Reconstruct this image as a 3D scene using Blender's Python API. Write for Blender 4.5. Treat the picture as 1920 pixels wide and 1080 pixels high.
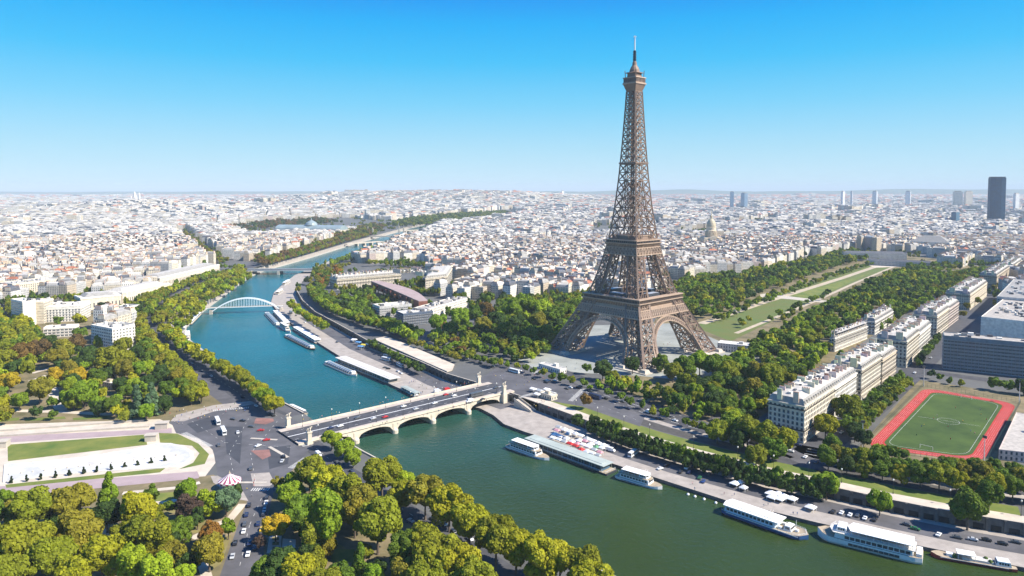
import bpy, bmesh, math, random
import numpy as np
from mathutils import Vector, Matrix
from mathutils.geometry import tessellate_polygon
R = math.radians
rnd = random.Random(7)
sc = bpy.context.scene
for o in list(bpy.data.objects): bpy.data.objects.remove(o)
COL = sc.collection

# ------------------------------------------------------------------ camera, sky, sun, exposure
CAM = np.array([-125.0, -721.0, 168.7]); FPX = 1312.0; PITCH = 0.052; SHY = -117.4
cam = bpy.data.objects.new('camera', bpy.data.cameras.new('camera')); COL.objects.link(cam)
cam.location = CAM; cam.rotation_euler = (R(90) - PITCH, 0, 0)
cam.data.sensor_width = 36; cam.data.lens = 36 * FPX / 1920
cam.data.shift_y = SHY / 1920
cam.data.clip_start = 1; cam.data.clip_end = 120000
sc.camera = cam
SUN_AZ = math.atan2(-0.28, 0.95)      # direction towards the sun, in the ground plane, from +X
SUN_EL = R(43)
world = bpy.data.worlds.new("World"); sc.world = world; world.use_nodes = True
wn = world.node_tree.nodes; wl = world.node_tree.links
bg = wn['Background']
sky = wn.new('ShaderNodeTexSky'); sky.sky_type = 'NISHITA'; sky.sun_disc = False
sky.sun_elevation = SUN_EL; sky.sun_rotation = math.pi / 2 - SUN_AZ
sky.altitude = 200; sky.air_density = 1.0; sky.dust_density = 0.3; sky.ozone_density = 3.0
hs = wn.new('ShaderNodeHueSaturation'); hs.inputs['Saturation'].default_value = 1.1
wl.new(sky.outputs[0], hs.inputs['Color'])
# the clear air of that day: the sky deepens evenly from a pale blue horizon to azure overhead
wt = wn.new('ShaderNodeTexCoord'); wx = wn.new('ShaderNodeSeparateXYZ'); wl.new(wt.outputs['Generated'], wx.inputs[0])
cr = wn.new('ShaderNodeValToRGB'); wl.new(wx.outputs['Z'], cr.inputs[0]); e = cr.color_ramp.elements
SKYK = 3.75
for k, (p_, c_) in enumerate(((0.0, (.56, .79, .94)), (.056, (.38, .71, .91)), (.117, (.17, .62, .93)), (.175, (.035, .52, .93)), (.226, (.000, .43, .93)), (.262, (.000, .31, .90)), (.6, (.002, .16, .66)))):
    el = e[k] if k < 2 else e.new(p_)
    el.position = p_; el.color = (*c_, 1)
sm_ = wn.new('ShaderNodeVectorMath'); sm_.operation = 'SCALE'; sm_.inputs['Scale'].default_value = SKYK; wl.new(cr.outputs[0], sm_.inputs[0])
wm = wn.new('ShaderNodeMix'); wm.data_type = 'RGBA'; wm.inputs[0].default_value = .95; wl.new(hs.outputs[0], wm.inputs[6]); wl.new(sm_.outputs[0], wm.inputs[7]); wl.new(wm.outputs[2], bg.inputs[0])
bg.inputs[1].default_value = 0.14
sun = bpy.data.objects.new('sun', bpy.data.lights.new('sun', 'SUN')); COL.objects.link(sun)
sun.data.energy = 4.9; sun.data.angle = R(0.5); sun.data.color = (1.0, 0.93, 0.82)
sd = Vector((math.cos(SUN_AZ) * math.cos(SUN_EL), math.sin(SUN_AZ) * math.cos(SUN_EL), math.sin(SUN_EL)))
sun.rotation_euler = sd.to_track_quat('Z', 'Y').to_euler()
sc.view_settings.view_transform = 'Standard'; sc.view_settings.look = 'None'
sc.view_settings.exposure = 0.95; sc.view_settings.gamma = 1
sc.cycles.use_denoising = True
sc.cycles.volume_bounces = 0; sc.cycles.max_bounces = 6; sc.cycles.diffuse_bounces = 2
sc.cycles.glossy_bounces = 2; sc.cycles.transmission_bounces = 2; sc.cycles.caustics_reflective = False

# ------------------------------------------------------------------ helpers
def at(x, y, z=0.0):
    """pixel of the photograph on the horizontal plane of height z -> point of the place"""
    a = (x - 960) / FPX; b = -(y - 540 - SHY) / FPX
    cP, sP = math.cos(PITCH), math.sin(PITCH)
    d = (a, cP + b * sP, b * cP - sP); t = (z - CAM[2]) / d[2]
    return Vector((CAM[0] + d[0] * t, CAM[1] + d[1] * t, z))
def proj(p):
    d = (p[0] - CAM[0], p[1] - CAM[1], p[2] - CAM[2]); cP, sP = math.cos(PITCH), math.sin(PITCH)
    dep = d[1] * cP - d[2] * sP; up = d[2] * cP + d[1] * sP
    return 960 + FPX * d[0] / dep, 540 + SHY - FPX * up / dep
def ats(pts, z=0.0): return [at(x, y, z) for x, y in pts]

MATS = {}
def pm(name, c, rough=.8, var=.15, scale=.15, metal=0.0, bump=0.0, spec=.4, c2=None, objcol=False):
    """procedural paint / stone / leaf: base colour broken up by two octaves of noise"""
    if name in MATS: return MATS[name]
    m = bpy.data.materials.new(name); m.use_nodes = True; MATS[name] = m
    n = m.node_tree.nodes; l = m.node_tree.links; b = n['Principled BSDF']
    tc = n.new('ShaderNodeTexCoord'); nz = n.new('ShaderNodeTexNoise')
    nz.inputs['Scale'].default_value = scale; nz.inputs['Detail'].default_value = 6; nz.inputs['Roughness'].default_value = .65
    l.new(tc.outputs['Object'], nz.inputs['Vector'])
    mx = n.new('ShaderNodeMix'); mx.data_type = 'RGBA'
    rp = n.new('ShaderNodeMapRange'); rp.inputs[1].default_value = .3; rp.inputs[2].default_value = .7
    l.new(nz.outputs['Fac'], rp.inputs[0]); l.new(rp.outputs[0], mx.inputs[0])
    if objcol:
        oi = n.new('ShaderNodeObjectInfo')
        lo = n.new('ShaderNodeMix'); lo.data_type = 'RGBA'; lo.blend_type = 'MULTIPLY'; lo.inputs[0].default_value = 1
        l.new(oi.outputs['Color'], lo.inputs[6]); lo.inputs[7].default_value = (1 - var, 1 - var, 1 - var, 1)
        hi = n.new('ShaderNodeMix'); hi.data_type = 'RGBA'; hi.blend_type = 'MULTIPLY'; hi.inputs[0].default_value = 1
        hi.clamp_result = False
        l.new(oi.outputs['Color'], hi.inputs[6]); hi.inputs[7].default_value = (1 + var, 1 + var, 1 + var * .5, 1)
        l.new(lo.outputs[2], mx.inputs[6]); l.new(hi.outputs[2], mx.inputs[7])
    else:
        c2 = c2 or tuple(min(1, v * (1 + var)) for v in c)
        c1 = tuple(v * (1 - var) for v in c) if c2 is None or True else c
        mx.inputs[6].default_value = (*c1, 1); mx.inputs[7].default_value = (*c2, 1)
    l.new(mx.outputs[2], b.inputs['Base Color'])
    b.inputs['Roughness'].default_value = rough; b.inputs['Metallic'].default_value = metal
    b.inputs['Specular IOR Level'].default_value = spec
    if bump:
        bp = n.new('ShaderNodeBump'); bp.inputs['Distance'].default_value = bump
        l.new(nz.outputs['Fac'], bp.inputs['Height']); l.new(bp.outputs[0], b.inputs['Normal'])
    return m

class MB:
    def __init__(s): s.v = []; s.f = []; s.m = []; s.uv = None
    def face(s, pts, mi=0):
        i = len(s.v); s.v.extend([tuple(p) for p in pts]); s.f.append(tuple(range(i, i + len(pts)))); s.m.append(mi)
    def box(s, c, d, rz=0.0, mi=0, top=None, bottom=True):
        """c = centre of the base, d = sizes"""
        cx, cy, z = c; hx, hy = d[0] / 2, d[1] / 2; co, si = math.cos(rz), math.sin(rz)
        i = len(s.v)
        for zz in (z, z + d[2]):
            for a, b in ((-hx, -hy), (hx, -hy), (hx, hy), (-hx, hy)):
                s.v.append((cx + a * co - b * si, cy + a * si + b * co, zz))
        s.f += [(i, i + 1, i + 5, i + 4), (i + 1, i + 2, i + 6, i + 5), (i + 2, i + 3, i + 7, i + 6), (i + 3, i, i + 4, i + 7), (i + 4, i + 5, i + 6, i + 7)]
        s.m += [mi] * 4 + [mi if top is None else top]
        if bottom: s.f.append((i + 3, i + 2, i + 1, i)); s.m.append(mi)
    def frustum(s, c, d0, d1, h, rz=0.0, mi=0, top=None, off=(0, 0)):
        cx, cy, z = c; co, si = math.cos(rz), math.sin(rz); i = len(s.v)
        for d, zz, o in ((d0, z, (0, 0)), (d1, z + h, off)):
            hx, hy = d[0] / 2, d[1] / 2
            for a, b in ((-hx, -hy), (hx, -hy), (hx, hy), (-hx, hy)):
                a += o[0]; b += o[1]; s.v.append((cx + a * co - b * si, cy + a * si + b * co, zz))
        s.f += [(i, i + 1, i + 5, i + 4), (i + 1, i + 2, i + 6, i + 5), (i + 2, i + 3, i + 7, i + 6), (i + 3, i, i + 4, i + 7), (i + 4, i + 5, i + 6, i + 7), (i + 3, i + 2, i + 1, i)]
        s.m += [mi] * 4 + [mi if top is None else top, mi]
    def beam(s, p, q, w, mi=0, h=None, cap=False):
        p = Vector(p); q = Vector(q); d = q - p
        if d.length < 1e-6: return
        d.normalize(); u = d.cross(Vector((0, 0, 1)))
        if u.length < 1e-3: u = Vector((1, 0, 0))
        u.normalize(); v = u.cross(d); u = u * (w / 2); v = v * ((h or w) / 2); i = len(s.v)
        for e in (p, q):
            for a, b in ((-1, -1), (1, -1), (1, 1), (-1, 1)): s.v.append(tuple(e + u * a + v * b))
        s.f += [(i, i + 1, i + 5, i + 4), (i + 1, i + 2, i + 6, i + 5), (i + 2, i + 3, i + 7, i + 6), (i + 3, i, i + 4, i + 7)]; s.m += [mi] * 4
        if cap: s.f += [(i + 3, i + 2, i + 1, i), (i + 4, i + 5, i + 6, i + 7)]; s.m += [mi] * 2
    def lathe(s, prof, n=12, c=(0, 0), mi=0, sx=1, sy=1):
        i0 = len(s.v)
        for r, z in prof:
            for k in range(n):
                a = 2 * math.pi * k / n; s.v.append((c[0] + r * math.cos(a) * sx, c[1] + r * math.sin(a) * sy, z))
        for j in range(len(prof) - 1):
            for k in range(n):
                a = i0 + j * n + k; b = i0 + j * n + (k + 1) % n; s.f.append((a, b, b + n, a + n)); s.m.append(mi)
        if prof[-1][0] > 1e-3: s.f.append(tuple(i0 + (len(prof) - 1) * n + k for k in range(n))); s.m.append(mi)
        if prof[0][0] > 1e-3: s.f.append(tuple(i0 + k for k in reversed(range(n)))); s.m.append(mi)
    def prism(s, poly, z0, z1, mi=0, top=None, cap_bottom=False):
        poly = [(p[0], p[1]) for p in poly]
        ar = sum(poly[k][0] * poly[(k + 1) % len(poly)][1] - poly[(k + 1) % len(poly)][0] * poly[k][1] for k in range(len(poly)))
        if ar < 0: poly = poly[::-1]
        n = len(poly); i = len(s.v)
        s.v += [(x, y, z0) for x, y in poly] + [(x, y, z1) for x, y in poly]
        for k in range(n): s.f.append((i + k, i + (k + 1) % n, i + n + (k + 1) % n, i + n + k)); s.m.append(mi)
        t = tessellate_polygon([[Vector((x, y, 0)) for x, y in poly]])
        for a, b, c in t:
            pa, pb, pc = poly[a], poly[b], poly[c]
            if (pb[0] - pa[0]) * (pc[1] - pa[1]) - (pb[1] - pa[1]) * (pc[0] - pa[0]) < 0: b, c = c, b
            s.f.append((i + n + a, i + n + b, i + n + c)); s.m.append(mi if top is None else top)
            if cap_bottom: s.f.append((i + a, i + c, i + b)); s.m.append(mi)
    def build(s, name, mats, parent=None, loc=None, smooth=False):
        me = bpy.data.meshes.new(name); me.from_pydata([tuple(v) for v in s.v], [], s.f)
        if not isinstance(mats, (list, tuple)): mats = [mats]
        for m in mats: me.materials.append(m)
        me.polygons.foreach_set('material_index', s.m)
        if smooth: me.polygons.foreach_set('use_smooth', [True] * len(s.f))
        me.update()
        o = bpy.data.objects.new(name, me); COL.objects.link(o)
        if parent: o.parent = parent
        if loc is not None: o.location = loc
        return o
ONES = ['', 'first', 'second', 'third', 'fourth', 'fifth', 'sixth', 'seventh', 'eighth', 'ninth', 'tenth', 'eleventh', 'twelfth', 'thirteenth', 'fourteenth', 'fifteenth', 'sixteenth', 'seventeenth', 'eighteenth', 'nineteenth']
TENS = {2: 'twent', 3: 'thirt', 4: 'fort', 5: 'fift', 6: 'sixt', 7: 'sevent', 8: 'eight', 9: 'ninet'}
def nth(k):
    if k < 20: return ONES[k]
    if k >= 100: return 'hundred-and-' + nth(k - 100) if k > 100 else 'hundredth'
    return TENS[k // 10] + ('ieth' if k % 10 == 0 else 'y-' + ONES[k % 10])
def tag(o, label, cat, group=None, kind=None):
    o['label'] = label; o['category'] = cat
    if group: o['group'] = group
    if kind: o['kind'] = kind
    return o
def thing(name, label, cat, loc=(0, 0, 0), rz=0.0, group=None):
    o = bpy.data.objects.new(name, None); COL.objects.link(o); o.location = loc; o.rotation_euler = (0, 0, rz)
    o.empty_display_size = 1
    return tag(o, label, cat, group)
def dup(root, loc, rz=0.0, scale=None, label=None, group=None):
    def cp(o, par):
        c = o.copy(); COL.objects.link(c)
        if par: c.parent = par
        for ch in o.children: cp(ch, c)
        return c
    r = cp(root, None); r.location = loc; r.rotation_euler = (0, 0, rz)
    if scale is not None: r.scale = scale if hasattr(scale, '__len__') else (scale,) * 3
    if label: r['label'] = label
    if group: r['group'] = group
    return r
def struct(name, mb, mats, smooth=False):
    o = mb.build(name, mats, smooth=smooth); o['kind'] = 'structure'; return o
def sheet(name, poly, z, mat, kind='structure'):
    pts = [Vector((p[0], p[1], z)) for p in poly]
    me = bpy.data.meshes.new(name); t = tessellate_polygon([pts]); fs = []
    for a, b, c in t:
        n = (pts[b] - pts[a]).cross(pts[c] - pts[a]); fs.append((a, b, c) if n.z > 0 else (a, c, b))
    me.from_pydata([tuple(p) for p in pts], [], fs); me.materials.append(mat); me.update()
    o = bpy.data.objects.new(name, me); COL.objects.link(o); o['kind'] = kind; return o
def lerp(a, b, t): return a + (b - a) * t
def interp(tab, z): return float(np.interp(z, [t[0] for t in tab], [t[1] for t in tab]))
def offset_line(pts, d):
    """offset an open polyline to its left by d"""
    out = []
    for i, p in enumerate(pts):
        a = pts[max(0, i - 1)]; b = pts[min(len(pts) - 1, i + 1)]
        t = Vector((b[0] - a[0], b[1] - a[1])); t.normalize()
        out.append(Vector((p[0] - t.y * d, p[1] + t.x * d, p[2] if len(p) > 2 else 0)))
    return out
def ribbon(pts, w):
    return offset_line(pts, w / 2) + offset_line(pts, -w / 2)[::-1]
def resample(pts, step):
    out = []; 
    for a, b in zip(pts[:-1], pts[1:]):
        L = (b - a).length; n = max(1, int(round(L / step)))
        for k in range(n): out.append(a.lerp(b, k / n))
    out.append(pts[-1]); return out

# ------------------------------------------------------------------ ground, river, quays
WZ, QZ = -8.0, -6.0
M_CITY = pm('city_ground', (.105, .105, .10), .9, .25, .02)
M_ASPH = pm('asphalt', (.062, .062, .068), .85, .3, .12)
M_ASPH2 = pm('worn_asphalt', (.095, .092, .097), .85, .35, .05)
M_PINK = pm('pink_paving', (.34, .26, .26), .85, .12, .1)
M_PALE = pm('pale_gravel', (.52, .45, .36), .9, .2, .09)
M_STONE = pm('pale_stone', (.46, .41, .34), .85, .15, .25)
M_QUAY = pm('quay_paving', (.34, .30, .26), .9, .2, .15)
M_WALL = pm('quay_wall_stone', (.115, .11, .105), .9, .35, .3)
M_LAWN = pm('lawn', (.095, .17, .02), .95, .28, .06, c2=(.20, .20, .04))
M_DRY = pm('dry_grass', (.20, .17, .06), .95, .25, .08)
M_WHITE = pm('white_paint', (.78, .77, .74), .5, .05, .3)
M_SOIL = pm('park_soil', (.13, .125, .05), .95, .4, .05, c2=(.26, .20, .11))

rb_w = [at(1330, 1190, WZ), at(1150, 1103, WZ)] + ats([(1070, 1066), (960, 1010), (880, 968), (800, 926), (740, 893), (690, 866), (650, 842), (610, 815), (580, 793), (530, 766), (480, 724), (420, 685), (370, 650), (348, 632), (350, 615), (372, 592), (388, 580), (410, 563), (440, 541), (470, 519), (500, 507), (540, 496), (580, 484.5), (617, 473), (655, 461), (690, 451), (740, 437), (775, 427), (800, 421)], WZ)
lb_w = [at(2300, 1160, WZ)] + ats([(1920, 1072), (1740, 1034), (1530, 986), (1360, 944), (1240, 905), (1140, 872), (1040, 832), (985, 815), (945, 800), (925, 783), (900, 770), (850, 760), (780, 746), (735, 726), (660, 686), (600, 648), (560, 620), (525, 592), (508, 570), (514, 550), (532, 534), (552, 518), (575, 508), (597, 499), (622, 489), (652, 480), (681, 472), (700, 462), (716, 454), (756, 446), (776, 437), (790, 430), (801, 423)], WZ)
lb_u = [at(2300, 1062)] + ats([(1920, 984), (1785, 962), (1672, 940), (1572, 918), (1510, 905), (1440, 890), (1370, 872), (1285, 850), (1200, 825), (1150, 808), (1100, 790), (1060, 775), (1010, 757), (975, 744), (905, 722), (838, 702), (790, 680), (690, 640), (640, 612), (590, 585), (566, 563), (556, 545), (566, 528), (585, 513), (600, 502), (625, 490.5), (655, 481), (684, 472), (704, 461), (720, 453), (758, 445), (779, 436), (793, 429), (801, 421.5)])
rb_u = offset_line(rb_w, 4.0); rb_u = [Vector((p.x, p.y, 0)) for p in rb_u]
# the far bank upstream of the footbridge keeps a broad low quay
for i, p in enumerate(rb_w):
    if i in (13, 14, 15, 16, 17): rb_u[i] = offset_line(rb_w, 16)[i]; rb_u[i].z = 0
    if i > 20: rb_u[i] = offset_line(rb_w, 6)[i]; rb_u[i].z = 0
E_END = (rb_w[-1] + lb_w[-1]) / 2; E_END.z = 0
FAR = 60000.0
def poly_obj(name, pts, z, mat):
    return sheet(name, pts, z, mat)
poly_obj('ground', rb_u + [E_END, Vector((E_END.x, FAR, 0)), Vector((-FAR, FAR, 0)), Vector((-FAR, -3000, 0)), Vector((rb_u[0].x + 60, -3000, 0))], 0, M_CITY)
poly_obj('ground', lb_u + [E_END, Vector((E_END.x, FAR, 0)), Vector((FAR, FAR, 0)), Vector((FAR, -3000, 0)), Vector((lb_u[0].x + 400, -3000, 0))], 0, M_CITY)
def wall_strip(name, pts, z0, z1, th, label, mat, pil=False):
    """a quay wall with its coping along a bank"""
    mb = MB(); a = offset_line(pts, th); n = len(pts)
    for i in range(n - 1):
        p, q, r, s_ = pts[i], pts[i + 1], a[i + 1], a[i]
        mb.face([(p.x, p.y, z0), (q.x, q.y, z0), (q.x, q.y, z1), (p.x, p.y, z1)])
        mb.face([(s_.x, s_.y, z0), (r.x, r.y, z0), (r.x, r.y, z1), (s_.x, s_.y, z1)])
        mb.face([(p.x, p.y, z1), (q.x, q.y, z1), (r.x, r.y, z1), (s_.x, s_.y, z1)], 1)
    if pil:      # buttresses, and flat dark panels painted as the shade of arched recesses
        ln = resample([Vector((p.x, p.y, 0)) for p in pts], 7.5)
        for p, q in zip(ln[:-1], ln[1:]):
            d = (q - p).normalized(); a_ = math.atan2(d.y, d.x); sg = 1 if th < 0 else -1; nv = Vector((-d.y, d.x, 0)) * sg
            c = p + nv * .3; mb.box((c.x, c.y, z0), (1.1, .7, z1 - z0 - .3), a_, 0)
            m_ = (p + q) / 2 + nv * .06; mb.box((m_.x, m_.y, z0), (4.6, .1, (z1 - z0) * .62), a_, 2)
    o = mb.build(name, [mat, M_STONE, pm('recess_shade', (.022, .022, .024), .9, .3, .3)]); tag(o, label, 'wall'); return o
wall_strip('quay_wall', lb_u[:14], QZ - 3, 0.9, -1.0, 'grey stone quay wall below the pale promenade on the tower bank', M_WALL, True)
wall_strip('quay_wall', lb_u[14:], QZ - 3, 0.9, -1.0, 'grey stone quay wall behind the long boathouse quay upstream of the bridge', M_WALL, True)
wall_strip('quay_wall', rb_u[:10], WZ - 2, 0.9, 1.0, 'stone embankment wall under the foreground riverside plane trees', M_STONE)
wall_strip('quay_wall', rb_u[10:], WZ - 2, 0.9, 1.0, 'stone embankment wall along the outer bank of the river bend', M_QUAY)
# low quays
def block(name, poly, z0, z1, mats): 
    mb = MB(); mb.prism(poly, z0, z1, 0, 1); return struct(name, mb, mats)
lbq = [p.copy() for p in lb_w]
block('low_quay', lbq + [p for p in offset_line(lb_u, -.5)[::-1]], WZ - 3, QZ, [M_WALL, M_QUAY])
block('low_quay', [p.copy() for p in rb_w[10:]] + [p for p in offset_line(rb_u, .4)[10:][::-1]], WZ - 3, QZ - .5, [M_STONE, pm('pale_quay_paving', (.40, .37, .33), .9, .15, .1)])
# water
mw = bpy.data.materials.new('river_water'); mw.use_nodes = True; MATS['river_water'] = mw
n = mw.node_tree.nodes; l = mw.node_tree.links; b = n['Principled BSDF']
b.inputs['Specular IOR Level'].default_value = .22; b.inputs['Roughness'].default_value = .16; b.inputs['IOR'].default_value = 1.33
tc = n.new('ShaderNodeTexCoord'); nz = n.new('ShaderNodeTexNoise'); nz.inputs['Scale'].default_value = .012; nz.inputs['Detail'].default_value = 4
l.new(tc.outputs['Object'], nz.inputs['Vector'])
mx = n.new('ShaderNodeMix'); mx.data_type = 'RGBA'; mx.inputs[6].default_value = (.62, .62, .62, 1); mx.inputs[7].default_value = (1.3, 1.3, 1.3, 1)
l.new(nz.outputs['Fac'], mx.inputs[0])
# green water downstream; sky reflection painted into the colour as teal upstream
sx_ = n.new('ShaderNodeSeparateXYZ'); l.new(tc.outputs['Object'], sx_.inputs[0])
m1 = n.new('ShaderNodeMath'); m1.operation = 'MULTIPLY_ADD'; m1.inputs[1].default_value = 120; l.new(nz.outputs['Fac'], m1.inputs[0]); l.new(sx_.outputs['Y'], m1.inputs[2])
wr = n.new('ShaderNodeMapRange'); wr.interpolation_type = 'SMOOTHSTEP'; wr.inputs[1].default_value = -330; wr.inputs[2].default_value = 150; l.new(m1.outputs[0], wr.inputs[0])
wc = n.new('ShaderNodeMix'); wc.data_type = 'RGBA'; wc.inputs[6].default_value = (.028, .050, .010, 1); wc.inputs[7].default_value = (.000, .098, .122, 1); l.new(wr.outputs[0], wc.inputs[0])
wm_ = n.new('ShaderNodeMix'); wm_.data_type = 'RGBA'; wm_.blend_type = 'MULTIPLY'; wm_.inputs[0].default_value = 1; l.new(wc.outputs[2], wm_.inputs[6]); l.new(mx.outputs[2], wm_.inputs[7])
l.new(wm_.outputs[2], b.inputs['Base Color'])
n2 = n.new('ShaderNodeTexNoise'); n2.inputs['Scale'].default_value = .35; n2.inputs['Detail'].default_value = 5
l.new(tc.outputs['Object'], n2.inputs['Vector'])
bp = n.new('ShaderNodeBump'); bp.inputs['Strength'].default_value = .6; bp.inputs['Distance'].default_value = .7
l.new(n2.outputs['Fac'], bp.inputs['Height']); l.new(bp.outputs[0], b.inputs['Normal'])
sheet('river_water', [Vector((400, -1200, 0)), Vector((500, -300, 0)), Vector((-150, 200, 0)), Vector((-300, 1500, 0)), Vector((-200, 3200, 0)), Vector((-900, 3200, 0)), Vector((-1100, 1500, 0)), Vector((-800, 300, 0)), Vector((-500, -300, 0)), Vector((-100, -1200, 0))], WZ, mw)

# ------------------------------------------------------------------ the iron tower
def build_tower():
    M_IR = pm('tower_iron', (.23, .158, .115), .6, .18, .3)
    M_IR2 = pm('tower_iron_pale', (.40, .29, .21), .6, .12, .3)
    M_DK = pm('tower_dark_glazing_shade', (.04, .045, .055), .3, .2, .3)
    WO = [(0, 62.4), (20, 52.2), (40, 42.2), (57.6, 34), (62, 31.8), (80, 26.2), (100, 21.3), (117, 17.6), (149, 13.6), (180, 10.7), (215, 8.4), (250, 6.5), (276, 5.3)]
    WI = [(0, 37.4), (20, 31.5), (40, 24.5), (57.6, 18.6), (62, 17.0), (80, 13.2), (100, 10.0), (117, 7.6), (149, 3.6), (178, 0.0), (300, 0)]
    wo = lambda z: interp(WO, z); wi = lambda z: interp(WI, z)
    T = thing('lattice_tower', 'very tall brown iron lattice tower on four splayed legs joined by arches', 'tower', (0, 0, 0), R(45) - 0.0433)
    def lattice(mb, A0, B0, A1, B1, cols, w, hz=True, dense=False):
        """X bracing on the panel A0-B0 (bottom) to A1-B1 (top)"""
        for c in range(cols):
            a0 = A0.lerp(B0, c / cols); b0 = A0.lerp(B0, (c + 1) / cols); a1 = A1.lerp(B1, c / cols); b1 = A1.lerp(B1, (c + 1) / cols)
            mb.beam(a0, b1, w); mb.beam(b0, a1, w)
            if c: mb.beam(a0, a1, w * 1.1)
            if dense == 2:
                m0 = a0.lerp(b0, .5); m1 = a1.lerp(b1, .5); l_ = a0.lerp(a1, .5); r_ = b0.lerp(b1, .5)
                for p, q in ((m0, l_), (m0, r_), (m1, l_), (m1, r_)): mb.beam(p, q, w * .6)
        if hz: mb.beam(A0, B0, w * 1.3)
    V = Vector
    low = [3, 12, 21, 30, 39, 48, 57]; mid = [57, 68, 79, 89, 98, 105, 111, 117]
    for sx, sy in ((-1, -1), (1, -1), (1, 1), (-1, 1)):
        mb = MB()
        def cor(z):
            o, i = wo(z), wi(z)
            return [V((sx * o, sy * o, z)), V((sx * i, sy * o, z)), V((sx * i, sy * i, z)), V((sx * o, sy * i, z))]
        for lv, wc, wb, cols, dn in ((low, 2.0, .75, 2, 1), (mid, 1.4, .55, 2, 1)):
            for z0, z1 in zip(lv[:-1], lv[1:]):
                a, b_ = cor(z0), cor(z1)
                for k in range(4):
                    mb.beam(a[k], b_[k], wc)
                    lattice(mb, a[k], a[(k + 1) % 4], b_[k], b_[(k + 1) % 4], cols, wb, True, dn)
                # lift track and stairs inside the leg
                ca = sum(a, V()) / 4; cb = sum(b_, V()) / 4
                mb.beam(ca, cb, 2.4 if lv is low else 1.0, 0, 1.0)
        leg = mb.build('pillar', [M_IR], T)
        m2 = MB(); 
        c = cor(0)
        for p in c:
            m2.frustum((p.x, p.y, -.5), (9.5, 9.5), (5.5, 5.5), 3.9, 0, 0)
        m2.box(((c[0].x + c[2].x) / 2, (c[0].y + c[2].y) / 2, -.4), (36, 36, 1.3), 0, 0)
        m2.build('masonry_base', [M_STONE], leg)
    # the four arches and the girders above them
    for k in range(4):
        rot = Matrix.Rotation(k * math.pi / 2, 3, 'Z')
        P = lambda u, z, e=0.0: rot @ V((u, -(wo(z) + e), z))
        mb = MB(); n = 40; ro, ri, zc = 39.5, 35.8, 3.0
        prev = None
        for j in range(n + 1):
            t = math.pi * j / n; ca, sa = math.cos(t), math.sin(t)
            zo, zi = zc + ro * sa * 1.0, zc + ri * sa * .985
            if zi < 5: prev = None; continue
            o_ = P(ro * ca, zo, .25); i_ = P(ri * ca, zi, .25); ii = P(ri * ca, zi, -3.2)
            if prev:
                mb.beam(prev[0], o_, 1.0, 0); mb.beam(prev[1], i_, 1.1, 0); mb.beam(prev[2], ii, .8, 1)
                mb.face([prev[1], i_, ii, prev[2]], 0)
                mb.beam(prev[0], i_, .4, 1); mb.beam(prev[1], o_, .4, 1)
            mb.beam(o_, i_, .5, 0)
            # hangers from the arch to the girder
            if j % 2 == 0 and zo < 43 and abs(ca) < .86:
                mb.beam(o_, P(ro * ca, 44, .25), .45, 1)
            prev = (o_, i_, ii)
        mb.build('arch', [M_IR2, M_IR], T)
    # first platform
    mb = MB()
    for k in range(4):
        rot = Matrix.Rotation(k * math.pi / 2, 3, 'Z')
        P = lambda u, d, z: rot @ V((u, -d, z))
        hb = 38.5
        # lattice girder under the gallery
        N = 26
        for z, w in ((43.6, 1.1), (50.6, 1.0)):
            mb.beam(P(-wo(z), wo(z) + .4, z), P(wo(z), wo(z) + .4, z), w, 1)
        for j in range(N):
            u0 = -1 + 2 * j / N; u1 = -1 + 2 * (j + 1) / N
            a, c = wo(43.6), wo(50.6)
            mb.beam(P(u0 * a, a + .4, 43.6), P(u1 * c, c + .4, 50.6), .5, 1); mb.beam(P(u1 * a, a + .4, 43.6), P(u0 * c, c + .4, 50.6), .5, 1)
            mb.beam(P(u0 * a, a + .4, 43.6), P(u0 * c, c + .4, 50.6), .5, 1)
        mb.face([P(-wo(44), wo(44) - 1.2, 44), P(wo(44), wo(44) - 1.2, 44), P(wo(50), wo(50) - .6, 50.5), P(-wo(50), wo(50) - .6, 50.5)], 0)
        # frieze, corbels, gallery, balustrade
        def band(d0, z0, d1, z1, mi): mb.face([P(-d0, d0, z0), P(d0, d0, z0), P(d1, d1, z1), P(-d1, d1, z1)], mi)
        band(36.0, 50.8, 36.0, 53.0, 1); band(36.0, 50.8, 33.0, 50.8, 0); band(36.0, 53.0, 35.2, 53.0, 1)
        band(34.6, 53.0, 36.2, 56.6, 0)
        for j in range(33):
            u = -34.6 + 69.2 * j / 32
            mb.beam(P(u, 34.9, 53.0), P(u * 1.03, 36.5, 56.6), .55, 1)
        band(36.9, 56.6, 36.9, 57.5, 1); band(34.0, 56.6, 36.9, 56.6, 0); band(36.9, 57.5, 15, 57.5, 0)
        band(35.0, 57.5, 35.0, 60.2, 2)  # gallery wall coloured dark to paint in the shadow band below the rim
        for j in range(40):
            u = -36 + 72 * j / 39; mb.beam(P(u, 36.4, 57.5), P(u, 36.4, 60.6), .35, 0)
        band(36.9, 60.6, 36.9, 61.5, 1); band(36.9, 61.5, 30.5, 61.6, 1); band(36.9, 60.6, 34.0, 60.4, 0)
        band(30.5, 58, 30.5, 61.6, 0)
    fp = mb.build('first_platform', [M_IR, M_IR2, M_DK], T)
    for k in range(4):
        rot = k * math.pi / 2
        m2 = MB(); c, s_ = math.cos(rot), math.sin(rot); d = 23.5
        m2.frustum((-(-d) * s_, -d * c, 57.6), (20, 9), (17, 7.5), 6.2, rot, 0, 1)
        m2.build('pavilion', [M_DK, pm('pavilion_roof', (.35, .36, .4), .4, .1)], fp)
    # second platform
    mb = MB()
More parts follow.
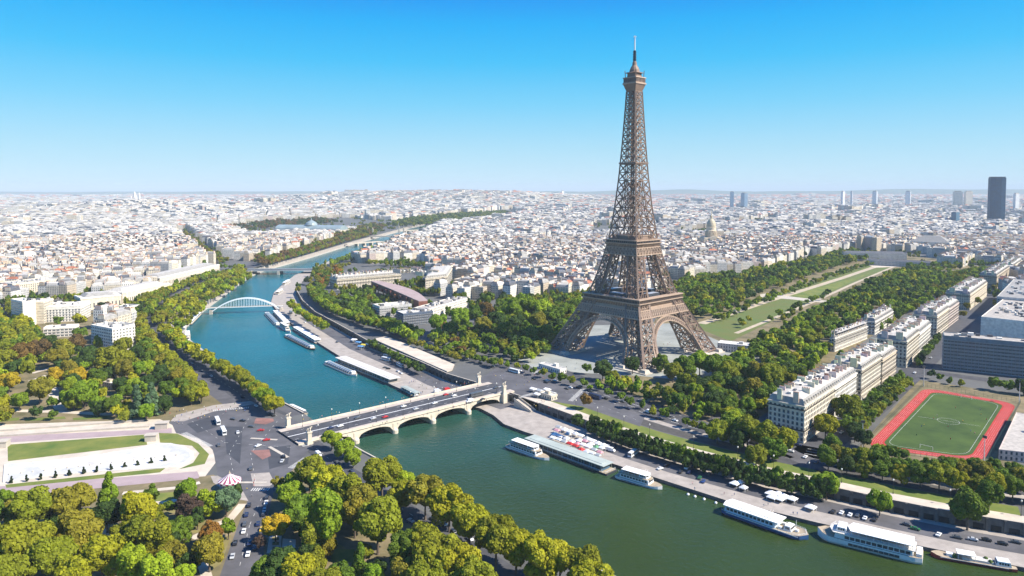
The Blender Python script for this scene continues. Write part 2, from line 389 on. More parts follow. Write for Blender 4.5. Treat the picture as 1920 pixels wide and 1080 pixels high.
    for k in range(4):
        rot = Matrix.Rotation(k * math.pi / 2, 3, 'Z'); P = lambda u, d, z: rot @ V((u, -d, z))
        def band(d0, z0, d1, z1, mi): mb.face([P(-d0, d0, z0), P(d0, d0, z0), P(d1, d1, z1), P(-d1, d1, z1)], mi)
        a, c = wo(102.5) + .5, wo(109.5) + .5
        for z, w in ((102.5, 1.0), (109.5, .9)): mb.beam(P(-wo(z) - .4, wo(z) + .5, z), P(wo(z) + .4, wo(z) + .5, z), w, 1)
        N = 9
        for j in range(N):
            u0 = -1 + 2 * j / N; u1 = -1 + 2 * (j + 1) / N
            mb.beam(P(u0 * a, a, 102.5), P(u1 * c, c, 109.5), .55, 1); mb.beam(P(u1 * a, a, 102.5), P(u0 * c, c, 109.5), .55, 1)
            q = P((u0 + u1) / 2 * (a + c) / 2, (a + c) / 2, 106)
            mb.beam(P(u0 * a, a, 102.5), P(u0 * c, c, 109.5), .6, 1)
        band(a - 1.5, 102.5, c - 1.5, 109.5, 0)
        band(18.6, 109.8, 20.4, 113.4, 0)
        for j in range(20):
            u = -18.4 + 36.8 * j / 19; mb.beam(P(u, 18.8, 109.8), P(u * 1.08, 20.6, 113.4), .45, 1)
        band(20.9, 113.4, 20.9, 114.2, 1); band(20.9, 113.4, 18, 113.4, 0); band(20.9, 114.2, 8, 114.2, 0)
        band(19.6, 114.2, 19.6, 116.4, 2); band(20.9, 116.4, 20.9, 117.2, 1); band(20.9, 117.2, 15.5, 117.2, 1); band(20.9, 116.4, 19, 116.4, 0)  # upper gallery wall also coloured dark in place of its shade
        band(15.5, 117.2, 15.0, 121.0, 0); band(15.6, 121, 15.6, 121.7, 1); band(15.6, 121.7, 6, 121.8, 0); band(15.6, 121, 15, 121, 0)
        for j in range(16):
            u = -20 + 40 * j / 15; mb.beam(P(u, 20.5, 114.2), P(u, 20.5, 116.4), .3, 0)
    mb.build('second_platform', [M_IR, M_IR2, M_DK], T)
    # upper shaft
    mb = MB(); zs = [118]; 
    while zs[-1] < 262: zs.append(zs[-1] + interp([(118, 11.0), (200, 7.5), (270, 5.6)], zs[-1]))
    zs.append(268)
    for z0, z1 in zip(zs[:-1], zs[1:]):
        for k in range(4):
            rot = Matrix.Rotation(k * math.pi / 2, 3, 'Z'); P = lambda u, d, z: rot @ V((u, -d, z))
            o0, o1, i0, i1 = wo(z0), wo(z1), wi(z0), wi(z1)
            mb.beam(P(-o0, o0, z0), P(-o1, o1, z1), 1.25)
            for s_ in (-1, 1):
                if i0 > .3:
                    mb.beam(P(s_ * i0, o0, z0), P(s_ * i1, o1, z1), .8)
                    mb.beam(P(s_ * i0, i0, z0), P(s_ * i1, i1, z1), .8)
                    lattice(mb, P(s_ * i0, o0, z0), P(s_ * i0, i0, z0), P(s_ * i1, o1, z1), P(s_ * i1, i1, z1), 1, .38, True, False)
                elif s_ > 0: mb.beam(P(0, o0, z0), P(0, o1, z1), .7)
                lattice(mb, P(s_ * i0, o0, z0), P(s_ * o0, o0, z0), P(s_ * i1, o1, z1), P(s_ * o1, o1, z1), 1, .62, True, 1)
            if i0 > .8: mb.beam(P(-i0, o0, z0), P(i0, o0, z0), .55)
        # lift shaft in the middle
        for a, b_ in ((-1, -1), (1, -1), (1, 1), (-1, 1)):
            mb.beam((a * 1.8, b_ * 1.8, z0), (a * 1.8, b_ * 1.8, z1), .7)
        mb.beam((-1.8, -1.8, z0), (1.8, 1.8, z0), .6); mb.beam((-1.8, 1.8, z0), (1.8, -1.8, z0), .6)
    mb.frustum((0, 0, 194.5), (21.6, 21.6), (21.6, 21.6), 1.3, 0, 0)
    mb.build('upper_shaft', [M_IR], T)
    # summit
    mb = MB()
    mb.frustum((0, 0, 267.5), (11.0, 11.0), (16.2, 16.2), 7.5, 0, 0)
    mb.frustum((0, 0, 275), (17.2, 17.2), (17.2, 17.2), 1.6, 0, 1)
    mb.frustum((0, 0, 276.6), (15.8, 15.8), (15.8, 15.8), 4.6, 0, 0)
    for k in range(4):
        rot = Matrix.Rotation(k * math.pi / 2, 3, 'Z')
        for j in range(7):
            u = -7 + 14 * j / 6; mb.beam(rot @ V((u, -8.05, 277)), rot @ V((u, -8.05, 281)), .4, 0)
            mb.face([rot @ V((u - .8, -7.96, 277.6)), rot @ V((u + .8, -7.96, 277.6)), rot @ V((u + .8, -7.96, 280.2)), rot @ V((u - .8, -7.96, 280.2))], 2)
    mb.frustum((0, 0, 281.2), (17.2, 17.2), (16.6, 16.6), .9, 0, 1)
    mb.frustum((0, 0, 282.1), (10.6, 10.6), (10, 10), 4.4, 0, 0)
    mb.frustum((0, 0, 286.5), (14, 14), (11, 11), 1.0, 0, 0)
    for k in range(4):
        for j in (-1, 1):
            rot = Matrix.Rotation(k * math.pi / 2, 3, 'Z'); mb.beam(rot @ V((j * 6.2, -6.8, 282)), rot @ V((j * 6.6, -7.2, 289)), .6, 0)
    mb.lathe([(5.4, 287.5), (5.0, 290), (3.8, 292.6), (2.4, 294.6), (2.2, 297.5), (1.5, 298.5)], 12, mi=0)
    sm = mb.build('summit_cabin', [M_IR, M_IR2, M_DK], T)
    mb = MB(); mb.lathe([(1.6, 298), (1.5, 303), (1.2, 309.5)], 8); 
    for z in (300, 302.5, 305, 307.5): mb.box((0, 0, z), (3.2, 3.2, .8), .4)
    mb.build('mast', [M_DK], sm)
    mb = MB(); mb.lathe([(.75, 309.5), (.65, 320), (.4, 324.5)], 8); mb.box((0, 0, 323), (3, .8, .8)); mb.box((0, 0, 323), (.8, 3, .8), 0)
    mb.build('antenna', [pm('antenna_paint', (.62, .66, .7), .5, .1)], sm)
build_tower()

# ------------------------------------------------------------------ the five-arched road bridge
DECK = 1.2
def build_bridge():
    nr, nl, fl, fr = at(583, 829, DECK), at(954, 739, DECK), at(895, 718, DECK), at(540, 800, DECK)
    A = (nr + fr) / 2; B = (nl + fl) / 2; u = (B - A); L = u.length; u.normalize(); v = Vector((u.y, -u.x, 0))  # v towards the camera side
    W = 35.0; ang = math.atan2(u.y, u.x)
    T = thing('stone_bridge', 'pale stone road bridge on five low arches leading to the tall iron tower', 'bridge', (A.x, A.y, 0), ang)
    # local frame: x along the bridge, -y towards the camera
    ms = pm('bridge_stone', (.58, .51, .40), .85, .14, .2)
    # arch positions found along the near face
    xs = [0.0]
    for px, py in ((670, 832), (747, 815), (820, 797), (888, 780)):
        p = at(px, py, WZ); xs.append((p - Vector((A.x, A.y, WZ))).dot(u))
    xs[0] = xs[1] - (xs[2] - xs[1]) - 0.5; xs.append(xs[4] + (xs[4] - xs[3]) + .5)
    X0, X1 = -8.0, max(L + 8, xs[-1] + 14)
    mb = MB(); hw = W / 2; PW = 3.6
    prof = []
    for a, b_ in zip(xs[:-1], xs[1:]):
        a2, b2 = a + PW / 2, b_ - PW / 2; n = 14
        for j in range(n + 1):
            t = j / n; x = lerp(a2, b2, t); z = -5.2 + 4.4 * math.sqrt(max(0, 1 - (2 * t - 1) ** 2)); prof.append((x, z))
    for s_ in (-1, 1):
        y = s_ * hw
        pr = [(X0, -9)] + [(xs[0] + PW / 2, -9)] + prof + [(xs[-1] - PW / 2, -9), (X1, -9)]
        for (xa, za), (xb, zb) in zip(pr[:-1], pr[1:]):
            if xb - xa < 1e-6: continue
            f_ = [(xa, y, za), (xb, y, zb), (xb, y, DECK - .3), (xa, y, DECK - .3)]
            if za < -5 and zb < -5 and xb - xa < PW + .1: f_ = [(xa, y, -9), (xb, y, -9), (xb, y, DECK - .3), (xa, y, DECK - .3)]
            mb.face(f_ if s_ < 0 else f_[::-1], 0)
    for (xa, za), (xb, zb) in zip(prof[:-1], prof[1:]):
        if abs(xb - xa - PW) < .01: continue
        mb.face([(xa, -hw, za), (xa, hw, za), (xb, hw, zb), (xb, -hw, zb)], 0)
    mb.face([(X0, -hw, DECK - .3), (X1, -hw, DECK - .3), (X1, hw, DECK - .3), (X0, hw, DECK - .3)], 0)
    # arch rings, proud of the face
    for s_ in (-1, 1):
        for (xa, za), (xb, zb) in zip(prof[:-1], prof[1:]):
            if abs(xb - xa - PW) < .01: continue
            y0 = s_ * (hw + .12)
            mb.beam((xa, y0, za + .45), (xb, y0, zb + .45), .25, 0, .9)
    mb.build('arches', [ms], T)
    for x in xs[1:-1]:
        m2 = MB(); m2.box((x, 0, -10), (PW, W + .02, 5.2), 0, 0)
        for s_ in (-1, 1):
            m2.lathe([(2.3, -10), (2.3, -5.6), (2.0, -5.0), (.3, -3.9)], 12, (x, s_ * (hw + .4)), 0)
            m2.box((x, s_ * (hw + .18), -4.4), (3.0, .3, 3.6), 0, 0)
        m2.build('pier', [ms], T)
    mb = MB(); mb.box(((X0 + X1) / 2, 0, DECK - .3), (X1 - X0, 23.6, .3), 0, 0)
    rd = mb.build('roadway', [M_ASPH], T)
    mb = MB()
    for yy in (0,):
        mb.box(((X0 + X1) / 2, yy, DECK + .004), (X1 - X0, .8, .02), 0, 0)
    for yy in (-8.0, 8.0):
        x = X0 + 3
        while x < X1: mb.box((x, yy, DECK + .004), (2.4, .16, .02), 0, 0); x += 11
    mb.build('lane_markings', [M_WHITE], rd)
    for s_ in (-1, 1):
        mb = MB(); mb.box(((X0 + X1) / 2, s_ * (hw - 2.9), DECK - .28), (X1 - X0, 5.7, .45), 0, 0); mb.build('footway', [pm('footway_stone', (.44, .38, .32), .9, .15, .2)], T)
        mb = MB(); mb.box(((xs[0] + xs[-1]) / 2, s_ * (hw - .1), DECK - .1), (xs[-1] - xs[0] + 8, .7, 1.35), 0, 0)
        mb.box(((xs[0] + xs[-1]) / 2, s_ * (hw + .15), DECK - .35), (xs[-1] - xs[0] + 8, .9, .4), 0, 0)
        mb.build('parapet', [ms], T)
    # four pylons with equestrian groups
    for (px, py) in ((583, 831), (954, 742), (896, 719), (541, 801)):
        p = at(px, py, DECK) - Vector((A.x, A.y, 0)); x, y = p.dot(u), -p.dot(v)
        y = (-1 if y < 0 else 1) * (hw + 1.2)
        P_ = MB(); P_.box((x, y, -9), (4.0, 4.0, 9 + DECK), 0, 0); P_.box((x, y, DECK), (3.6, 3.6, .8)); P_.box((x, y, DECK + .8), (2.7, 2.7, 5.6)); P_.box((x, y, DECK + 6.4), (3.4, 3.4, .7))
        py_ = P_.build('pylon', [ms], T)
        z0 = DECK + 7.1; m2 = MB()
        # horse and standing warrior
        hb = [(0.2, z0 + 1.15), (.62, z0 + 1.3), (.7, z0 + 1.75), (.55, z0 + 2.2), (.15, z0 + 2.3)]
        m2.lathe(hb, 10, (x, y), 0, 2.0, .9)
        for dx in (-.9, .9):
            for dy in (-.35, .35): m2.beam((x + dx, y + dy, z0), (x + dx * .95, y + dy, z0 + 1.4), .3)
        m2.beam((x + 1.0, y, z0 + 1.9), (x + 1.7, y, z0 + 3.1), .55); m2.beam((x + 1.6, y, z0 + 3.1), (x + 2.2, y, z0 + 2.7), .4)
        m2.beam((x - 1.2, y, z0 + 2.0), (x - 1.7, y, z0 + 1.0), .25)
        m2.lathe([(.25, z0), (.3, z0 + .9), (.42, z0 + 1.6), (.5, z0 + 2.4), (.2, z0 + 2.75), (.28, z0 + 3.0), (.22, z0 + 3.3), (.02, z0 + 3.4)], 8, (x + .3, y - .95))
        m2.build('statue', [ms], py_)
    return A, u, v, L, ang
BR = build_bridge()

# ------------------------------------------------------------------ roads, paths, lawns
def S(name, px, z, mat): return sheet(name, ats(px, 0), z, mat)
def RIB(name, px, w, z, mat, zz=0):
    pts = resample(ats(px, zz), 12); return sheet(name, ribbon(pts, w), z + zz, mat)
# right bank gardens under the trees
S('park_ground', [(-400, 1250), (600, 1250), (1020, 1130), (900, 1040), (760, 950), (640, 875), (590, 850), (545, 880), (512, 925), (480, 930), (400, 890), (330, 900), (-400, 950)], .02, M_SOIL)
S('park_ground', [(-700, 650), (0, 600), (255, 575), (330, 560), (470, 495), (490, 500), (440, 530), (370, 572), (320, 610), (330, 650), (440, 720), (520, 780), (440, 760), (330, 790), (0, 800), (-700, 840)], .02, M_SOIL)
S('plaza', [(320, 790), (395, 762), (470, 757), (525, 775), (575, 800), (590, 826), (575, 850), (548, 882), (522, 905), (505, 940), (466, 940), (452, 915), (408, 892), (404, 862), (398, 842), (372, 822), (330, 812)], .06, M_ASPH2)
S('avenue', [(468, 928), (512, 928), (497, 985), (484, 1250), (350, 1250), (412, 1080), (441, 1000)], .05, M_ASPH2)
RIB('quay_road', [(575, 826), (640, 880), (750, 952), (900, 1045), (1050, 1140)], 13, .05, M_ASPH)
RIB('pavement', [(530, 785), (490, 765), (430, 725), (380, 695), (330, 655), (292, 622), (284, 595), (330, 562), (400, 531), (450, 506), (490, 491)], 40, .035, M_ASPH2)
RIB('quay_road', [(530, 785), (490, 765), (430, 725), (380, 695), (330, 655), (292, 622), (284, 595), (330, 562), (400, 531), (450, 506), (490, 491), (600, 462), (700, 435)], 16, .05, M_ASPH)
pm('red_asphalt', (.24, .12, .10), .9, .3, .1)
for i, (a, b_) in enumerate((((505, 838), (540, 858)), ((470, 822), (520, 825)), ((440, 905), (500, 905)))):
    RIB('traffic_island', [a, b_], 2.2, .2, M_STONE)
S('traffic_island', [(480, 784), (512, 785), (514, 790), (498, 796), (476, 794)], .1, MATS['red_asphalt'])
S('traffic_island', [(470, 845), (505, 843), (508, 855), (492, 862)], .1, MATS['red_asphalt'])
# fountain terrace
S('terrace_paving', [(-300, 812), (0, 796), (300, 786), (330, 800), (372, 818), (400, 845), (404, 868), (385, 893), (-300, 948)], .05, M_PALE)
S('terrace_road', [(-300, 842), (0, 818), (275, 806), (322, 802), (322, 812), (275, 814), (0, 831), (-300, 857)], .09, M_PINK)
S('terrace_road', [(-300, 937), (0, 912), (370, 884), (374, 893), (372, 897), (0, 934), (-300, 962)], .09, M_PINK)
S('lawn', [(14, 834), (272, 815), (276, 834), (15, 865)], .10, M_LAWN)
S('lawn', [(298, 812), (332, 813), (372, 832), (392, 852), (384, 870), (335, 880), (362, 868), (374, 850), (360, 836), (300, 830)], .10, M_LAWN)
S('lawn', [(10, 909), (275, 881), (310, 878), (300, 886), (12, 915)], .10, M_LAWN)
S('lawn', [(-60, 790), (0, 785), (36, 783), (36, 788), (-60, 797)], .10, M_LAWN)
S('lawn', [(46, 785), (120, 781), (124, 785), (48, 790)], .10, M_LAWN)
S('lawn', [(136, 784), (205, 779), (208, 784), (138, 788)], .10, M_LAWN)
S('lawn', [(218, 783), (266, 778), (268, 782), (220, 786)], .10, M_LAWN)
# flower borders and garden lawns showing between the trees
for px in ([(292, 925), (335, 922), (333, 940), (290, 940)], [(75, 990), (108, 990), (105, 1015), (78, 1015)], [(295, 975), (345, 972), (350, 1000), (300, 1008)], [(15, 940), (40, 938), (35, 965), (10, 965)], [(620, 1030), (665, 1030), (665, 1055), (622, 1055)]):
    S('lawn', px, .08, M_LAWN)
for px in ([(625, 1015), (645, 1025), (665, 1050), (640, 1055), (622, 1045)], [(415, 1008), (434, 1003), (414, 1058), (385, 1075)], [(350, 985), (385, 975), (400, 995), (360, 1000)], [(300, 955), (330, 952), (328, 962), (305, 965)]):
    S('dry_lawn', px, .07, M_DRY)
for pl, w in (([(455, 945), (430, 975), (400, 985), (380, 1000), (360, 1010)], 4.5), ([(180, 985), (200, 1010), (232, 1045)], 4.5), ([(268, 945), (310, 942), (345, 935)], 4), ([(375, 1040), (390, 1090)], 4.5), ([(90, 1020), (110, 1000)], 3), ([(230, 925), (330, 915), (375, 905)], 4), ([(60, 715), (85, 705), (100, 735), (115, 770)], 8), ([(20, 770), (115, 772), (200, 777), (300, 775)], 6), ([(130, 680), (60, 700)], 5)):
    RIB('park_path', pl, w, .11, M_PALE)
S('garden_square', [(505, 1004), (528, 1004), (526, 1038), (500, 1038)], .12, M_STONE)
S('garden_square', [(530, 1010), (555, 1012), (552, 1045), (528, 1045)], .12, M_PALE)
for k in range(3): S('flower_bed', [(511, 1008 + 9 * k), (523, 1008 + 9 * k), (523, 1014 + 9 * k), (510, 1014 + 9 * k)], .3, M_DRY)
# tower bank: promenade, lawn, railway cutting, quay road, all parallel with the wall
def band(name, i0, i1, d0, d1, z, mat):
    a = offset_line(lb_u, -d0)[i0:i1]; b_ = offset_line(lb_u, -d1)[i0:i1]
    return sheet(name, a + b_[::-1], z, mat)
band('promenade', 0, 15, 1.0, 11.5, .05, M_PALE)
band('lawn', 1, 14, 11.5, 23, .06, M_LAWN)
band('railway_cutting', 0, 14, 24.5, 35, .03, pm('railway_ballast', (.07, .065, .06), .95, .25, .3))
band('quay_road', 0, 16, 42, 62, .05, M_ASPH)
band('pavement', 0, 14, 36, 42, .04, M_QUAY)
S('road_junction', [(893, 716), (954, 740), (1010, 748), (1090, 762), (1200, 800), (1210, 780), (1110, 735), (1040, 706), (985, 686), (930, 690)], .08, M_ASPH2)
RIB('quay_road', [(1000, 705), (940, 690), (870, 668), (800, 645), (730, 620), (670, 598), (625, 575), (600, 552), (610, 530)], 15, .07, M_ASPH)
RIB('quay_road', [(1480, 860), (1330, 800), (1230, 762), (1110, 716), (1020, 682)], 9, .06, M_ASPH)
for d in (47, 52, 57):
    a = offset_line(lb_u, -d)[1:14]; a = resample(a, 8)
    mb = MB()
    for p, q in zip(a[:-1:2], a[1::2]): mb.beam((p.x, p.y, .1), (q.x, q.y, .1), .3, 0, .02)
    o = struct('road_marking', mb, M_WHITE)
# port quay road and parking on the low quay
def qband(name, i0, i1, d0, d1, z, mat):
    a = offset_line(lb_u, d0)[i0:i1]; b_ = offset_line(lb_u, d1)[i0:i1]
    return sheet(name, a + b_[::-1], QZ + z, mat)
qband('port_road', 0, 11, 5, 21, .03, M_ASPH2)
qband('parking_lot', 14, 21, 4, 21, .03, M_ASPH2)
# under the tower and the long park behind it
S('forecourt', [(960, 668), (1060, 640), (1110, 610), (1270, 606), (1350, 640), (1480, 690), (1350, 720), (1200, 705), (1100, 700), (1000, 690)], .04, pm('forecourt_gravel', (.27, .28, .25), .9, .25, .04))
S('park_ground', [(1215, 620), (1270, 540), (1420, 500), (1620, 462), (1720, 480), (1840, 500), (1740, 560), (1560, 680), (1460, 760), (1380, 810), (1100, 715), (1200, 700), (1350, 700)], .02, M_SOIL)
S('lawn', [(1300, 612), (1420, 560), (1560, 517), (1650, 490), (1690, 495), (1600, 530), (1520, 566), (1440, 606), (1370, 640)], .06, pm('park_lawn', (.17, .17, .04), .95, .25, .03, c2=(.09, .14, .03)))
RIB('gravel_path', [(1315, 607), (1420, 571), (1500, 546), (1580, 521), (1650, 497)], 12, .10, pm('sandy_path', (.42, .35, .25), .9, .2, .08))
RIB('gravel_path', [(1380, 625), (1450, 597), (1530, 564), (1600, 532), (1690, 494)], 6, .10, MATS['sandy_path'])
S('gravel_path', [(1425, 552), (1440, 550), (1490, 557), (1560, 565), (1555, 569), (1480, 561), (1425, 557)], .12, M_STONE)
S('square', [(1625, 496), (1660, 490), (1720, 494), (1740, 505), (1690, 500), (1640, 502)], .12, M_PALE)
S('lawn', [(1480, 553), (1600, 522), (1640, 508), (1560, 545), (1520, 562)], .08, M_LAWN)
# roads round the blocks on the right
RIB('avenue', [(1480, 880), (1560, 820), (1640, 760), (1720, 690), (1800, 610), (1860, 545), (1920, 480), (1960, 440)], 22, .05, M_ASPH)
RIB('street', [(1400, 800), (1480, 850), (1560, 885)], 14, .06, M_ASPH2)
RIB('street', [(1330, 790), (1420, 745), (1520, 668), (1620, 598), (1720, 540)], 8, .06, M_ASPH2)
RIB('street', [(1690, 700), (1760, 700), (1920, 722), (2000, 730)], 14, .07, M_ASPH)
# the sports ground
def stadium():
    c = [at(1733, 727), at(1907, 757), at(1842, 868), at(1622, 838)]
    def rounded(c, r, inset):
        n = len(c); ctr = sum(c, Vector()) / n; out = []
        for i in range(n):
            p, a, b_ = c[i], c[i - 1], c[(i + 1) % n]; da = (a - p).normalized(); db = (b_ - p).normalized()
            q = p + (da + db) * inset
            for k in range(9):
                t = k / 8; s_ = q + da * r * (1 - t) ** 2 + db * r * t ** 2; out.append(s_)
        return out
    mtr = pm('running_track', (.38, .030, .022), .85, .2, .1)
    mg = pm('pitch_turf', (.032, .080, .009), .95, .4, .04, c2=(.065, .11, .014))
    S('sports_ground', [(1600, 850), (1722, 712), (1940, 745), (1900, 890)], .03, M_SOIL)
    sheet('running_track', rounded(c, 15, 0), .08, mtr)
    sheet('sports_pitch', rounded(c, 11, 7.5), .12, mg)
    # white lines on the pitch and lanes on the track
    ri = rounded(c, 11, 10)
    mb = MB()
    for p, q in zip(ri, ri[1:] + ri[:1]): mb.beam((p.x, p.y, .16), (q.x, q.y, .16), .12, 0, .02)
    m = [(ri[i]) for i in (4, 13, 22, 31)]
    a, b_ = (m[0] + m[3]) / 2, (m[1] + m[2]) / 2; mb.beam((a.x, a.y, .16), (b_.x, b_.y, .16), .12, 0, .02)
    cc = (a + b_) / 2
    for k in range(24):
        t0, t1 = 2 * math.pi * k / 24, 2 * math.pi * (k + 1) / 24
        mb.beam((cc.x + 7 * math.cos(t0), cc.y + 7 * math.sin(t0), .16), (cc.x + 7 * math.cos(t1), cc.y + 7 * math.sin(t1), .16), .12, 0, .02)
    for ins in (1.2, 2.4, 3.6, 4.8, 6.0):
        r_ = rounded(c, 15 - ins * .5, ins)
        for p, q in zip(r_, r_[1:] + r_[:1]): mb.beam((p.x, p.y, .13), (q.x, q.y, .13), .04, 0, .02)
    struct('pitch_marking', mb, M_WHITE)
    return c
STAD = stadium()

def markings():
    """zebra crossings, stop lines and lane dashes painted on the plaza and roads"""
    mb = MB()
    def zebra(a, b_, w=4.0):
        p, q = at(*a), at(*b_); d = q - p; L = d.length; d.normalize(); n = int(L / 1.3)
        v = Vector((-d.y, d.x, 0)) * (w / 2)
        for k in range(n):
            c = p + d * (k * 1.3); e = c + d * .6; mb.face([(c - v).to_tuple()[:2] + (.135,), (e - v).to_tuple()[:2] + (.135,), (e + v).to_tuple()[:2] + (.135,), (c + v).to_tuple()[:2] + (.135,)])
    for a, b_ in (((472, 918), (508, 918)), ((400, 770), (470, 764)), ((545, 812), (575, 838)), ((345, 812), (395, 838)), ((545, 878), (575, 858)), ((1000, 700), (1025, 690)), ((975, 745), (1010, 735)), ((1070, 752), (1095, 728))): zebra(a, b_)
    def dashes(px, dash=3.0, gap=6.0, w=.2, z=.13):
        pts = ats(px); 
        for a, b_ in zip(pts[:-1], pts[1:]):
            L = (b_ - a).length; d = (b_ - a) / L; t = 0
            while t < L - dash: p, q = a + d * t, a + d * (t + dash); mb.beam((p.x, p.y, z), (q.x, q.y, z), w, 0, .02); t += dash + gap
    dashes([(490, 935), (468, 985), (445, 1080)]); dashes([(470, 778), (430, 850), (440, 900)]); dashes([(520, 790), (470, 850), (480, 910)]); dashes([(360, 790), (420, 830), (560, 840)])
    dashes([(575, 826), (640, 880), (750, 952), (900, 1045)]); dashes([(530, 785), (490, 765), (430, 725), (380, 695), (330, 655)])
    dashes([(1000, 705), (940, 690), (870, 668), (800, 645), (730, 620), (670, 598)]); dashes([(1480, 860), (1330, 800), (1230, 762), (1110, 716)]); dashes([(1060, 735), (1200, 790)])
    struct('road_marking', mb, pm('worn_road_paint', (.55, .54, .5), .8, .35, .8))
    for name, px in (('asphalt_patch', [(420, 800), (455, 800), (450, 870), (425, 850)]), ('asphalt_patch', [(500, 840), (545, 835), (540, 870), (505, 880)]), ('asphalt_patch', [(350, 795), (400, 780), (410, 800), (370, 812)])):
        S(name, px, .075, pm('new_asphalt', (.05, .052, .06), .85, .2, .1))
    S('plaza_paving', [(395, 893), (408, 892), (452, 915), (466, 940), (440, 935), (400, 905)], .085, M_QUAY)
    S('plaza_paving', [(320, 790), (330, 778), (400, 760), (470, 752), (480, 757), (400, 772), (345, 790)], .085, M_QUAY)
    S('plaza_paving', [(470, 888), (505, 886), (515, 905), (505, 912), (475, 912)], .085, M_QUAY)
markings()

# ------------------------------------------------------------------ buildings
def bmat(name, windows, rough=.8):
    """building skin: the paint of each house, streaked by weather; windows in storeys where walls carry them"""
    m = bpy.data.materials.new(name); m.use_nodes = True; MATS[name] = m; n = m.node_tree.nodes; l = m.node_tree.links; b = n['Principled BSDF']
    ca = n.new('ShaderNodeVertexColor'); ca.layer_name = 'paint'
    tc = n.new('ShaderNodeTexCoord'); nz = n.new('ShaderNodeTexNoise'); nz.inputs['Scale'].default_value = .35; nz.inputs['Detail'].default_value = 5
    l.new(tc.outputs['Object'], nz.inputs['Vector'])
    mr = n.new('ShaderNodeMapRange'); mr.inputs[1].default_value = .3; mr.inputs[2].default_value = .7; mr.inputs[3].default_value = .72; mr.inputs[4].default_value = 1.1
    l.new(nz.outputs['Fac'], mr.inputs[0])
    mu = n.new('ShaderNodeMix'); mu.data_type = 'RGBA'; mu.blend_type = 'MULTIPLY'; mu.inputs[0].default_value = 1
    cmb = n.new('ShaderNodeCombineColor')
    for k in range(3): l.new(mr.outputs[0], cmb.inputs[k])
    l.new(ca.outputs['Color'], mu.inputs[6]); l.new(cmb.outputs[0], mu.inputs[7]); res = mu.outputs[2]
    if windows:
        uv = n.new('ShaderNodeUVMap'); sp = n.new('ShaderNodeSeparateXYZ'); l.new(uv.outputs[0], sp.inputs[0])
        def M(op, a, bb):
            q = n.new('ShaderNodeMath'); q.operation = op
            for i, v in enumerate((a, bb)):
                if v is None: continue
                if isinstance(v, (int, float)): q.inputs[i].default_value = v
                else: l.new(v, q.inputs[i])
            return q.outputs[0]
        fu = M('FRACT', M('DIVIDE', sp.outputs[0], 2.7), None); fv = M('FRACT', M('DIVIDE', sp.outputs[1], 3.3), None)
        wu = M('MULTIPLY', M('GREATER_THAN', fu, .30), M('LESS_THAN', fu, .72)); wv = M('MULTIPLY', M('GREATER_THAN', fv, .22), M('LESS_THAN', fv, .80))
        w = M('MULTIPLY', wu, wv)
        mx = n.new('ShaderNodeMix'); mx.data_type = 'RGBA'; l.new(w, mx.inputs[0]); l.new(res, mx.inputs[6]); mx.inputs[7].default_value = (.07, .08, .095, 1)
        bal = M('LESS_THAN', fv, .06); mx2 = n.new('ShaderNodeMix'); mx2.data_type = 'RGBA'; l.new(M('MULTIPLY', bal, .55), mx2.inputs[0]); l.new(mx.outputs[2], mx2.inputs[6]); mx2.inputs[7].default_value = (.10, .10, .10, 1)
        res = mx2.outputs[2]
    l.new(res, b.inputs['Base Color']); b.inputs['Roughness'].default_value = rough; b.inputs['Specular IOR Level'].default_value = .3
    return m
M_BW = bmat('house_wall', True); M_BR = bmat('house_roof', False, .8); M_BP = bmat('house_plain', False)
class BB:
    """house mesh with a paint per vertex and metric uv on the walls"""
    def __init__(s): s.v = []; s.f = []; s.m = []; s.c = []; s.uv = []
    def quad(s, p, c, mi, uv=None):
        i = len(s.v); s.v += [tuple(q) for q in p]; s.f.append(tuple(range(i, i + len(p)))); s.m.append(mi); s.c += [c] * len(p)
        s.uv += uv if uv else [(0, 0)] * len(p)
    def walls(s, q, z0, z1, c, mi=0):
        u = 0
        for k in range(len(q)):
            a, b_ = q[k], q[(k + 1) % len(q)]; L = math.hypot(b_[0] - a[0], b_[1] - a[1])
            s.quad([(a[0], a[1], z0), (b_[0], b_[1], z0), (b_[0], b_[1], z1), (a[0], a[1], z1)], c, mi, [(0, 0), (L, 0), (L, z1 - z0), (0, z1 - z0)])
    def loft(s, q0, z0, q1, z1, c, mi):
        n = len(q0)
        for k in range(n): s.quad([(*q0[k], z0), (*q0[(k + 1) % n], z0), (*q1[(k + 1) % n], z1), (*q1[k], z1)], c, mi)
    def cap(s, q, z, c, mi): s.quad([(a[0], a[1], z) for a in q], c, mi)
    def box(s, cx, cy, z, dx, dy, dz, rz, c, mi):
        co, si = math.cos(rz), math.sin(rz)
        q = [(cx + a * co - b_ * si, cy + a * si + b_ * co) for a, b_ in ((-dx / 2, -dy / 2), (dx / 2, -dy / 2), (dx / 2, dy / 2), (-dx / 2, dy / 2))]
        s.walls(q, z, z + dz, c, mi); s.cap(q, z + dz, c, mi)
    def build(s, name, parent=None, mats=None):
        me = bpy.data.meshes.new(name); me.from_pydata(s.v, [], s.f)
        for m in (mats or (M_BW, M_BR, M_BP)): me.materials.append(m)
        me.polygons.foreach_set('material_index', s.m)
        a = me.color_attributes.new('paint', 'FLOAT_COLOR', 'POINT'); arr = np.ones((len(s.v), 4), dtype=np.float32); arr[:, :3] = np.array(s.c); a.data.foreach_set('color', arr.ravel())
        uv = me.uv_layers.new(name='UVMap'); uv.data.foreach_set('uv', np.array(s.uv, dtype=np.float32).ravel())
        me.update(); o = bpy.data.objects.new(name, me); COL.objects.link(o)
        if parent: o.parent = parent
        return o
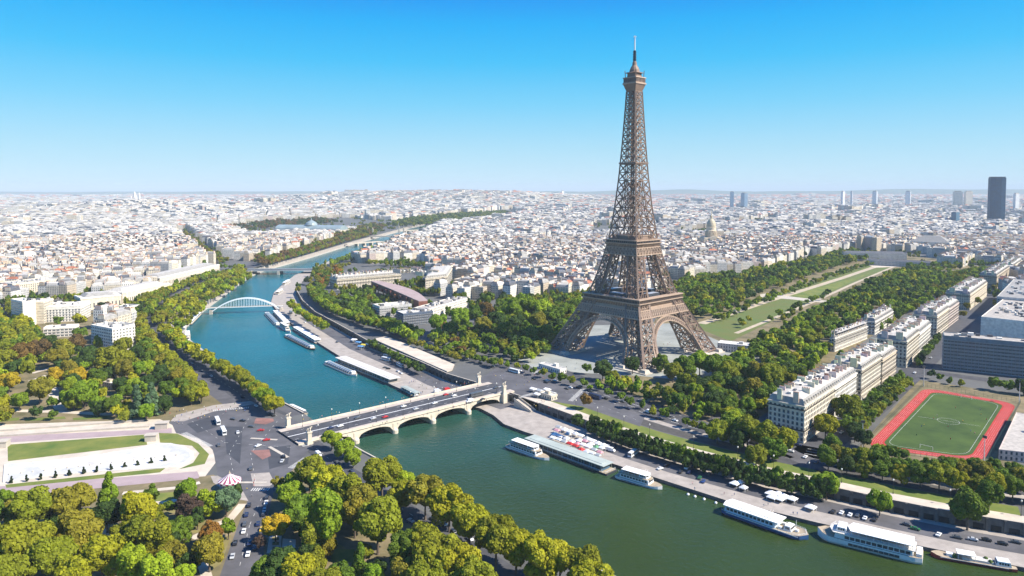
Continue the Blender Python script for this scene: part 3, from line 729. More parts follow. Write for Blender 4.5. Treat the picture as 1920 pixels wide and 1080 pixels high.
def ccw(q):
    ar = sum(q[k][0] * q[(k + 1) % len(q)][1] - q[(k + 1) % len(q)][0] * q[k][1] for k in range(len(q)))
    return q if ar > 0 else q[::-1]
def inset(q, d):
    n = len(q); out = []
    for k in range(n):
        p, a, b_ = Vector(q[k][:2]), Vector(q[k - 1][:2]), Vector(q[(k + 1) % n][:2])
        da = (a - p).normalized(); db = (b_ - p).normalized(); s_ = max(.3, abs(da.x * db.y - da.y * db.x))
        out.append(tuple(p + (da + db) * (d / s_)))
    return out
WALLC = {'cream': (.72, .63, .48), 'white': (.82, .77, .67), 'pale grey': (.54, .53, .50), 'sandy': (.58, .48, .35), 'pinkish': (.60, .48, .42)}
ROOFC = {'zinc': (.32, .305, .28), 'slate': (.11, .115, .13), 'white': (.70, .66, .58), 'pale zinc': (.50, .47, .42), 'red tile': (.40, .15, .085), 'gravel': (.42, .38, .33)}
def house(q, h, wall, roof, form, mk, seed, z0=0.0, chim=True):
    """walls, roof and chimneys of one house on the footprint q. mk(name) gives the mesh each goes to"""
    r = random.Random(seed); q = ccw([tuple(p[:2]) for p in q]); g = r.uniform(.9, 1.08)
    wc = tuple(v * g for v in WALLC[wall]); g = r.uniform(.85, 1.15); rc = tuple(min(.85, v * g) for v in ROOFC[roof])
    W = mk('wall'); W.walls(q, z0, z0 + h, wc, 0)
    ro = mk('roof'); L01 = math.hypot(q[1][0] - q[0][0], q[1][1] - q[0][1]); L12 = math.hypot(q[2][0] - q[1][0], q[2][1] - q[1][1])
    m_ = min(L01, L12); ang = math.atan2(q[1][1] - q[0][1], q[1][0] - q[0][0])
    cx = sum(p[0] for p in q) / len(q); cy = sum(p[1] for p in q) / len(q); top = z0 + h
    if form == 'mansard':
        q1 = inset(q, min(1.6, m_ * .12)); q2 = inset(q, m_ * .40)
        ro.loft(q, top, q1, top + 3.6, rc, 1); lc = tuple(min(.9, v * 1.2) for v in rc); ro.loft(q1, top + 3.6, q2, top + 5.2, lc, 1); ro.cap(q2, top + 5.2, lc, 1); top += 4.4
    elif form == 'hip':
        q2 = inset(q, m_ * .46); ro.loft(q, top, q2, top + m_ * .26, rc, 1); ro.cap(q2, top + m_ * .26, rc, 1); top += m_ * .14
    else:
        q1 = inset(q, .5); ro.loft(q, top, q, top + .7, wc, 2); ro.cap(q1, top + .35, rc, 1); ro.loft(q1, top + .7, q1, top + .35, wc, 2); ro.loft(q, top + .7, q1, top + .7, wc, 2)
        if chim:
            k = mk('roof'); k.box(cx + r.uniform(-.2, .2) * L01, cy, top + .35, min(4, L01 * .3), min(4, L12 * .4), 2.4, ang, tuple(v * .9 for v in wc), 2)
    if chim and form != 'flat':
        co, si = math.cos(ang), math.sin(ang)
        for s_ in (-1, 1):
            k = mk('chimney%d' % s_)
            x, y = s_ * (L01 / 2 - .35), r.uniform(-.12, .12) * L12
            px_, py_ = cx + x * co - y * si, cy + x * si + y * co
            k.box(px_, py_, top - 3.2, .7, L12 * .62, 4.8, ang, tuple(v * .95 for v in WALLC[r.choice(['cream', 'sandy', 'pinkish'])]), 2)
            k.box(px_, py_, top + 1.6, .5, L12 * .5, .7, ang, (.42, .2, .11), 2)
    return top
def single(label, cat, group, q, h, wall, roof, form, seed, name='apartment_house', z0=0.0):
    c = (sum(p[0] for p in q) / len(q), sum(p[1] for p in q) / len(q)); root = thing(name, label, cat, (c[0], c[1], z0), 0, group)
    bs = {}
    def mk(nm): return bs.setdefault(nm, BB())
    house([(p[0] - c[0], p[1] - c[1]) for p in q], h, wall, roof, form, mk, seed)
    par = bs['wall'].build('wall', root); ro = bs['roof'].build('roof', root)
    for k_ in bs:
        if k_.startswith('chimney'): bs[k_].build('chimney', ro)
    return root
FOOT = []      # footprints of the buildings placed by hand
def rect_px(p0, p1, depth, z=0.0):
    """rectangle whose visible long front runs p0 -> p1 (pixels at the foot), going back by depth"""
    a, b_ = at(*p0, z), at(*p1, z); u = (b_ - a).normalized(); v = Vector((-u.y, u.x, 0))
    if v.y < 0 and abs(v.y) > .05: v = -v
    return [a, b_, b_ + v * depth, a + v * depth]
M_GLASS = pm('window_glass', (.05, .06, .075), .15, .3, .4, spec=.6); M_FRAME = pm('window_frame', (.62, .60, .55), .6, .1)
def window_mesh(w, h, frame=True):
    mb = MB(); mb.box((0, -.06, 0), (w, .12, h), 0, 0)
    if frame:
        mb.box((0, -.1, -.25), (w + .5, .35, .22), 0, 1); mb.box((0, -.08, h), (w + .3, .22, .2), 0, 1); mb.box((0, -.09, 0), (.08, .1, h), 0, 1)
    me = bpy.data.meshes.new('window'); me.from_pydata(mb.v, [], mb.f); me.materials.append(M_GLASS); me.materials.append(M_FRAME); me.polygons.foreach_set('material_index', mb.m); me.update(); return me, mb
def put_windows(root, faces, w, h, per=2.9, storey=3.3, z0=1.2, ztop=20, limit=100):
    """windows of the given facades (a, b in the root's frame, outward on the right), each its own part up to the limit"""
    me, mb = window_mesh(w, h); spots = []
    for a, b_ in faces:
        L = math.hypot(b_[0] - a[0], b_[1] - a[1]); n = max(1, int(L / per)); ang = math.atan2(b_[1] - a[1], b_[0] - a[0])
        for k in range(n):
            t = (k + .5) / n; z = z0
            while z + h < ztop: spots.append((z, lerp(a[0], b_[0], t), lerp(a[1], b_[1], t), ang)); z += storey
    spots.sort(key=lambda s_: -s_[0])
    rest = MB()
    for i, (z, x, y, ang) in enumerate(spots):
        if i < limit:
            o = bpy.data.objects.new('window', me); COL.objects.link(o); o.parent = root; o.location = (x, y, z); o.rotation_euler = (0, 0, ang)
        else:
            co, si = math.cos(ang), math.sin(ang); j = len(rest.v)
            rest.v += [(x + p[0] * co - p[1] * si, y + p[0] * si + p[1] * co, z + p[2]) for p in mb.v]; rest.f += [tuple(q + j for q in f) for f in mb.f]; rest.m += mb.m
    if rest.v: o = rest.build('windows', [M_GLASS, M_FRAME], root); o['kind'] = 'stuff'
def mansion(label, q, h, group, wall='cream', seed=1, wins=100, fronts=(0, 1), roofh=4.2):
    """long stone mansion block: storeys, balconies, zinc mansard with dormers, party walls carrying chimneys"""
    q = ccw([(p[0], p[1]) for p in q]); FOOT.append(q)
    c = (sum(p[0] for p in q) / 4, sum(p[1] for p in q) / 4); root = thing('mansion_block', label, 'building', (c[0], c[1], 0), 0, group)
    q = [(p[0] - c[0], p[1] - c[1]) for p in q]; r = random.Random(seed)
    wc = WALLC[wall]; B = BB(); B.walls(q, 0, h, wc, 2 if wins else 0)
    for z, e, hh in ((4.2, .35, .4), (7.6, .7, .25), (h - 3.4, .8, .25), (h - .5, .7, .6)):
        qq = inset(q, -e); B.loft(qq, z, qq, z + hh, tuple(v * .92 for v in wc), 2); B.loft(qq, z + hh, q, z + hh + .01, wc, 2); B.loft(q, z, qq, z, wc, 2)
    w = B.build('wall', root)
    m_ = MB()
    for z, e in ((7.85, .62), (h - 3.15, .72)):
        qq = inset(q, -e)
        for k in range(4): m_.beam((*qq[k], z + .95), (*qq[(k + 1) % 4], z + .95), .09); m_.beam((*qq[k], z + .45), (*qq[(k + 1) % 4], z + .45), .05, 0, .7)
    m_.build('balcony_rail', [pm('black_iron', (.03, .03, .03), .5, .1)], root)
    R_ = BB(); rc = ROOFC['zinc']; lc = ROOFC['pale zinc']
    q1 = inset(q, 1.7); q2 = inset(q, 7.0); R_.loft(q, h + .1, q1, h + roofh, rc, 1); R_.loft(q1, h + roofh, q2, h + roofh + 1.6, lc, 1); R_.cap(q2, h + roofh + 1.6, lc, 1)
    ro = R_.build('roof', root)
    u = Vector((q[1][0] - q[0][0], q[1][1] - q[0][1])); L = u.length; u.normalize(); D = math.hypot(q[2][0] - q[1][0], q[2][1] - q[1][1]); v = Vector((-u.y, u.x)); ang = math.atan2(u.y, u.x); o0 = Vector(q[0])
    n = max(2, int(L / 7)); nC = 0
    for k in range(n + 1):
        t = lerp(.6, L - .6, k / n) + (r.uniform(-1.6, 1.6) if 0 < k < n else 0)
        for s_ in (.24, .72):
            if r.random() < .22: continue
            Cb = BB()
            p = o0 + u * t + v * (D * s_ + r.uniform(-1, 1)); ln = D * r.uniform(.10, .24)
            Cb.box(p.x, p.y, h + 1.2, .7, ln, roofh + 2.3 + r.uniform(-.4, 1.2), ang, tuple(x * r.uniform(.85, 1.1) for x in WALLC['cream']), 2)
            for j in range(5):
                pp = p + v * (ln * (-.4 + .2 * j)); Cb.box(pp.x, pp.y, h + roofh + 3.4, .4, .5, 1.1, ang, (.45, .2, .11), 2)
            Cb.build('chimney', ro)
    # dormers on the two long slopes, roof clutter
    Dm = 0
    for side in (0, 1):
        nd = int(L / 4.2)
        for k in range(nd):
            t = (k + .5) / nd * L; p = o0 + u * t + v * (1.0 if side == 0 else D - 1.0)
            if Dm >= 70: break
            d_ = BB(); d_.box(p.x, p.y, h + .5, 1.7, 1.6, 2.3, ang, wc, 2); d_.box(p.x, p.y - 0, h + 2.8, 1.9, 1.9, .25, ang, rc, 1)
            d_.box(p.x - v.x * .78 * (1 if side == 0 else -1), p.y - v.y * .78 * (1 if side == 0 else -1), h + .9, 1.0, .14, 1.6, ang, (.06, .07, .09), 2); d_.build('dormer', ro); Dm += 1
    for k in range(int(L / 3)):
        p = o0 + u * r.uniform(3, L - 3) + v * (D * r.uniform(.25, .75)); cl = BB(); cl.box(p.x, p.y, h + roofh + 1.3, r.uniform(1.5, 3.5), r.uniform(1.5, 3), r.uniform(.8, 2.2), ang, r.choice([WALLC['white'], ROOFC['slate'], ROOFC['white']]), 2); cl.build('roof_house', ro)
    if wins: put_windows(root, [(q[k], q[(k + 1) % 4]) for k in fronts], 1.35, 2.2, 2.9, 3.35, 1.3, h - .4, wins)
    return root
def flatblock(name, label, q, h, group, wall='white', seed=1, fronts=(0, 1), win=(2.0, 1.6), per=3.2, storey=3.1, limit=90, roof='white', z0=0.0, extra=True):
    """modern flat-roofed block with floor bands, windows and plant rooms"""
    q = ccw([(p[0], p[1]) for p in q]); FOOT.append(q); c = (sum(p[0] for p in q) / 4, sum(p[1] for p in q) / 4)
    root = thing(name, label, 'building', (c[0], c[1], z0), 0, group); q = [(p[0] - c[0], p[1] - c[1]) for p in q]; r = random.Random(seed); wc = WALLC[wall] if isinstance(wall, str) else wall
    B = BB(); B.walls(q, 0, h, wc, 2); z = 3.4
    while z < h - 1:
        qq = inset(q, -.35); B.loft(qq, z, qq, z + .35, tuple(min(.9, v * 1.05) for v in wc), 2); B.loft(qq, z + .35, q, z + .36, wc, 2); B.loft(q, z - .01, qq, z, wc, 2); z += storey
    B.build('wall', root); R_ = BB(); q1 = inset(q, .5); rc = ROOFC[roof]
    R_.loft(q, h, q, h + .9, wc, 2); R_.loft(q, h + .9, q1, h + .9, wc, 2); R_.loft(q1, h + .9, q1, h + .3, wc, 2); R_.cap(q1, h + .3, rc, 1)
    ro = R_.build('roof', root); u = Vector((q[1][0] - q[0][0], q[1][1] - q[0][1])); v = Vector((q[3][0] - q[0][0], q[3][1] - q[0][1])); ang = math.atan2(u.y, u.x)
    if extra:
        for k in range(int(3 + u.length * v.length / 160)):
            p = Vector(q[0]) + u * r.uniform(.1, .9) + v * r.uniform(.15, .85); P_ = BB(); P_.box(p.x, p.y, h + .3, r.uniform(1.5, 5), r.uniform(1.5, 4), r.uniform(1, 3), ang, r.choice([WALLC['white'], WALLC['pale grey'], ROOFC['slate'], ROOFC['zinc']]), 2); P_.build('plant_room', ro)
    if limit: put_windows(root, [(q[k], q[(k + 1) % 4]) for k in fronts], win[0], win[1], per, storey, 1.1, h - .2, limit)
    return root
# the stone mansion block beside the sports ground: two houses deep in a line
c0, c1, c3 = at(1507, 832), at(1677, 703), at(1440, 744, 27); dv = c3 - c0; dv.z = 0
u = (c1 - c0).normalized(); dv = dv - u * dv.dot(u); W_ = dv.length; L_ = (c1 - c0).length; dvn = dv.normalized()
GB = 'mansion blocks beside the long park'
MBX = c0, u, dvn, L_, W_
def mq(t0, t1, d0=0, d1=None): return [c0 + u * t0 + dvn * d0, c0 + u * t1 + dvn * d0, c0 + u * t1 + dvn * (d1 or W_), c0 + u * t0 + dvn * (d1 or W_)]
mansion('cream stone mansion block whose short end faces the river, beside the sports pitch', mq(0, L_ * .27), 25, GB, 'cream', 3, 100, (0, 1, 2, 3))
mansion('pale stone mansion block joined behind the river-facing end block', mq(L_ * .2715, L_ * .52, 1.5), 23.6, GB, 'white', 4, 80, (0, 2))
mansion('cream stone mansion block with ribbed balconies, just past the roof gap', mq(L_ * .555, L_ * .80, 0), 24.4, GB, 'cream', 5, 80, (0, 1, 2, 3))
mansion('sandy stone mansion block ending at the cross street by the pitch', mq(L_ * .8015, L_, -1.0), 22.6, GB, 'sandy', 6, 80, (0, 1, 2))
def mrow(label, p0, p1, ptop, h, seed, wins=0, wall='cream'):
    """front foot p0 -> p1 in pixels, ptop = a pixel on the far-left roof edge that fixes the depth"""
    a, b_ = at(*p0), at(*p1); uu = (b_ - a).normalized(); d = at(*ptop, h) - a; d.z = 0; d = d - uu * d.dot(uu)
    return mansion(label, [a, b_, b_ + d, a + d], h, GB, wall, seed, wins, (0, 1, 2, 3))
mrow('cream mansion block with slate blue shaded end across the cross street', (1699, 690), (1722, 668), (1640, 636), 25, 11, 60)
mrow('white mansion block joined behind the slate blue shaded end', (1722.3, 667.7), (1744, 647), (1668, 618), 23, 17, 50, 'white')
mrow('cream mansion block with cluttered grey roof, nearest the dark hotel', (1756, 632), (1778, 614), (1700, 596), 24, 12, 50)
mrow('pinkish mansion block joined behind the cluttered grey roof', (1778.3, 613.7), (1797, 599), (1724, 585), 22, 18, 50, 'pinkish')
mrow('low cream mansion with pale zinc roof between the park trees', (1565, 660), (1626, 635), (1540, 640), 14, 13, 40, 'white')
mrow('low cream mansion with green-edged roof deeper among the park trees', (1640, 628), (1674, 606), (1608, 606), 15, 14, 40, 'white')
mrow('cream mansion block at the avenue bend, between the dark hotel and the far avenue', (1818, 582), (1850, 556), (1768, 552), 22, 15, 0)
mrow('sandy mansion block with sunlit flank, on the far avenue', (1868, 544), (1892, 525), (1822, 524), 24, 16, 0, 'sandy')
mrow('cream mansion block farthest along the avenue at the right edge', (1899, 520), (1916, 507), (1856, 508), 21, 19, 0)
# the glass-grid hotel
q = rect_px((1768, 692), (1975, 714), 20)
M_HG = pm('blue_glass', (.06, .09, .11), .2, .25, .3, spec=.6)
flatblock('hotel', 'long dark grid-fronted slab hotel facing the sports pitch', q, 31, None, (.19, .235, .26), 21, (0, 3), (2.0, 1.9), 2.7, 3.1, 100, 'gravel')
flatblock('office_block', 'pale stepped office wing with blank white end wall behind the grid-fronted hotel', [at(1838, 640), at(1990, 660), at(2010, 610), at(1880, 600)], 27, None, 'white', 22, (), roof='gravel', limit=0)
flatblock('office_block', 'grey tiled office block with roof decks at the right edge behind the hotel', [at(1868, 600), at(1990, 612), at(2000, 570), at(1900, 560)], 30, None, 'pale grey', 23, (0, 3), roof='zinc', limit=60)
# white apartments on the left
GL = 'white apartment blocks by the left avenue'
flatblock('apartment_block', 'bright white stepped apartment tower with dark window slits at the garden edge', rect_px((172, 656), (212, 665), 20), 26, GL, 'white', 31, (0, 1, 3), (1.6, 1.3), 3.2, 3.2, 80)
flatblock('apartment_block', 'white apartment block with grey roof joined to the stepped tower on its right', rect_px((214, 660), (254, 652), 24), 25, GL, 'white', 32, (0, 1), (1.2, 1.9), 2.6, 3.2, 80, 'zinc')
flatblock('apartment_block', 'tall white slab with columns of square windows left of the garden avenue', rect_px((22, 606), (44, 612), 14), 30, GL, 'white', 33, (0, 3), (1.4, 1.4), 3.4, 3.2, 60)
flatblock('apartment_block', 'cream apartment block rising behind the square-windowed white slab', rect_px((46, 608), (66, 600), 22), 27, GL, 'cream', 34, (0, 1), (1.4, 1.7), 3.2, 3.2, 60)
flatblock('apartment_block', 'low white terrace-stepped block half hidden in the left garden trees', rect_px((82, 634), (144, 630), 14), 11, GL, 'white', 35, (0, 1), (3.0, 1.5), 4.0, 3.2, 50)
flatblock('apartment_block', 'white courtyard block with crowded roof behind the terrace-stepped block', rect_px((62, 606), (152, 602), 40), 19, GL, 'white', 36, (0, 1), (1.3, 1.8), 3.4, 3.2, 80, 'white')
flatblock('apartment_block', 'long cream block with grey roof running back along the left avenue', rect_px((24, 560), (116, 548), 40), 22, GL, 'cream', 37, (0, 1), (1.2, 1.9), 3.2, 3.3, 90, 'pale zinc')
flatblock('apartment_block', 'small white block with grey canopy roof by the river avenue trees', rect_px((218, 600), (262, 590), 20), 13, GL, 'white', 38, (0, 1), (2, 1.6), 4, 3.2, 40, 'zinc')
# colonnaded museum with pale blue roofs
GM = 'wings of the pale museum palace'
def wing(label, p0, p1, depth, h, seed, roof):
    q = ccw(rect_px(p0, p1, depth)); FOOT.append([(p[0], p[1]) for p in q]); c = (sum(p[0] for p in q) / 4, sum(p[1] for p in q) / 4); root = thing('museum_wing', label, 'building', (c[0], c[1], 0), 0, GM)
    q = [(p[0] - c[0], p[1] - c[1]) for p in q]; B = BB(); B.walls(q, 0, h, WALLC['cream'], 2); qq = inset(q, -.5); B.loft(qq, h - 1.2, qq, h, WALLC['white'], 2); B.loft(qq, h, q, h, WALLC['white'], 2); B.build('wall', root)
    R_ = BB(); q1 = inset(q, 2.0); R_.loft(q, h, q, h + .8, WALLC['white'], 2); R_.cap(q1, h + .5, WALLC['white'], 1); R_.loft(q, h + .8, q1, h + .8, WALLC['white'], 1)
    q3, q4 = inset(q, 5), inset(q, min(12, depth * .36)); R_.loft(q3, h + .5, q4, h + 4.5, ROOFC[roof], 1); R_.cap(q4, h + 4.5, ROOFC['pale zinc'], 1); R_.build('roof', root)
    put_windows(root, [(q[0], q[1]), (q[1], q[2])], 1.6, 6.5, 4.5, 30, 3, h, 40)
wing('cream museum wing with curved blue-grey roof nearest the white apartments', (152, 583), (228, 575), 42, 17, 41, 'zinc')
wing('long cream museum wing with pale blue roof in the middle of the palace', (230, 572), (318, 552), 36, 18, 42, 'pale zinc')
wing('cream museum wing with broad flat roof ending at the river trees', (300, 540), (412, 512), 40, 17, 43, 'zinc')
# palace, timber-coloured museum and neighbours on the boathouse bank
mansion('cream river palace with long grey roof beyond the footbridge', rect_px((632, 543), (752, 532), 30), 17, None, 'cream', 51, 40, (0, 1, 3))
def museum():
    root = thing('long_museum', 'long rust-red museum on stilts with coloured boxes on its side', 'building', at(740, 580), 0, None); o = at(740, 580)
    a, b_ = at(700, 548) - o, at(790, 590) - o; a.z = b_.z = 0; FOOT.append([(p.x + o.x, p.y + o.y) for p in (a + Vector((-8, -12, 0)), b_ + Vector((8, -12, 0)), b_ + Vector((14, 22, 0)), a + Vector((0, 22, 0)))])
    u_ = (b_ - a).normalized(); v_ = Vector((-u_.y, u_.x, 0)); 
    if v_.y < 0: v_ = -v_
    L = (b_ - a).length; ang = math.atan2(u_.y, u_.x); r = random.Random(4)
    B = BB(); n = 10; front = []; back = []
    for k in range(n + 1):
        t = k / n; p = a + u_ * L * t + v_ * (5 * math.sin(math.pi * t)); w = 9 + 10 * math.sin(math.pi * t); front.append((p.x - v_.x * w * .4, p.y - v_.y * w * .4)); back.append((p.x + v_.x * w, p.y + v_.y * w))
    q = ccw(front + back[::-1]); B.walls(q, 8, 18, (.22, .09, .06), 2); B.build('wall', root)
    R_ = BB(); m_ = MB(); m_.prism(q, 18.0, 18.8); m_.build('roof', [pm('rust_roof', (.36, .27, .25), .8, .15, .1)], root)
    for k in range(9):
        t = (k + .6) / 9.6; p = a + u_ * L * t - v_ * (1.5 + 2.0 * math.sin(math.pi * t)); bx = BB(); bx.box(p.x, p.y, 9.5 + r.random() * 2, r.uniform(4, 8), r.uniform(5, 8), r.uniform(4, 7), ang, r.choice([(.30, .04, .03), (.40, .12, .04), (.20, .07, .05), (.45, .30, .10), (.12, .06, .05)]), 2); bx.build('gallery_box', root)
    for k in range(8):
        p = a + u_ * L * (k + .5) / 8; s_ = MB(); s_.lathe([(.9, 0), (.8, 9)], 8, (p.x + v_.x * 4, p.y + v_.y * 4)); s_.build('stilt', [MATS['black_iron']], root)
museum()
flatblock('office_block', 'grey slatted office building in front of the rust-red museum', rect_px((712, 596), (772, 590), 26), 14, None, 'pale grey', 52, (0, 3), (2.4, 1.2), 3, 3, 60, 'white')
flatblock('office_block', 'dark glass-fronted building with white roof beside the quay trees', rect_px((756, 612), (812, 606), 24), 15, None, (.10, .13, .18), 53, (0, 3), (2.2, 1.8), 3, 3.2, 60, 'white')
flatblock('office_block', 'pale low building with roof terraces behind the dark glass-fronted one', rect_px((800, 600), (880, 575), 22), 13, None, 'white', 54, (0, 1), (1.6, 1.5), 3.4, 3.2, 60, 'gravel')
mansion('tall apartment block with deep blue shaded flank beyond the rust-red museum', [at(798, 554), at(838, 549), at(848, 531), at(808, 534)], 27, None, 'cream', 55, 60, (0, 1, 2, 3))
def long_palace(label, p0, p1, depth, h, wall, roofc, seed, name='barracks'):
    q = rect_px(p0, p1, depth); FOOT.append([(p[0], p[1]) for p in q]); return single(label, 'building', None, q, h, wall, roofc, 'hip', seed, name)
long_palace('long military school wing with dark slate roof closing the park', (1582, 488), (1700, 490), 16, 18, 'pale grey', 'slate', 61)
long_palace('pale many-windowed wing right of the military school', (1706, 470), (1780, 474), 60, 26, 'white', 'zinc', 62)
long_palace('low dark-roofed barracks in front of the military school', (1625, 497), (1750, 503), 14, 11, 'pale grey', 'slate', 63)
long_palace('dark slate-roofed barracks at the right end of the park', (1790, 484), (1870, 489), 16, 19, 'pale grey', 'slate', 64)
# far landmarks
def far_at(px, depth): return Vector((CAM[0] + (px - 960) / FPX * depth, CAM[1] + depth, 0))
def skyscraper():
    p = far_at(1868, 3350); T = thing('skyscraper', 'lone dark blue-black skyscraper standing far above the roofs on the right', 'skyscraper', p, R(-14))
    mb = MB(); w, d = 66, 34
    poly = [(-w / 2, -d * .38), (-w * .2, -d / 2), (w * .2, -d / 2), (w / 2, -d * .38), (w / 2, d * .38), (w * .2, d / 2), (-w * .2, d / 2), (-w / 2, d * .38)]
    mb.prism(poly, 0, 222, 0); mb.build('tower_body', [pm('dark_curtain_glass', (.003, .042, .10), .6, .3, .08, spec=.15)], T)
    m2 = MB(); m2.prism([(x * .93, y * .93) for x, y in poly], 222, 227, 0); m2.build('crown_storey', [pm('dark_curtain_glass_top', (.03, .045, .06), .4, .2)], T)
    m3 = MB()
    for z in range(12, 222, 12): m3.prism([(x * 1.004, y * 1.004) for x, y in poly], z, z + .8, 0)
    m3.build('floor_band', [pm('dark_band', (.01, .045, .075), .6, .1)], T); FOOT.append([(p.x - 60, p.y - 40), (p.x + 60, p.y - 40), (p.x + 60, p.y + 40), (p.x - 60, p.y + 40)])
skyscraper()
def dome_church():
    p = far_at(1334, 2030); T = thing('domed_church', 'golden ribbed dome with lantern on a pale stone drum right of the iron tower', 'church', p)
    ms = pm('church_stone', (.60, .50, .36), .85, .1); mg = pm('gilded_lead', (.46, .39, .26), .6, .2, .3)
    mb = MB(); mb.box((0, 0, 0), (56, 56, 26)); mb.box((0, 0, 26), (50, 50, 3)); mb.frustum((0, -30, 0), (26, 10), (26, 10), 28); mb.frustum((0, -30, 28), (26, 10), (4, 10), 6); mb.build('nave', [ms], T)
    mb = MB(); mb.lathe([(15.5, 29), (15.5, 47), (16.6, 48), (14, 49), (13.6, 57), (14.6, 58), (13.6, 59)], 24)
    for k in range(20): a = k * math.pi / 10; mb.beam((17 * math.cos(a), 17 * math.sin(a), 29), (17 * math.cos(a), 17 * math.sin(a), 46), 1.4)
    dr = mb.build('drum', [ms], T)
    mb = MB(); mb.lathe([(13.5, 59), (13.4, 64), (12.2, 70), (9.8, 76), (6.4, 80.5), (3.4, 82.5)], 24); dm = mb.build('dome', [mg], T)
    mb = MB(); mb.lathe([(3.2, 82), (3.0, 89), (3.6, 90), (1.6, 92), (.9, 99), (.2, 107)], 12); mb.build('lantern', [mg], dm); FOOT.append([(p.x - 45, p.y - 50), (p.x + 45, p.y - 50), (p.x + 45, p.y + 45), (p.x - 45, p.y + 45)])
dome_church()
def hill_church():
    p = far_at(253, 4750); T = thing('hilltop_basilica', 'tiny white domed basilica on the far left hilltop horizon', 'church', (p.x, p.y, 72)); ms = pm('white_travertine', (.62, .62, .60), .7, .06)
    mb = MB(); mb.box((0, 10, -40), (50, 80, 62)); mb.build('nave', [ms], T)
    mb = MB(); mb.lathe([(9, 20), (9, 42), (9.5, 50), (8, 62), (4.5, 72), (1.5, 77), (.2, 83)], 14); mb.build('dome', [ms], T)
    for x, y in ((-18, -12), (18, -12), (-18, 26), (18, 26)): mb = MB(); mb.lathe([(5, 20), (5, 33), (4.6, 40), (2.5, 47), (.2, 52)], 10, (x, y)); mb.build('small_dome', [ms], T)
    mb = MB(); mb.box((0, 58, -40), (10, 10, 100)); mb.frustum((0, 58, 60), (10, 10), (1, 1), 14); mb.build('bell_tower', [ms], T)
hill_church()
def glass_hall():
    q = rect_px((512, 441), (634, 443), 90); FOOT.append([(p.x, p.y) for p in q]); c = sum(q, Vector()) / 4; T = thing('exhibition_hall', 'long exhibition palace with teal glass barrel roofs beyond the autumn trees', 'building', c)
    a, b_, b2, a2 = [p - c for p in q]; B = BB(); B.walls(ccw([(p.x, p.y) for p in (a, b_, b2, a2)]), 0, 20, WALLC['cream'], 0); B.cap(ccw([(p.x, p.y) for p in (a, b_, b2, a2)]), 20, ROOFC['zinc'], 1); B.build('wall', T)
    mg = pm('teal_roof_glass', (.24, .30, .31), .4, .2, .05); mb = MB(); n = 10; u_ = (b_ - a); m0 = (a + a2) / 2; m1 = (b_ + b2) / 2; hw = (a2 - a).length * .36; vv = (a2 - a).normalized()
    for k in range(n):
        t0, t1 = math.pi * k / n, math.pi * (k + 1) / n
        P_ = lambda m, t: m + vv * (-hw * math.cos(t)) + Vector((0, 0, 20 + 17 * math.sin(t)))
        mb.face([P_(m0, t0), P_(m1, t0), P_(m1, t1), P_(m0, t1)])
    mb.face([P_(m0, math.pi * k / n) for k in range(n + 1)]); mb.face([P_(m1, math.pi * k / n) for k in range(n, -1, -1)])
    rf = mb.build('glass_roof', [mg], T); mb = MB(); mc = (m0 + m1) / 2; mb.lathe([(hw * .7, 36), (hw * .6, 44), (hw * .35, 50), (3, 54), (1.5, 62)], 16, (mc.x, mc.y)); mb.build('dome', [mg], rf)
glass_hall()
for i, (px, dep, h, w, lab) in enumerate(((932, 7600, 200, 34, 'pale blue twin-topped tower block on the horizon above the river'), (1055, 8200, 210, 30, 'white slab tower block on the horizon just left of the iron tower'), (1580, 6200, 165, 40, 'pale tower block on the right horizon, leftmost of the pair'), (1596, 6300, 168, 36, 'pale tower block on the right horizon, rightmost of the pair'), (1372, 5600, 150, 52, 'blue-grey slab tower block beyond the golden dome'), (1395, 5600, 140, 60, 'wide blue-grey slab tower block beyond the golden dome'), (1640, 6400, 172, 40, 'pale slim tower block far behind the military school'), (1702, 6600, 165, 44, 'white tower block above the far right roofs'), (1795, 6100, 170, 70, 'broad cream slab block beside the dark skyscraper'), (1815, 6150, 165, 60, 'second cream slab block nearest the dark skyscraper'), (1905, 5200, 140, 40, 'pale tower block right of the dark skyscraper'), (1792, 3300, 62, 46, 'dark blue mid-rise office slab left of the dark skyscraper'))):
    h = min(h, 152); p = far_at(px, dep); T = thing('tower_block', lab, 'tower', p, R(20 * i)); mb = MB(); mb.box((0, 0, 0), (w, w * .45, h * .96)); mb.build('tower_body', [pm('far_slab' + 'abcdefghijkl'[i], [(.55, .6, .66), (.7, .7, .7), (.6, .6, .62), (.58, .58, .6), (.22, .32, .42), (.2, .3, .4), (.55, .58, .6), (.7, .68, .66), (.62, .55, .45), (.62, .55, .45), (.6, .6, .6), (.06, .13, .2)][i], .5, .15, .05)], T)
    mb = MB(); mb.box((0, 0, h * .96), (w * .7, w * .3, h * .04)); mb.build('plant_storey', [M_QUAY], T)

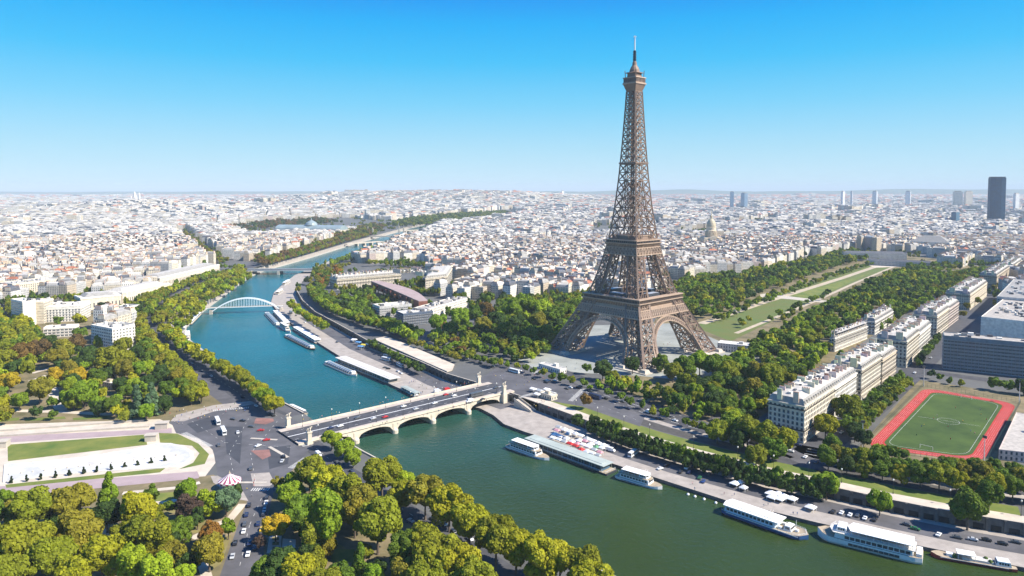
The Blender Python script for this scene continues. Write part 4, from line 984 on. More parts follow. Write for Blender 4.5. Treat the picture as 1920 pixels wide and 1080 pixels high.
# ------------------------------------------------------------------ trees
def leaf_mat():
    m = pm('foliage', (1, 1, 1), .75, .42, .55, objcol=True, spec=.25)
    nt = m.node_tree; b = nt.nodes['Principled BSDF']; out = [q for q in nt.nodes if q.type == 'OUTPUT_MATERIAL'][0]
    tr = nt.nodes.new('ShaderNodeBsdfTranslucent'); mxs = nt.nodes.new('ShaderNodeMixShader'); mxs.inputs[0].default_value = .3
    nt.links.new(b.inputs['Base Color'].links[0].from_socket, tr.inputs['Color']); nt.links.new(b.outputs[0], mxs.inputs[1]); nt.links.new(tr.outputs[0], mxs.inputs[2]); nt.links.new(mxs.outputs[0], out.inputs['Surface'])
    return m
M_LEAF = leaf_mat()
M_BARK = pm('bark', (.13, .10, .075), .9, .3, .6)
def crown_mesh(seed, rx, rz, zc, nl, nq, qs, kind='round'):
    r = random.Random(seed); mb = MB()
    lobes = []
    for i in range(nl):
        while True:
            d = Vector((r.gauss(0, 1), r.gauss(0, 1), r.gauss(.25, .8)))
            if d.length > .1: break
        d.normalize()
        if kind == 'box':
            m_ = max(abs(d.x), abs(d.y), abs(d.z)); d = d / m_ * .82
        k = r.uniform(.5, .88)
        c = Vector((d.x * rx * k, d.y * rx * k, zc + d.z * rz * k))
        if kind == 'cone':
            t = r.random(); a = r.random() * 6.283; q = rx * (1 - t) * .7
            c = Vector((q * math.cos(a), q * math.sin(a), zc - rz + 2 * rz * t * .95))
            lobes.append((c, rx * (.55 - .38 * t)))
        else: lobes.append((c, rx * r.uniform(.20, .46)))
    if kind != 'cone': lobes.append((Vector((0, 0, zc)), rx * .64))
    n = 0
    while n < nq:
        c, q = r.choice(lobes)
        d = Vector((r.gauss(0, 1), r.gauss(0, 1), r.gauss(.35, 1))); d.normalize()
        p = c + Vector((d.x * q, d.y * q, d.z * q * (rz / rx if kind != 'cone' else 1.1))) * r.uniform(.78, 1.06)
        inside = False
        for c2, q2 in lobes:
            if c2 is c: continue
            e = p - c2; e.z /= (rz / rx if kind != 'cone' else 1.1)
            if e.length < q2 * .8: inside = True; break
        if inside: continue
        nrm = (d + Vector((r.gauss(0, .5), r.gauss(0, .5), r.gauss(.1, .5)))).normalized()
        u = nrm.orthogonal().normalized(); v = nrm.cross(u); a = r.random() * 6.283
        u, v = u * math.cos(a) + v * math.sin(a), v * math.cos(a) - u * math.sin(a)
        s_ = qs * r.uniform(.6, 1.25); 
        mb.face([p - u * s_ - v * s_ * .7, p + u * s_ * .8 - v * s_, p + u * s_ + v * s_ * .8, p - u * s_ * .7 + v * s_])
        n += 1
    # inner branches' shade mass: a rough lump well inside the leaves
    if kind != 'cone':
        prof = [(.05, -1), (.6, -.75), (.95, -.2), (.85, .45), (.45, .85), (.05, 1)]
        i0 = len(mb.v); mb.lathe([(a * rx * .66, zc + b_ * rz * .66) for a, b_ in prof], 9)
    else: mb.lathe([(rx * .5, zc - rz * .95), (rx * .3, zc), (.05, zc + rz * .8)], 8)
    return mb
def trunk_mesh(seed, h, rad, zc, rx):
    r = random.Random(seed); mb = MB()
    mb.lathe([(rad * 1.5, 0), (rad * 1.05, .5), (rad * .85, h * .6), (rad * .6, h), (rad * .2, zc + 1)], 7)
    for k in range(5):
        a = k * 1.257 + r.random(); e = Vector((math.cos(a) * rx * .6, math.sin(a) * rx * .6, zc + r.uniform(-.5, 2)))
        mb.beam((0, 0, h * r.uniform(.6, .95)), e, rad * .7)
    return mb
# name: (rx, rz, zc, trunk height)
KIND = {}
def proto(kind, name, nvar, rx, rz, zc, nl, nq, qs, form='round', word='tree'):
    KIND[kind] = dict(vars=[], word=word, w=2 * rx, h=zc + rz, zc=zc, rx=rx)
    for k in range(nvar):
        cm = crown_mesh(hash(kind) % 1000 if False else sum(map(ord, kind)) + 17 * k, rx, rz, zc, nl, nq, qs, form)
        tm = trunk_mesh(k + 3, zc - rz * .6, max(.25, rx * .06), zc, rx)
        # keep as mesh data until first used
        me = bpy.data.meshes.new('crown'); me.from_pydata(cm.v, [], cm.f); me.materials.append(M_LEAF); me.update()
        mt = bpy.data.meshes.new('trunk'); mt.from_pydata(tm.v, [], tm.f); mt.materials.append(M_BARK); mt.update()
        KIND[kind]['vars'].append((name, me, mt))
proto('plane', 'plane_tree', 5, 7.5, 6.6, 10.5, 30, 6500, .42, word='plane tree')
proto('park', 'park_tree', 5, 6.5, 6.3, 8.7, 24, 5200, .40, word='round tree')
proto('tall', 'tall_tree', 3, 5.0, 8.5, 12, 18, 4500, .40, word='tall tree')
proto('small', 'small_tree', 3, 3.4, 3.4, 5.2, 8, 800, .5, word='small tree')
proto('clip', 'clipped_tree', 3, 3.6, 3.6, 5.6, 16, 1300, .42, 'box', word='clipped tree')
proto('cone', 'conifer', 2, 4.2, 7.5, 8.5, 26, 2000, .5, 'cone', word='conifer')
proto('shrub', 'shrub', 2, 1.6, 1.3, 1.4, 7, 260, .3, word='shrub')
LEAFC = {'olive': (.205, .225, .012), 'yellow-olive': (.32, .315, .012), 'yellow-green': (.28, .36, .016), 'bright green': (.19, .285, .014),
         'green': (.12, .19, .014), 'dark green': (.05, .092, .016), 'russet': (.20, .12, .03), 'golden': (.44, .33, .015), 'brown-olive': (.225, .205, .018),
         'blue-green': (.10, .17, .09), 'purple-brown': (.10, .065, .05), 'orange': (.30, .14, .025), 'autumn brown': (.17, .105, .04)}
TREES = []     # (pos, scale, sz, kind, colour, zone)
ZONES = {}     # zone: (reference phrase, reference point, group)
def zone(key, ref, px, group): ZONES[key] = (ref, at(*px), group)
def tree(x, y, rpx, kind, colr, zn, zc=None, base=0.0, tall=1.0):
    K = KIND[kind]; p = at(x, y, base + K['zc'])
    for _ in range(3):
        dist = p.y - CAM[1]; s_ = rpx * dist / FPX / K['rx']; p = at(x, y, base + K['zc'] * s_ * tall)
    TREES.append(((p.x, p.y, base), s_, s_ * tall, kind, colr, zn))
def row(px, sp, kinds, cols, zn, s_=1.0, base=0.0, jit=.8, js=.12, tall=1.0):
    pts = ats(px, base + KIND[kinds[0]]['zc'] * s_)
    # even spacing along the whole line
    tot = [0]; 
    for a, b_ in zip(pts[:-1], pts[1:]): tot.append(tot[-1] + (b_ - a).length)
    d = sp * .3
    while d < tot[-1]:
        k = max(i for i in range(len(tot)) if tot[i] <= d); k = min(k, len(pts) - 2)
        p = pts[k].lerp(pts[k + 1], (d - tot[k]) / max(1e-6, tot[k + 1] - tot[k]))
        q = s_ * rnd.uniform(1 - js, 1 + js)
        TREES.append(((p.x + rnd.uniform(-jit, jit), p.y + rnd.uniform(-jit, jit), base), q, q * rnd.uniform(.94, 1.08) * tall, rnd.choice(kinds), rnd.choice(cols), zn)); d += sp * rnd.uniform(.88, 1.12)
def pip(poly, x, y):
    c = False; j = len(poly) - 1
    for i in range(len(poly)):
        xi, yi, xj, yj = poly[i][0], poly[i][1], poly[j][0], poly[j][1]
        if (yi > y) != (yj > y) and x < (xj - xi) * (y - yi) / (yj - yi) + xi: c = not c
        j = i
    return c
def area(px, sp, kinds, cols, zn, s_=1.0, js=.2, fill=1.0, zc=8.0, avoid=()):
    poly = ats(px, zc); xs = [p.x for p in poly]; ys = [p.y for p in poly]; pts = []
    n = int((max(xs) - min(xs)) * (max(ys) - min(ys)) / sp ** 2 * 4)
    av = [ats(a, 0) for a in avoid]
    for _ in range(n):
        x, y = rnd.uniform(min(xs), max(xs)), rnd.uniform(min(ys), max(ys))
        if not pip(poly, x, y) or any(pip(a, x, y) for a in av): continue
        if any((x - a) ** 2 + (y - b_) ** 2 < sp * sp for a, b_ in pts): continue
        pts.append((x, y))
    for x, y in pts:
        if rnd.random() > fill: continue
        q = s_ * rnd.uniform(1 - js, 1 + js)
        TREES.append(((x, y, 0), q, q * rnd.uniform(.9, 1.12), rnd.choice(kinds), rnd.choice(cols), zn))
zone('RIV', 'in the near riverside row, from the bridge', (600, 830), 'plane trees along the near river bank')
zone('INN', 'inside the near quay road, from the plaza', (560, 870), 'plane trees inside the near quay road')
zone('GAR', 'in the foreground garden, nearest the carousel', (432, 915), 'trees of the foreground garden')
zone('MID', 'between the avenue and quay road, nearest the plaza', (500, 900), 'trees of the middle garden')
zone('BEY', 'in the garden behind the fountain, nearest the plaza', (330, 790), 'trees of the garden behind the fountain')
zone('AVE', 'in the bend road inner row, from the plaza', (390, 750), 'trees along the river bend road')
zone('BEND', 'at the water edge of the river bend, from the bridge', (540, 790), 'waterside trees of the river bend')
zone('LEFT', 'by the white apartment blocks, from the garden', (60, 660), 'trees of the left avenue')
zone('QUAI', 'on the boathouse bank, from the stone bridge', (895, 718), 'trees of the boathouse bank')
zone('MUS', 'round the museum garden, nearest the footbridge', (527, 572), 'trees round the museum')
zone('TOWL', 'left of the iron tower, nearest its left foot', (1040, 665), 'trees left of the tower')
zone('TOWR', 'in front of the iron tower, nearest its front foot', (1205, 695), 'trees before the tower')
zone('PARK', 'in the long park behind the iron tower, nearest it', (1300, 620), 'trees of the long park')
zone('ROAD', 'beside the quay road below the iron tower, from the bridge', (954, 742), 'small trees by the quay road')
zone('CLIP', 'in the quay wall row, from the bridge', (954, 757), 'clipped trees at the quay wall')
zone('STAD', 'between pitch and promenade, from the mansion block', (1500, 840), 'trees round the sports ground')
zone('STRE', 'on the street beside the sports pitch, from the river', (1560, 880), 'street trees by the sports ground')
zone('ISO', 'alone by the quay wall, from the bridge', (954, 757), 'single trees by the quay wall')
# near river bank
for x, y, r_, c in ((622, 822, 17, 'yellow-green'), (645, 838, 18, 'bright green'), (662, 856, 16, 'yellow-green')): tree(x, y, r_, 'park', c, 'RIV')
OL = ['olive', 'olive', 'yellow-olive', 'yellow-olive', 'brown-olive']
for x, y, r_, c in ((716, 890, 31, 'olive'), (760, 902, 20, 'yellow-green'), (752, 925, 22, 'yellow-olive'), (797, 925, 32, 'brown-olive'), (842, 945, 34, 'yellow-olive'), (880, 978, 32, 'yellow-olive'), (930, 1008, 38, 'olive'), (968, 1022, 34, 'yellow-olive'), (1010, 1040, 36, 'yellow-olive'), (1050, 1048, 34, 'yellow-olive'), (1088, 1062, 34, 'olive'), (1110, 1092, 36, 'yellow-olive')): tree(x, y, r_ * 1.1, 'plane', c, 'RIV', tall=1.05)
for x, y, r_, c in ((580, 885, 30, 'olive'), (612, 905, 33, 'yellow-olive'), (652, 925, 36, 'olive'), (682, 945, 34, 'brown-olive'), (708, 975, 44, 'olive'), (665, 965, 30, 'brown-olive')): tree(x, y, r_, 'plane', c, 'INN', tall=1.1)
for x, y, r_, c in ((757, 1028, 32, 'green'), (790, 1020, 36, 'olive'), (820, 1045, 44, 'olive'), (862, 1062, 40, 'yellow-olive'), (890, 1090, 40, 'olive'), (800, 1085, 36, 'olive'), (760, 1075, 30, 'brown-olive')): tree(x, y, r_, 'plane', c, 'INN', tall=1.1)
# foreground garden
for x, y, r_, k, c in ((62, 952, 37, 'park', 'olive'), (30, 962, 22, 'park', 'green'), (135, 938, 36, 'park', 'brown-olive'), (204, 922, 22, 'cone', 'bright green'), (200, 965, 27, 'park', 'dark green'), (258, 958, 36, 'park', 'yellow-olive'), (262, 1000, 34, 'park', 'olive'), (146, 998, 44, 'park', 'brown-olive'), (45, 1022, 52, 'plane', 'olive'), (100, 1040, 40, 'plane', 'olive'), (190, 1042, 44, 'plane', 'yellow-olive'), (150, 1070, 36, 'plane', 'yellow-olive'), (250, 1060, 26, 'tall', 'yellow-green'), (292, 1010, 28, 'tall', 'olive'), (318, 1045, 30, 'park', 'brown-olive'), (295, 1075, 26, 'tall', 'yellow-green'), (350, 918, 21, 'park', 'bright green'), (285, 925, 16, 'small', 'green'), (291, 962, 15, 'small', 'olive'), (318, 950, 12, 'small', 'green'), (352, 950, 24, 'park', 'purple-brown'), (392, 940, 24, 'park', 'yellow-green'), (424, 938, 24, 'park', 'blue-green'), (440, 925, 14, 'small', 'dark green'), (336, 992, 24, 'park', 'green'), (320, 1022, 22, 'park', 'dark green'), (396, 1000, 22, 'park', 'orange'), (392, 1032, 32, 'park', 'brown-olive'), (352, 1052, 22, 'park', 'dark green'), (428, 990, 15, 'small', 'bright green'), (345, 1078, 20, 'park', 'yellow-green'), (20, 1075, 40, 'plane', 'olive'), (-30, 1010, 44, 'plane', 'olive'), (-40, 960, 34, 'park', 'green'), (232, 1000, 24, 'park', 'olive'), (10, 930, 14, 'small', 'bright green'), (108, 965, 22, 'park', 'dark green'), (370, 970, 16, 'small', 'dark green')): tree(x, y, r_, k, c, 'GAR')
for x, y, r_, k, c in ((516, 986, 24, 'park', 'golden'), (488, 1016, 12, 'small', 'purple-brown'), (545, 925, 26, 'park', 'bright green'), (560, 955, 28, 'park', 'green'), (552, 905, 20, 'park', 'yellow-green'), (605, 968, 34, 'tall', 'bright green'), (588, 1000, 24, 'tall', 'olive'), (612, 1020, 22, 'park', 'brown-olive'), (570, 985, 20, 'park', 'green'), (525, 1062, 34, 'park', 'dark green'), (495, 1072, 26, 'park', 'green'), (560, 1070, 34, 'plane', 'yellow-olive'), (590, 1050, 24, 'park', 'olive'), (676, 1046, 18, 'cone', 'green'), (640, 1078, 26, 'park', 'green'), (700, 1080, 22, 'park', 'bright green'), (520, 905, 12, 'small', 'brown-olive'), (610, 1090, 30, 'park', 'olive')): tree(x, y, r_, k, c, 'MID')
# garden behind the fountain
for x, y, r_, k, c in ((16, 714, 18, 'park', 'golden'), (36, 750, 16, 'park', 'bright green'), (74, 730, 22, 'park', 'brown-olive'), (102, 702, 15, 'park', 'golden'), (98, 720, 13, 'park', 'yellow-olive'), (146, 704, 18, 'park', 'golden'), (130, 690, 16, 'park', 'brown-olive'), (158, 736, 24, 'park', 'bright green'), (186, 757, 16, 'park', 'bright green'), (212, 758, 17, 'park', 'green'), (126, 746, 15, 'park', 'bright green'), (100, 753, 10, 'small', 'green'), (67, 771, 11, 'small', 'dark green'), (100, 776, 8, 'small', 'green'), (168, 668, 20, 'park', 'dark green'), (150, 680, 15, 'park', 'dark green'), (212, 672, 28, 'park', 'olive'), (234, 692, 18, 'park', 'brown-olive'), (180, 705, 16, 'park', 'green'), (106, 668, 18, 'park', 'brown-olive'), (42, 660, 20, 'park', 'russet'), (72, 652, 18, 'park', 'autumn brown'), (30, 690, 17, 'park', 'dark green'), (8, 670, 18, 'park', 'olive'), (55, 688, 13, 'tall', 'olive'), (144, 642, 16, 'park', 'autumn brown'), (118, 652, 18, 'park', 'brown-olive'), (92, 640, 14, 'park', 'dark green'), (256, 692, 16, 'park', 'bright green'), (276, 688, 14, 'park', 'yellow-green'), (250, 722, 15, 'park', 'yellow-green'), (276, 716, 16, 'park', 'dark green'), (256, 748, 16, 'cone', 'blue-green'), (284, 746, 17, 'cone', 'blue-green'), (310, 728, 16, 'park', 'green'), (330, 738, 11, 'small', 'yellow-green'), (240, 762, 10, 'small', 'olive'), (300, 700, 17, 'park', 'dark green'), (255, 662, 16, 'park', 'dark green'), (280, 670, 14, 'park', 'green'), (232, 645, 14, 'park', 'olive'), (190, 640, 14, 'park', 'yellow-green'), (226, 720, 15, 'park', 'dark green'), (200, 700, 14, 'park', 'dark green'), (-10, 740, 16, 'park', 'green'), (-30, 700, 20, 'park', 'olive'), (5, 650, 16, 'park', 'olive'), (125, 720, 12, 'park', 'dark green'), (310, 752, 7, 'small', 'green'), (290, 765, 6, 'small', 'blue-green')): tree(x, y, r_, k, c, 'BEY')
# rows of the river bend
OY = ['olive', 'olive', 'yellow-olive', 'yellow-green', 'brown-olive']
row([(380, 738), (356, 712), (334, 690), (310, 664), (286, 640), (266, 612), (262, 588)], 10.5, ['plane'], OL, 'AVE', .86)
row([(362, 742), (340, 716), (318, 692), (294, 668), (272, 645), (256, 620)], 12, ['plane'], ['olive', 'green', 'olive', 'brown-olive'], 'AVE', .8)
row([(516, 760), (496, 742), (470, 718), (432, 697), (396, 677), (360, 656), (330, 636), (306, 612)], 10.5, ['plane'], ['yellow-olive', 'yellow-green', 'olive', 'yellow-olive', 'bright green'], 'BEND', .84)
row([(296, 600), (310, 578), (338, 558), (368, 540), (400, 528), (430, 512), (452, 500)], 12, ['plane'], OY, 'BEND', .88)
row([(276, 586), (286, 566), (312, 548), (344, 532), (374, 520), (410, 512)], 13, ['plane'], OY + ['green'], 'BEND', .9)
row([(258, 572), (275, 556), (300, 545)], 14, ['plane'], OY, 'BEND', .9)
# left avenue and clumps among the apartments
row([(60, 645), (45, 618), (30, 590), (18, 565)], 10, ['plane'], ['olive', 'yellow-olive'], 'LEFT', .85)
row([(25, 645), (10, 620), (0, 595), (-20, 560)], 10, ['plane'], ['olive', 'yellow-olive', 'green'], 'LEFT', .85)
for x, y, r_, c in ((5, 520, 10, 'olive'), (15, 515, 9, 'green'), (108, 512, 8, 'brown-olive'), (130, 520, 10, 'dark green'), (150, 528, 10, 'olive'), (175, 522, 9, 'brown-olive'), (200, 512, 8, 'green'), (235, 512, 8, 'olive'), (255, 500, 8, 'green'), (290, 496, 6, 'dark green'), (315, 496, 6, 'olive'), (148, 560, 12, 'olive'), (210, 585, 14, 'green'), (195, 575, 10, 'dark green'), (148, 600, 12, 'yellow-olive'), (150, 625, 12, 'green'), (110, 600, 9, 'green'), (245, 572, 9, 'olive'), (80, 640, 10, 'dark green'), (250, 555, 8, 'olive')): tree(x, y, r_, 'park', c, 'LEFT')
# autumn trees upstream on the outer bank (far)
zone('FARB', 'in the brown autumn row upstream, nearest the second bridge', (480, 505), 'autumn trees upstream')
AU = ['autumn brown', 'russet', 'brown-olive', 'olive', 'green']
row([(492, 494), (530, 484), (570, 473), (610, 461), (650, 449), (690, 439)], 13, ['plane'], AU, 'FARB', .9)
row([(485, 490), (520, 478), (560, 468), (600, 455), (640, 445), (680, 434)], 13, ['plane'], AU, 'FARB', 1.0)
row([(480, 482), (520, 468), (560, 458), (600, 446), (650, 436), (690, 428)], 14, ['plane'], AU, 'FARB', 1.0)
area([(620, 440), (700, 420), (720, 425), (700, 438), (640, 450)], 16, ['plane'], ['dark green', 'autumn brown', 'olive'], 'FARB', 1.05)
area([(430, 424), (500, 416), (600, 410), (640, 416), (560, 420), (470, 432)], 20, ['plane'], ['dark green', 'autumn brown'], 'FARB', 1.1, fill=.7)
area([(720, 424), (760, 410), (860, 400), (950, 396), (960, 402), (860, 414), (780, 422)], 22, ['plane'], ['dark green', 'green', 'olive'], 'FARB', 1.1)
row([(412, 486), (390, 470), (365, 450), (345, 435)], 14, ['plane'], AU, 'FARB', .9)
row([(398, 486), (376, 470), (352, 450), (335, 435)], 14, ['plane'], AU, 'FARB', .9)
# boathouse bank
GR = ['green', 'bright green', 'green', 'olive', 'dark green', 'yellow-green']
row([(545, 570), (556, 580), (572, 590), (592, 602), (612, 612)], 10, ['park'], ['yellow-green', 'yellow-olive', 'yellow-green'], 'QUAI', .8)
row([(690, 640), (720, 655), (755, 675), (790, 692)], 7, ['small'], ['green', 'dark green'], 'QUAI', 1.1, base=QZ)
row([(835, 655), (870, 662), (900, 672), (930, 680)], 9, ['park'], ['olive', 'green'], 'QUAI', .62)
row([(770, 640), (800, 648), (835, 660), (860, 672)], 9, ['park'], ['olive', 'brown-olive', 'green'], 'QUAI', .62)
row([(580, 540), (592, 556), (612, 572), (640, 584), (668, 592), (690, 602)], 9, ['plane'], ['green', 'bright green', 'olive', 'yellow-green'], 'MUS', .85)
row([(592, 542), (606, 556), (626, 568), (650, 576), (676, 584), (700, 594)], 11, ['plane'], ['green', 'dark green', 'green'], 'MUS', .9)
row([(690, 602), (720, 608), (750, 620), (785, 632)], 9, ['plane'], ['green', 'bright green', 'yellow-green', 'olive'], 'MUS', .85)
row([(700, 596), (730, 602), (760, 614), (790, 624)], 11, ['plane'], ['green', 'dark green'], 'MUS', .8)
area([(640, 548), (690, 540), (700, 560), (720, 580), (690, 585), (650, 570)], 11, ['park'], ['dark green', 'green', 'bright green'], 'MUS', .85)
area([(585, 512), (600, 498), (640, 503), (640, 520), (600, 530)], 12, ['park'], ['green', 'olive', 'orange', 'brown-olive'], 'MUS', .85)
row([(690, 492), (720, 490), (750, 490), (785, 494)], 13, ['plane'], ['green', 'olive'], 'MUS', .9)
row([(620, 492), (650, 482), (680, 470), (720, 458), (750, 448)], 14, ['plane'], ['green', 'olive', 'yellow-green'], 'MUS', .85)
area([(750, 530), (790, 520), (795, 545), (770, 550)], 11, ['park'], ['green', 'olive'], 'MUS', .8)
# left of the tower
for x, y, r_, c in ((822, 604, 17, 'bright green'), (862, 596, 20, 'bright green'), (845, 615, 14, 'green'), (890, 588, 15, 'green'), (912, 580, 15, 'russet'), (905, 610, 16, 'brown-olive'), (930, 600, 17, 'dark green'), (948, 618, 17, 'green'), (960, 578, 20, 'bright green'), (988, 572, 20, 'bright green'), (1015, 576, 18, 'yellow-green'), (1010, 600, 18, 'brown-olive'), (1040, 590, 18, 'green'), (1064, 582, 16, 'green'), (970, 605, 16, 'dark green'), (1000, 628, 16, 'green'), (1025, 625, 15, 'olive'), (1045, 610, 14, 'dark green'), (985, 645, 14, 'green'), (1010, 650, 12, 'olive'), (880, 630, 12, 'olive'), (915, 636, 13, 'green'), (850, 636, 10, 'olive'), (940, 645, 11, 'brown-olive'), (905, 655, 11, 'green'), (870, 650, 9, 'olive'), (1078, 572, 13, 'green'), (945, 560, 13, 'dark green'), (915, 560, 12, 'green'), (965, 640, 13, 'dark green')): tree(x, y, r_, 'park', c, 'TOWL')
# before the tower
for x, y, r_, c in ((1130, 692, 17, 'dark green'), (1148, 706, 14, 'olive'), (1186, 682, 15, 'dark green'), (1240, 678, 15, 'green'), (1262, 694, 18, 'olive'), (1285, 686, 20, 'green'), (1312, 678, 20, 'bright green'), (1340, 684, 22, 'green'), (1368, 696, 22, 'olive'), (1395, 690, 20, 'green'), (1420, 700, 22, 'brown-olive'), (1446, 706, 24, 'olive'), (1290, 716, 20, 'olive'), (1318, 722, 18, 'dark green'), (1350, 716, 20, 'green'), (1380, 724, 20, 'dark green'), (1410, 730, 22, 'brown-olive'), (1440, 740, 20, 'green'), (1400, 756, 14, 'olive'), (1425, 760, 13, 'yellow-olive'), (1170, 716, 12, 'yellow-olive'), (1195, 724, 12, 'bright green'), (1255, 740, 15, 'olive'), (1272, 748, 14, 'green'), (1240, 735, 12, 'dark green'), (1310, 750, 10, 'green'), (1345, 762, 12, 'bright green'), (1370, 752, 12, 'dark green'), (1100, 690, 9, 'green'), (1345, 805, 20, 'olive'), (1372, 798, 22, 'green'), (1402, 806, 26, 'olive'), (1435, 815, 26, 'olive'), (1468, 822, 24, 'yellow-olive'), (1385, 822, 18, 'dark green'), (1418, 850, 20, 'olive'), (1450, 838, 20, 'green'), (1380, 780, 14, 'green'), (1330, 770, 10, 'yellow-green')): tree(x, y, r_, 'park', c, 'TOWR')
# long park
PK = ['green', 'dark green', 'olive', 'bright green', 'yellow-olive', 'green', 'green', 'yellow-green']
PX_AX = [(1285, 622), (1420, 558), (1560, 506), (1650, 482), (1720, 496), (1612, 548), (1530, 592), (1450, 634), (1400, 664), (1340, 650)]
area([(1262, 535), (1290, 518), (1420, 505), (1600, 468), (1640, 478), (1600, 500), (1500, 528), (1420, 556), (1330, 590), (1300, 590), (1275, 570)], 12.5, ['park', 'plane'], PK, 'PARK', .9, avoid=[PX_AX])
area([(1400, 640), (1440, 612), (1520, 570), (1610, 534), (1700, 500), (1760, 505), (1750, 530), (1640, 575), (1560, 625), (1530, 655), (1500, 690), (1450, 690)], 12, ['park', 'plane'], PK, 'PARK', .9, avoid=[PX_AX])
area([(1640, 590), (1700, 548), (1760, 515), (1840, 500), (1870, 505), (1790, 545), (1700, 580), (1650, 612)], 11, ['park'], PK, 'PARK', .8)
area([(1340, 690), (1400, 650), (1440, 640), (1500, 690), (1440, 760), (1380, 790), (1330, 750)], 11.5, ['park'], PK, 'TOWR', .85)
area([(1545, 690), (1600, 655), (1630, 650), (1560, 712), (1500, 745)], 10, ['park'], PK, 'PARK', .8)
area([(940, 560), (1085, 552), (1095, 580), (1060, 610), (1030, 650), (960, 660), (930, 610)], 10.5, ['park'], GR + ['brown-olive'], 'TOWL', .95)
area([(800, 620), (930, 600), (950, 650), (900, 660), (830, 650)], 10, ['park'], GR + ['olive', 'russet'], 'TOWL', .75)
area([(1090, 720), (1200, 735), (1330, 795), (1320, 770), (1200, 715)], 9, ['small'], ['green', 'bright green', 'olive'], 'TOWR', 1.1, zc=4)
area([(1270, 735), (1340, 770), (1400, 780), (1380, 740), (1300, 715)], 10, ['park'], PK, 'TOWR', .85)
area([(0, 650), (90, 640), (160, 665), (250, 668), (330, 770), (120, 775), (0, 780)], 11.5, ['park'], ['olive', 'green', 'yellow-olive', 'dark green', 'bright green', 'brown-olive', 'yellow-green'], 'BEY', .78, fill=.8, avoid=[[(40, 690), (110, 690), (130, 780), (10, 790)]])
area([(312, 592), (345, 558), (400, 528), (450, 503), (472, 514), (440, 536), (398, 558), (352, 602), (330, 625)], 11, ['park', 'plane'], ['olive', 'yellow-green', 'yellow-olive', 'green'], 'BEND', .72)
row([(935, 676), (985, 690), (1040, 705), (1085, 716)], 11, ['park'], ['green', 'olive'], 'ROAD', .55)
area([(948, 640), (1028, 634), (1022, 662), (955, 672)], 9, ['park'], GR, 'TOWL', .72)
area([(-60, 600), (60, 600), (80, 650), (-40, 680)], 11, ['park'], ['olive', 'yellow-olive', 'green'], 'LEFT', .85)
area([(0, 935), (330, 920), (370, 1000), (350, 1090), (-40, 1100)], 15, ['park'], ['olive', 'brown-olive', 'green', 'yellow-olive'], 'GAR', .5, fill=.12)
area([(540, 900), (600, 890), (720, 990), (760, 1060), (720, 1090), (520, 1090), (560, 1000)], 15, ['park'], ['olive', 'green', 'dark green'], 'MID', .75, fill=.7, avoid=[[(610, 1010), (670, 1010), (670, 1060), (610, 1060)]])
area([(1440, 690), (1520, 660), (1560, 640), (1510, 700), (1450, 740), (1430, 720)], 12, ['park'], PK, 'PARK', .95)
area([(1330, 592), (1420, 556), (1560, 508), (1650, 484), (1640, 490), (1560, 515), (1420, 566), (1350, 594)], 9, ['park'], PK, 'PARK', .6, fill=.75)
area([(1400, 640), (1450, 618), (1530, 578), (1610, 540), (1690, 506), (1640, 545), (1530, 596), (1440, 645)], 9, ['park'], PK, 'PARK', .7, fill=.8)
area([(1440, 600), (1500, 572), (1560, 545), (1540, 560), (1470, 598)], 12, ['small'], PK, 'PARK', 1.2, fill=.8, zc=4)
area([(1375, 598), (1400, 590), (1415, 592), (1395, 604)], 12, ['park'], ['olive', 'yellow-olive', 'green'], 'PARK', .6)
area([(1700, 500), (1800, 485), (1900, 475), (1890, 485), (1770, 510)], 18, ['plane'], PK, 'PARK', .8, fill=.7)
row([(1680, 560), (1640, 590)], 9, ['park'], PK, 'PARK', .7)
# quay road trees
for x, y, r_, c in ((1107, 726, 5, 'bright green'), (1098, 750, 12, 'russet'), (1140, 735, 8, 'green'), (1166, 742, 8, 'green'), (1180, 752, 9, 'green'), (1205, 756, 8, 'green'), (1225, 768, 9, 'olive'), (1245, 772, 10, 'green'), (1262, 768, 9, 'dark green'), (1285, 790, 8, 'green'), (1300, 795, 8, 'olive'), (1215, 742, 8, 'green'), (1320, 800, 9, 'green'), (1150, 722, 7, 'yellow-green')): tree(x, y, r_, 'small', c, 'ROAD')
# clipped row
tree(1084, 788, 13, 'clip', 'dark green', 'CLIP')
row([(1108, 796), (1150, 812), (1200, 830), (1285, 856), (1370, 880), (1440, 897), (1510, 913), (1560, 926)], 6.3, ['clip'], ['dark green', 'dark green', 'green'], 'CLIP', 1.05, base=QZ, jit=.3, js=.06, tall=1.35)
row([(1100, 800), (1150, 820), (1200, 838), (1285, 864), (1370, 888), (1440, 905), (1510, 921), (1545, 930)], 6.3, ['clip'], ['dark green'], 'CLIP', .92, base=QZ, jit=.3, js=.06, tall=1.1)
# sports ground
row([(1556, 846), (1600, 856), (1650, 862), (1720, 874), (1790, 884), (1860, 892), (1930, 900)], 9, ['park', 'plane'], ['olive', 'green', 'brown-olive', 'green', 'olive'], 'STAD', .84)
row([(1548, 858), (1600, 872), (1660, 880), (1720, 892), (1800, 904), (1870, 912), (1940, 920)], 9, ['park', 'plane'], ['olive', 'green', 'dark green', 'olive', 'yellow-olive'], 'STAD', .82)
row([(1640, 838), (1690, 852), (1700, 848)], 8, ['park'], ['green', 'yellow-green'], 'STAD', .62)
row([(1790, 868), (1850, 872), (1920, 882)], 9, ['park'], ['olive', 'green'], 'STAD', .7)
row([(1600, 815), (1622, 790), (1650, 762), (1680, 735), (1705, 712)], 8, ['park'], ['green', 'dark green', 'olive'], 'STRE', .68)
row([(1585, 800), (1606, 778), (1632, 752), (1660, 728), (1690, 704)], 9, ['park'], ['green', 'dark green', 'green'], 'STRE', .68)
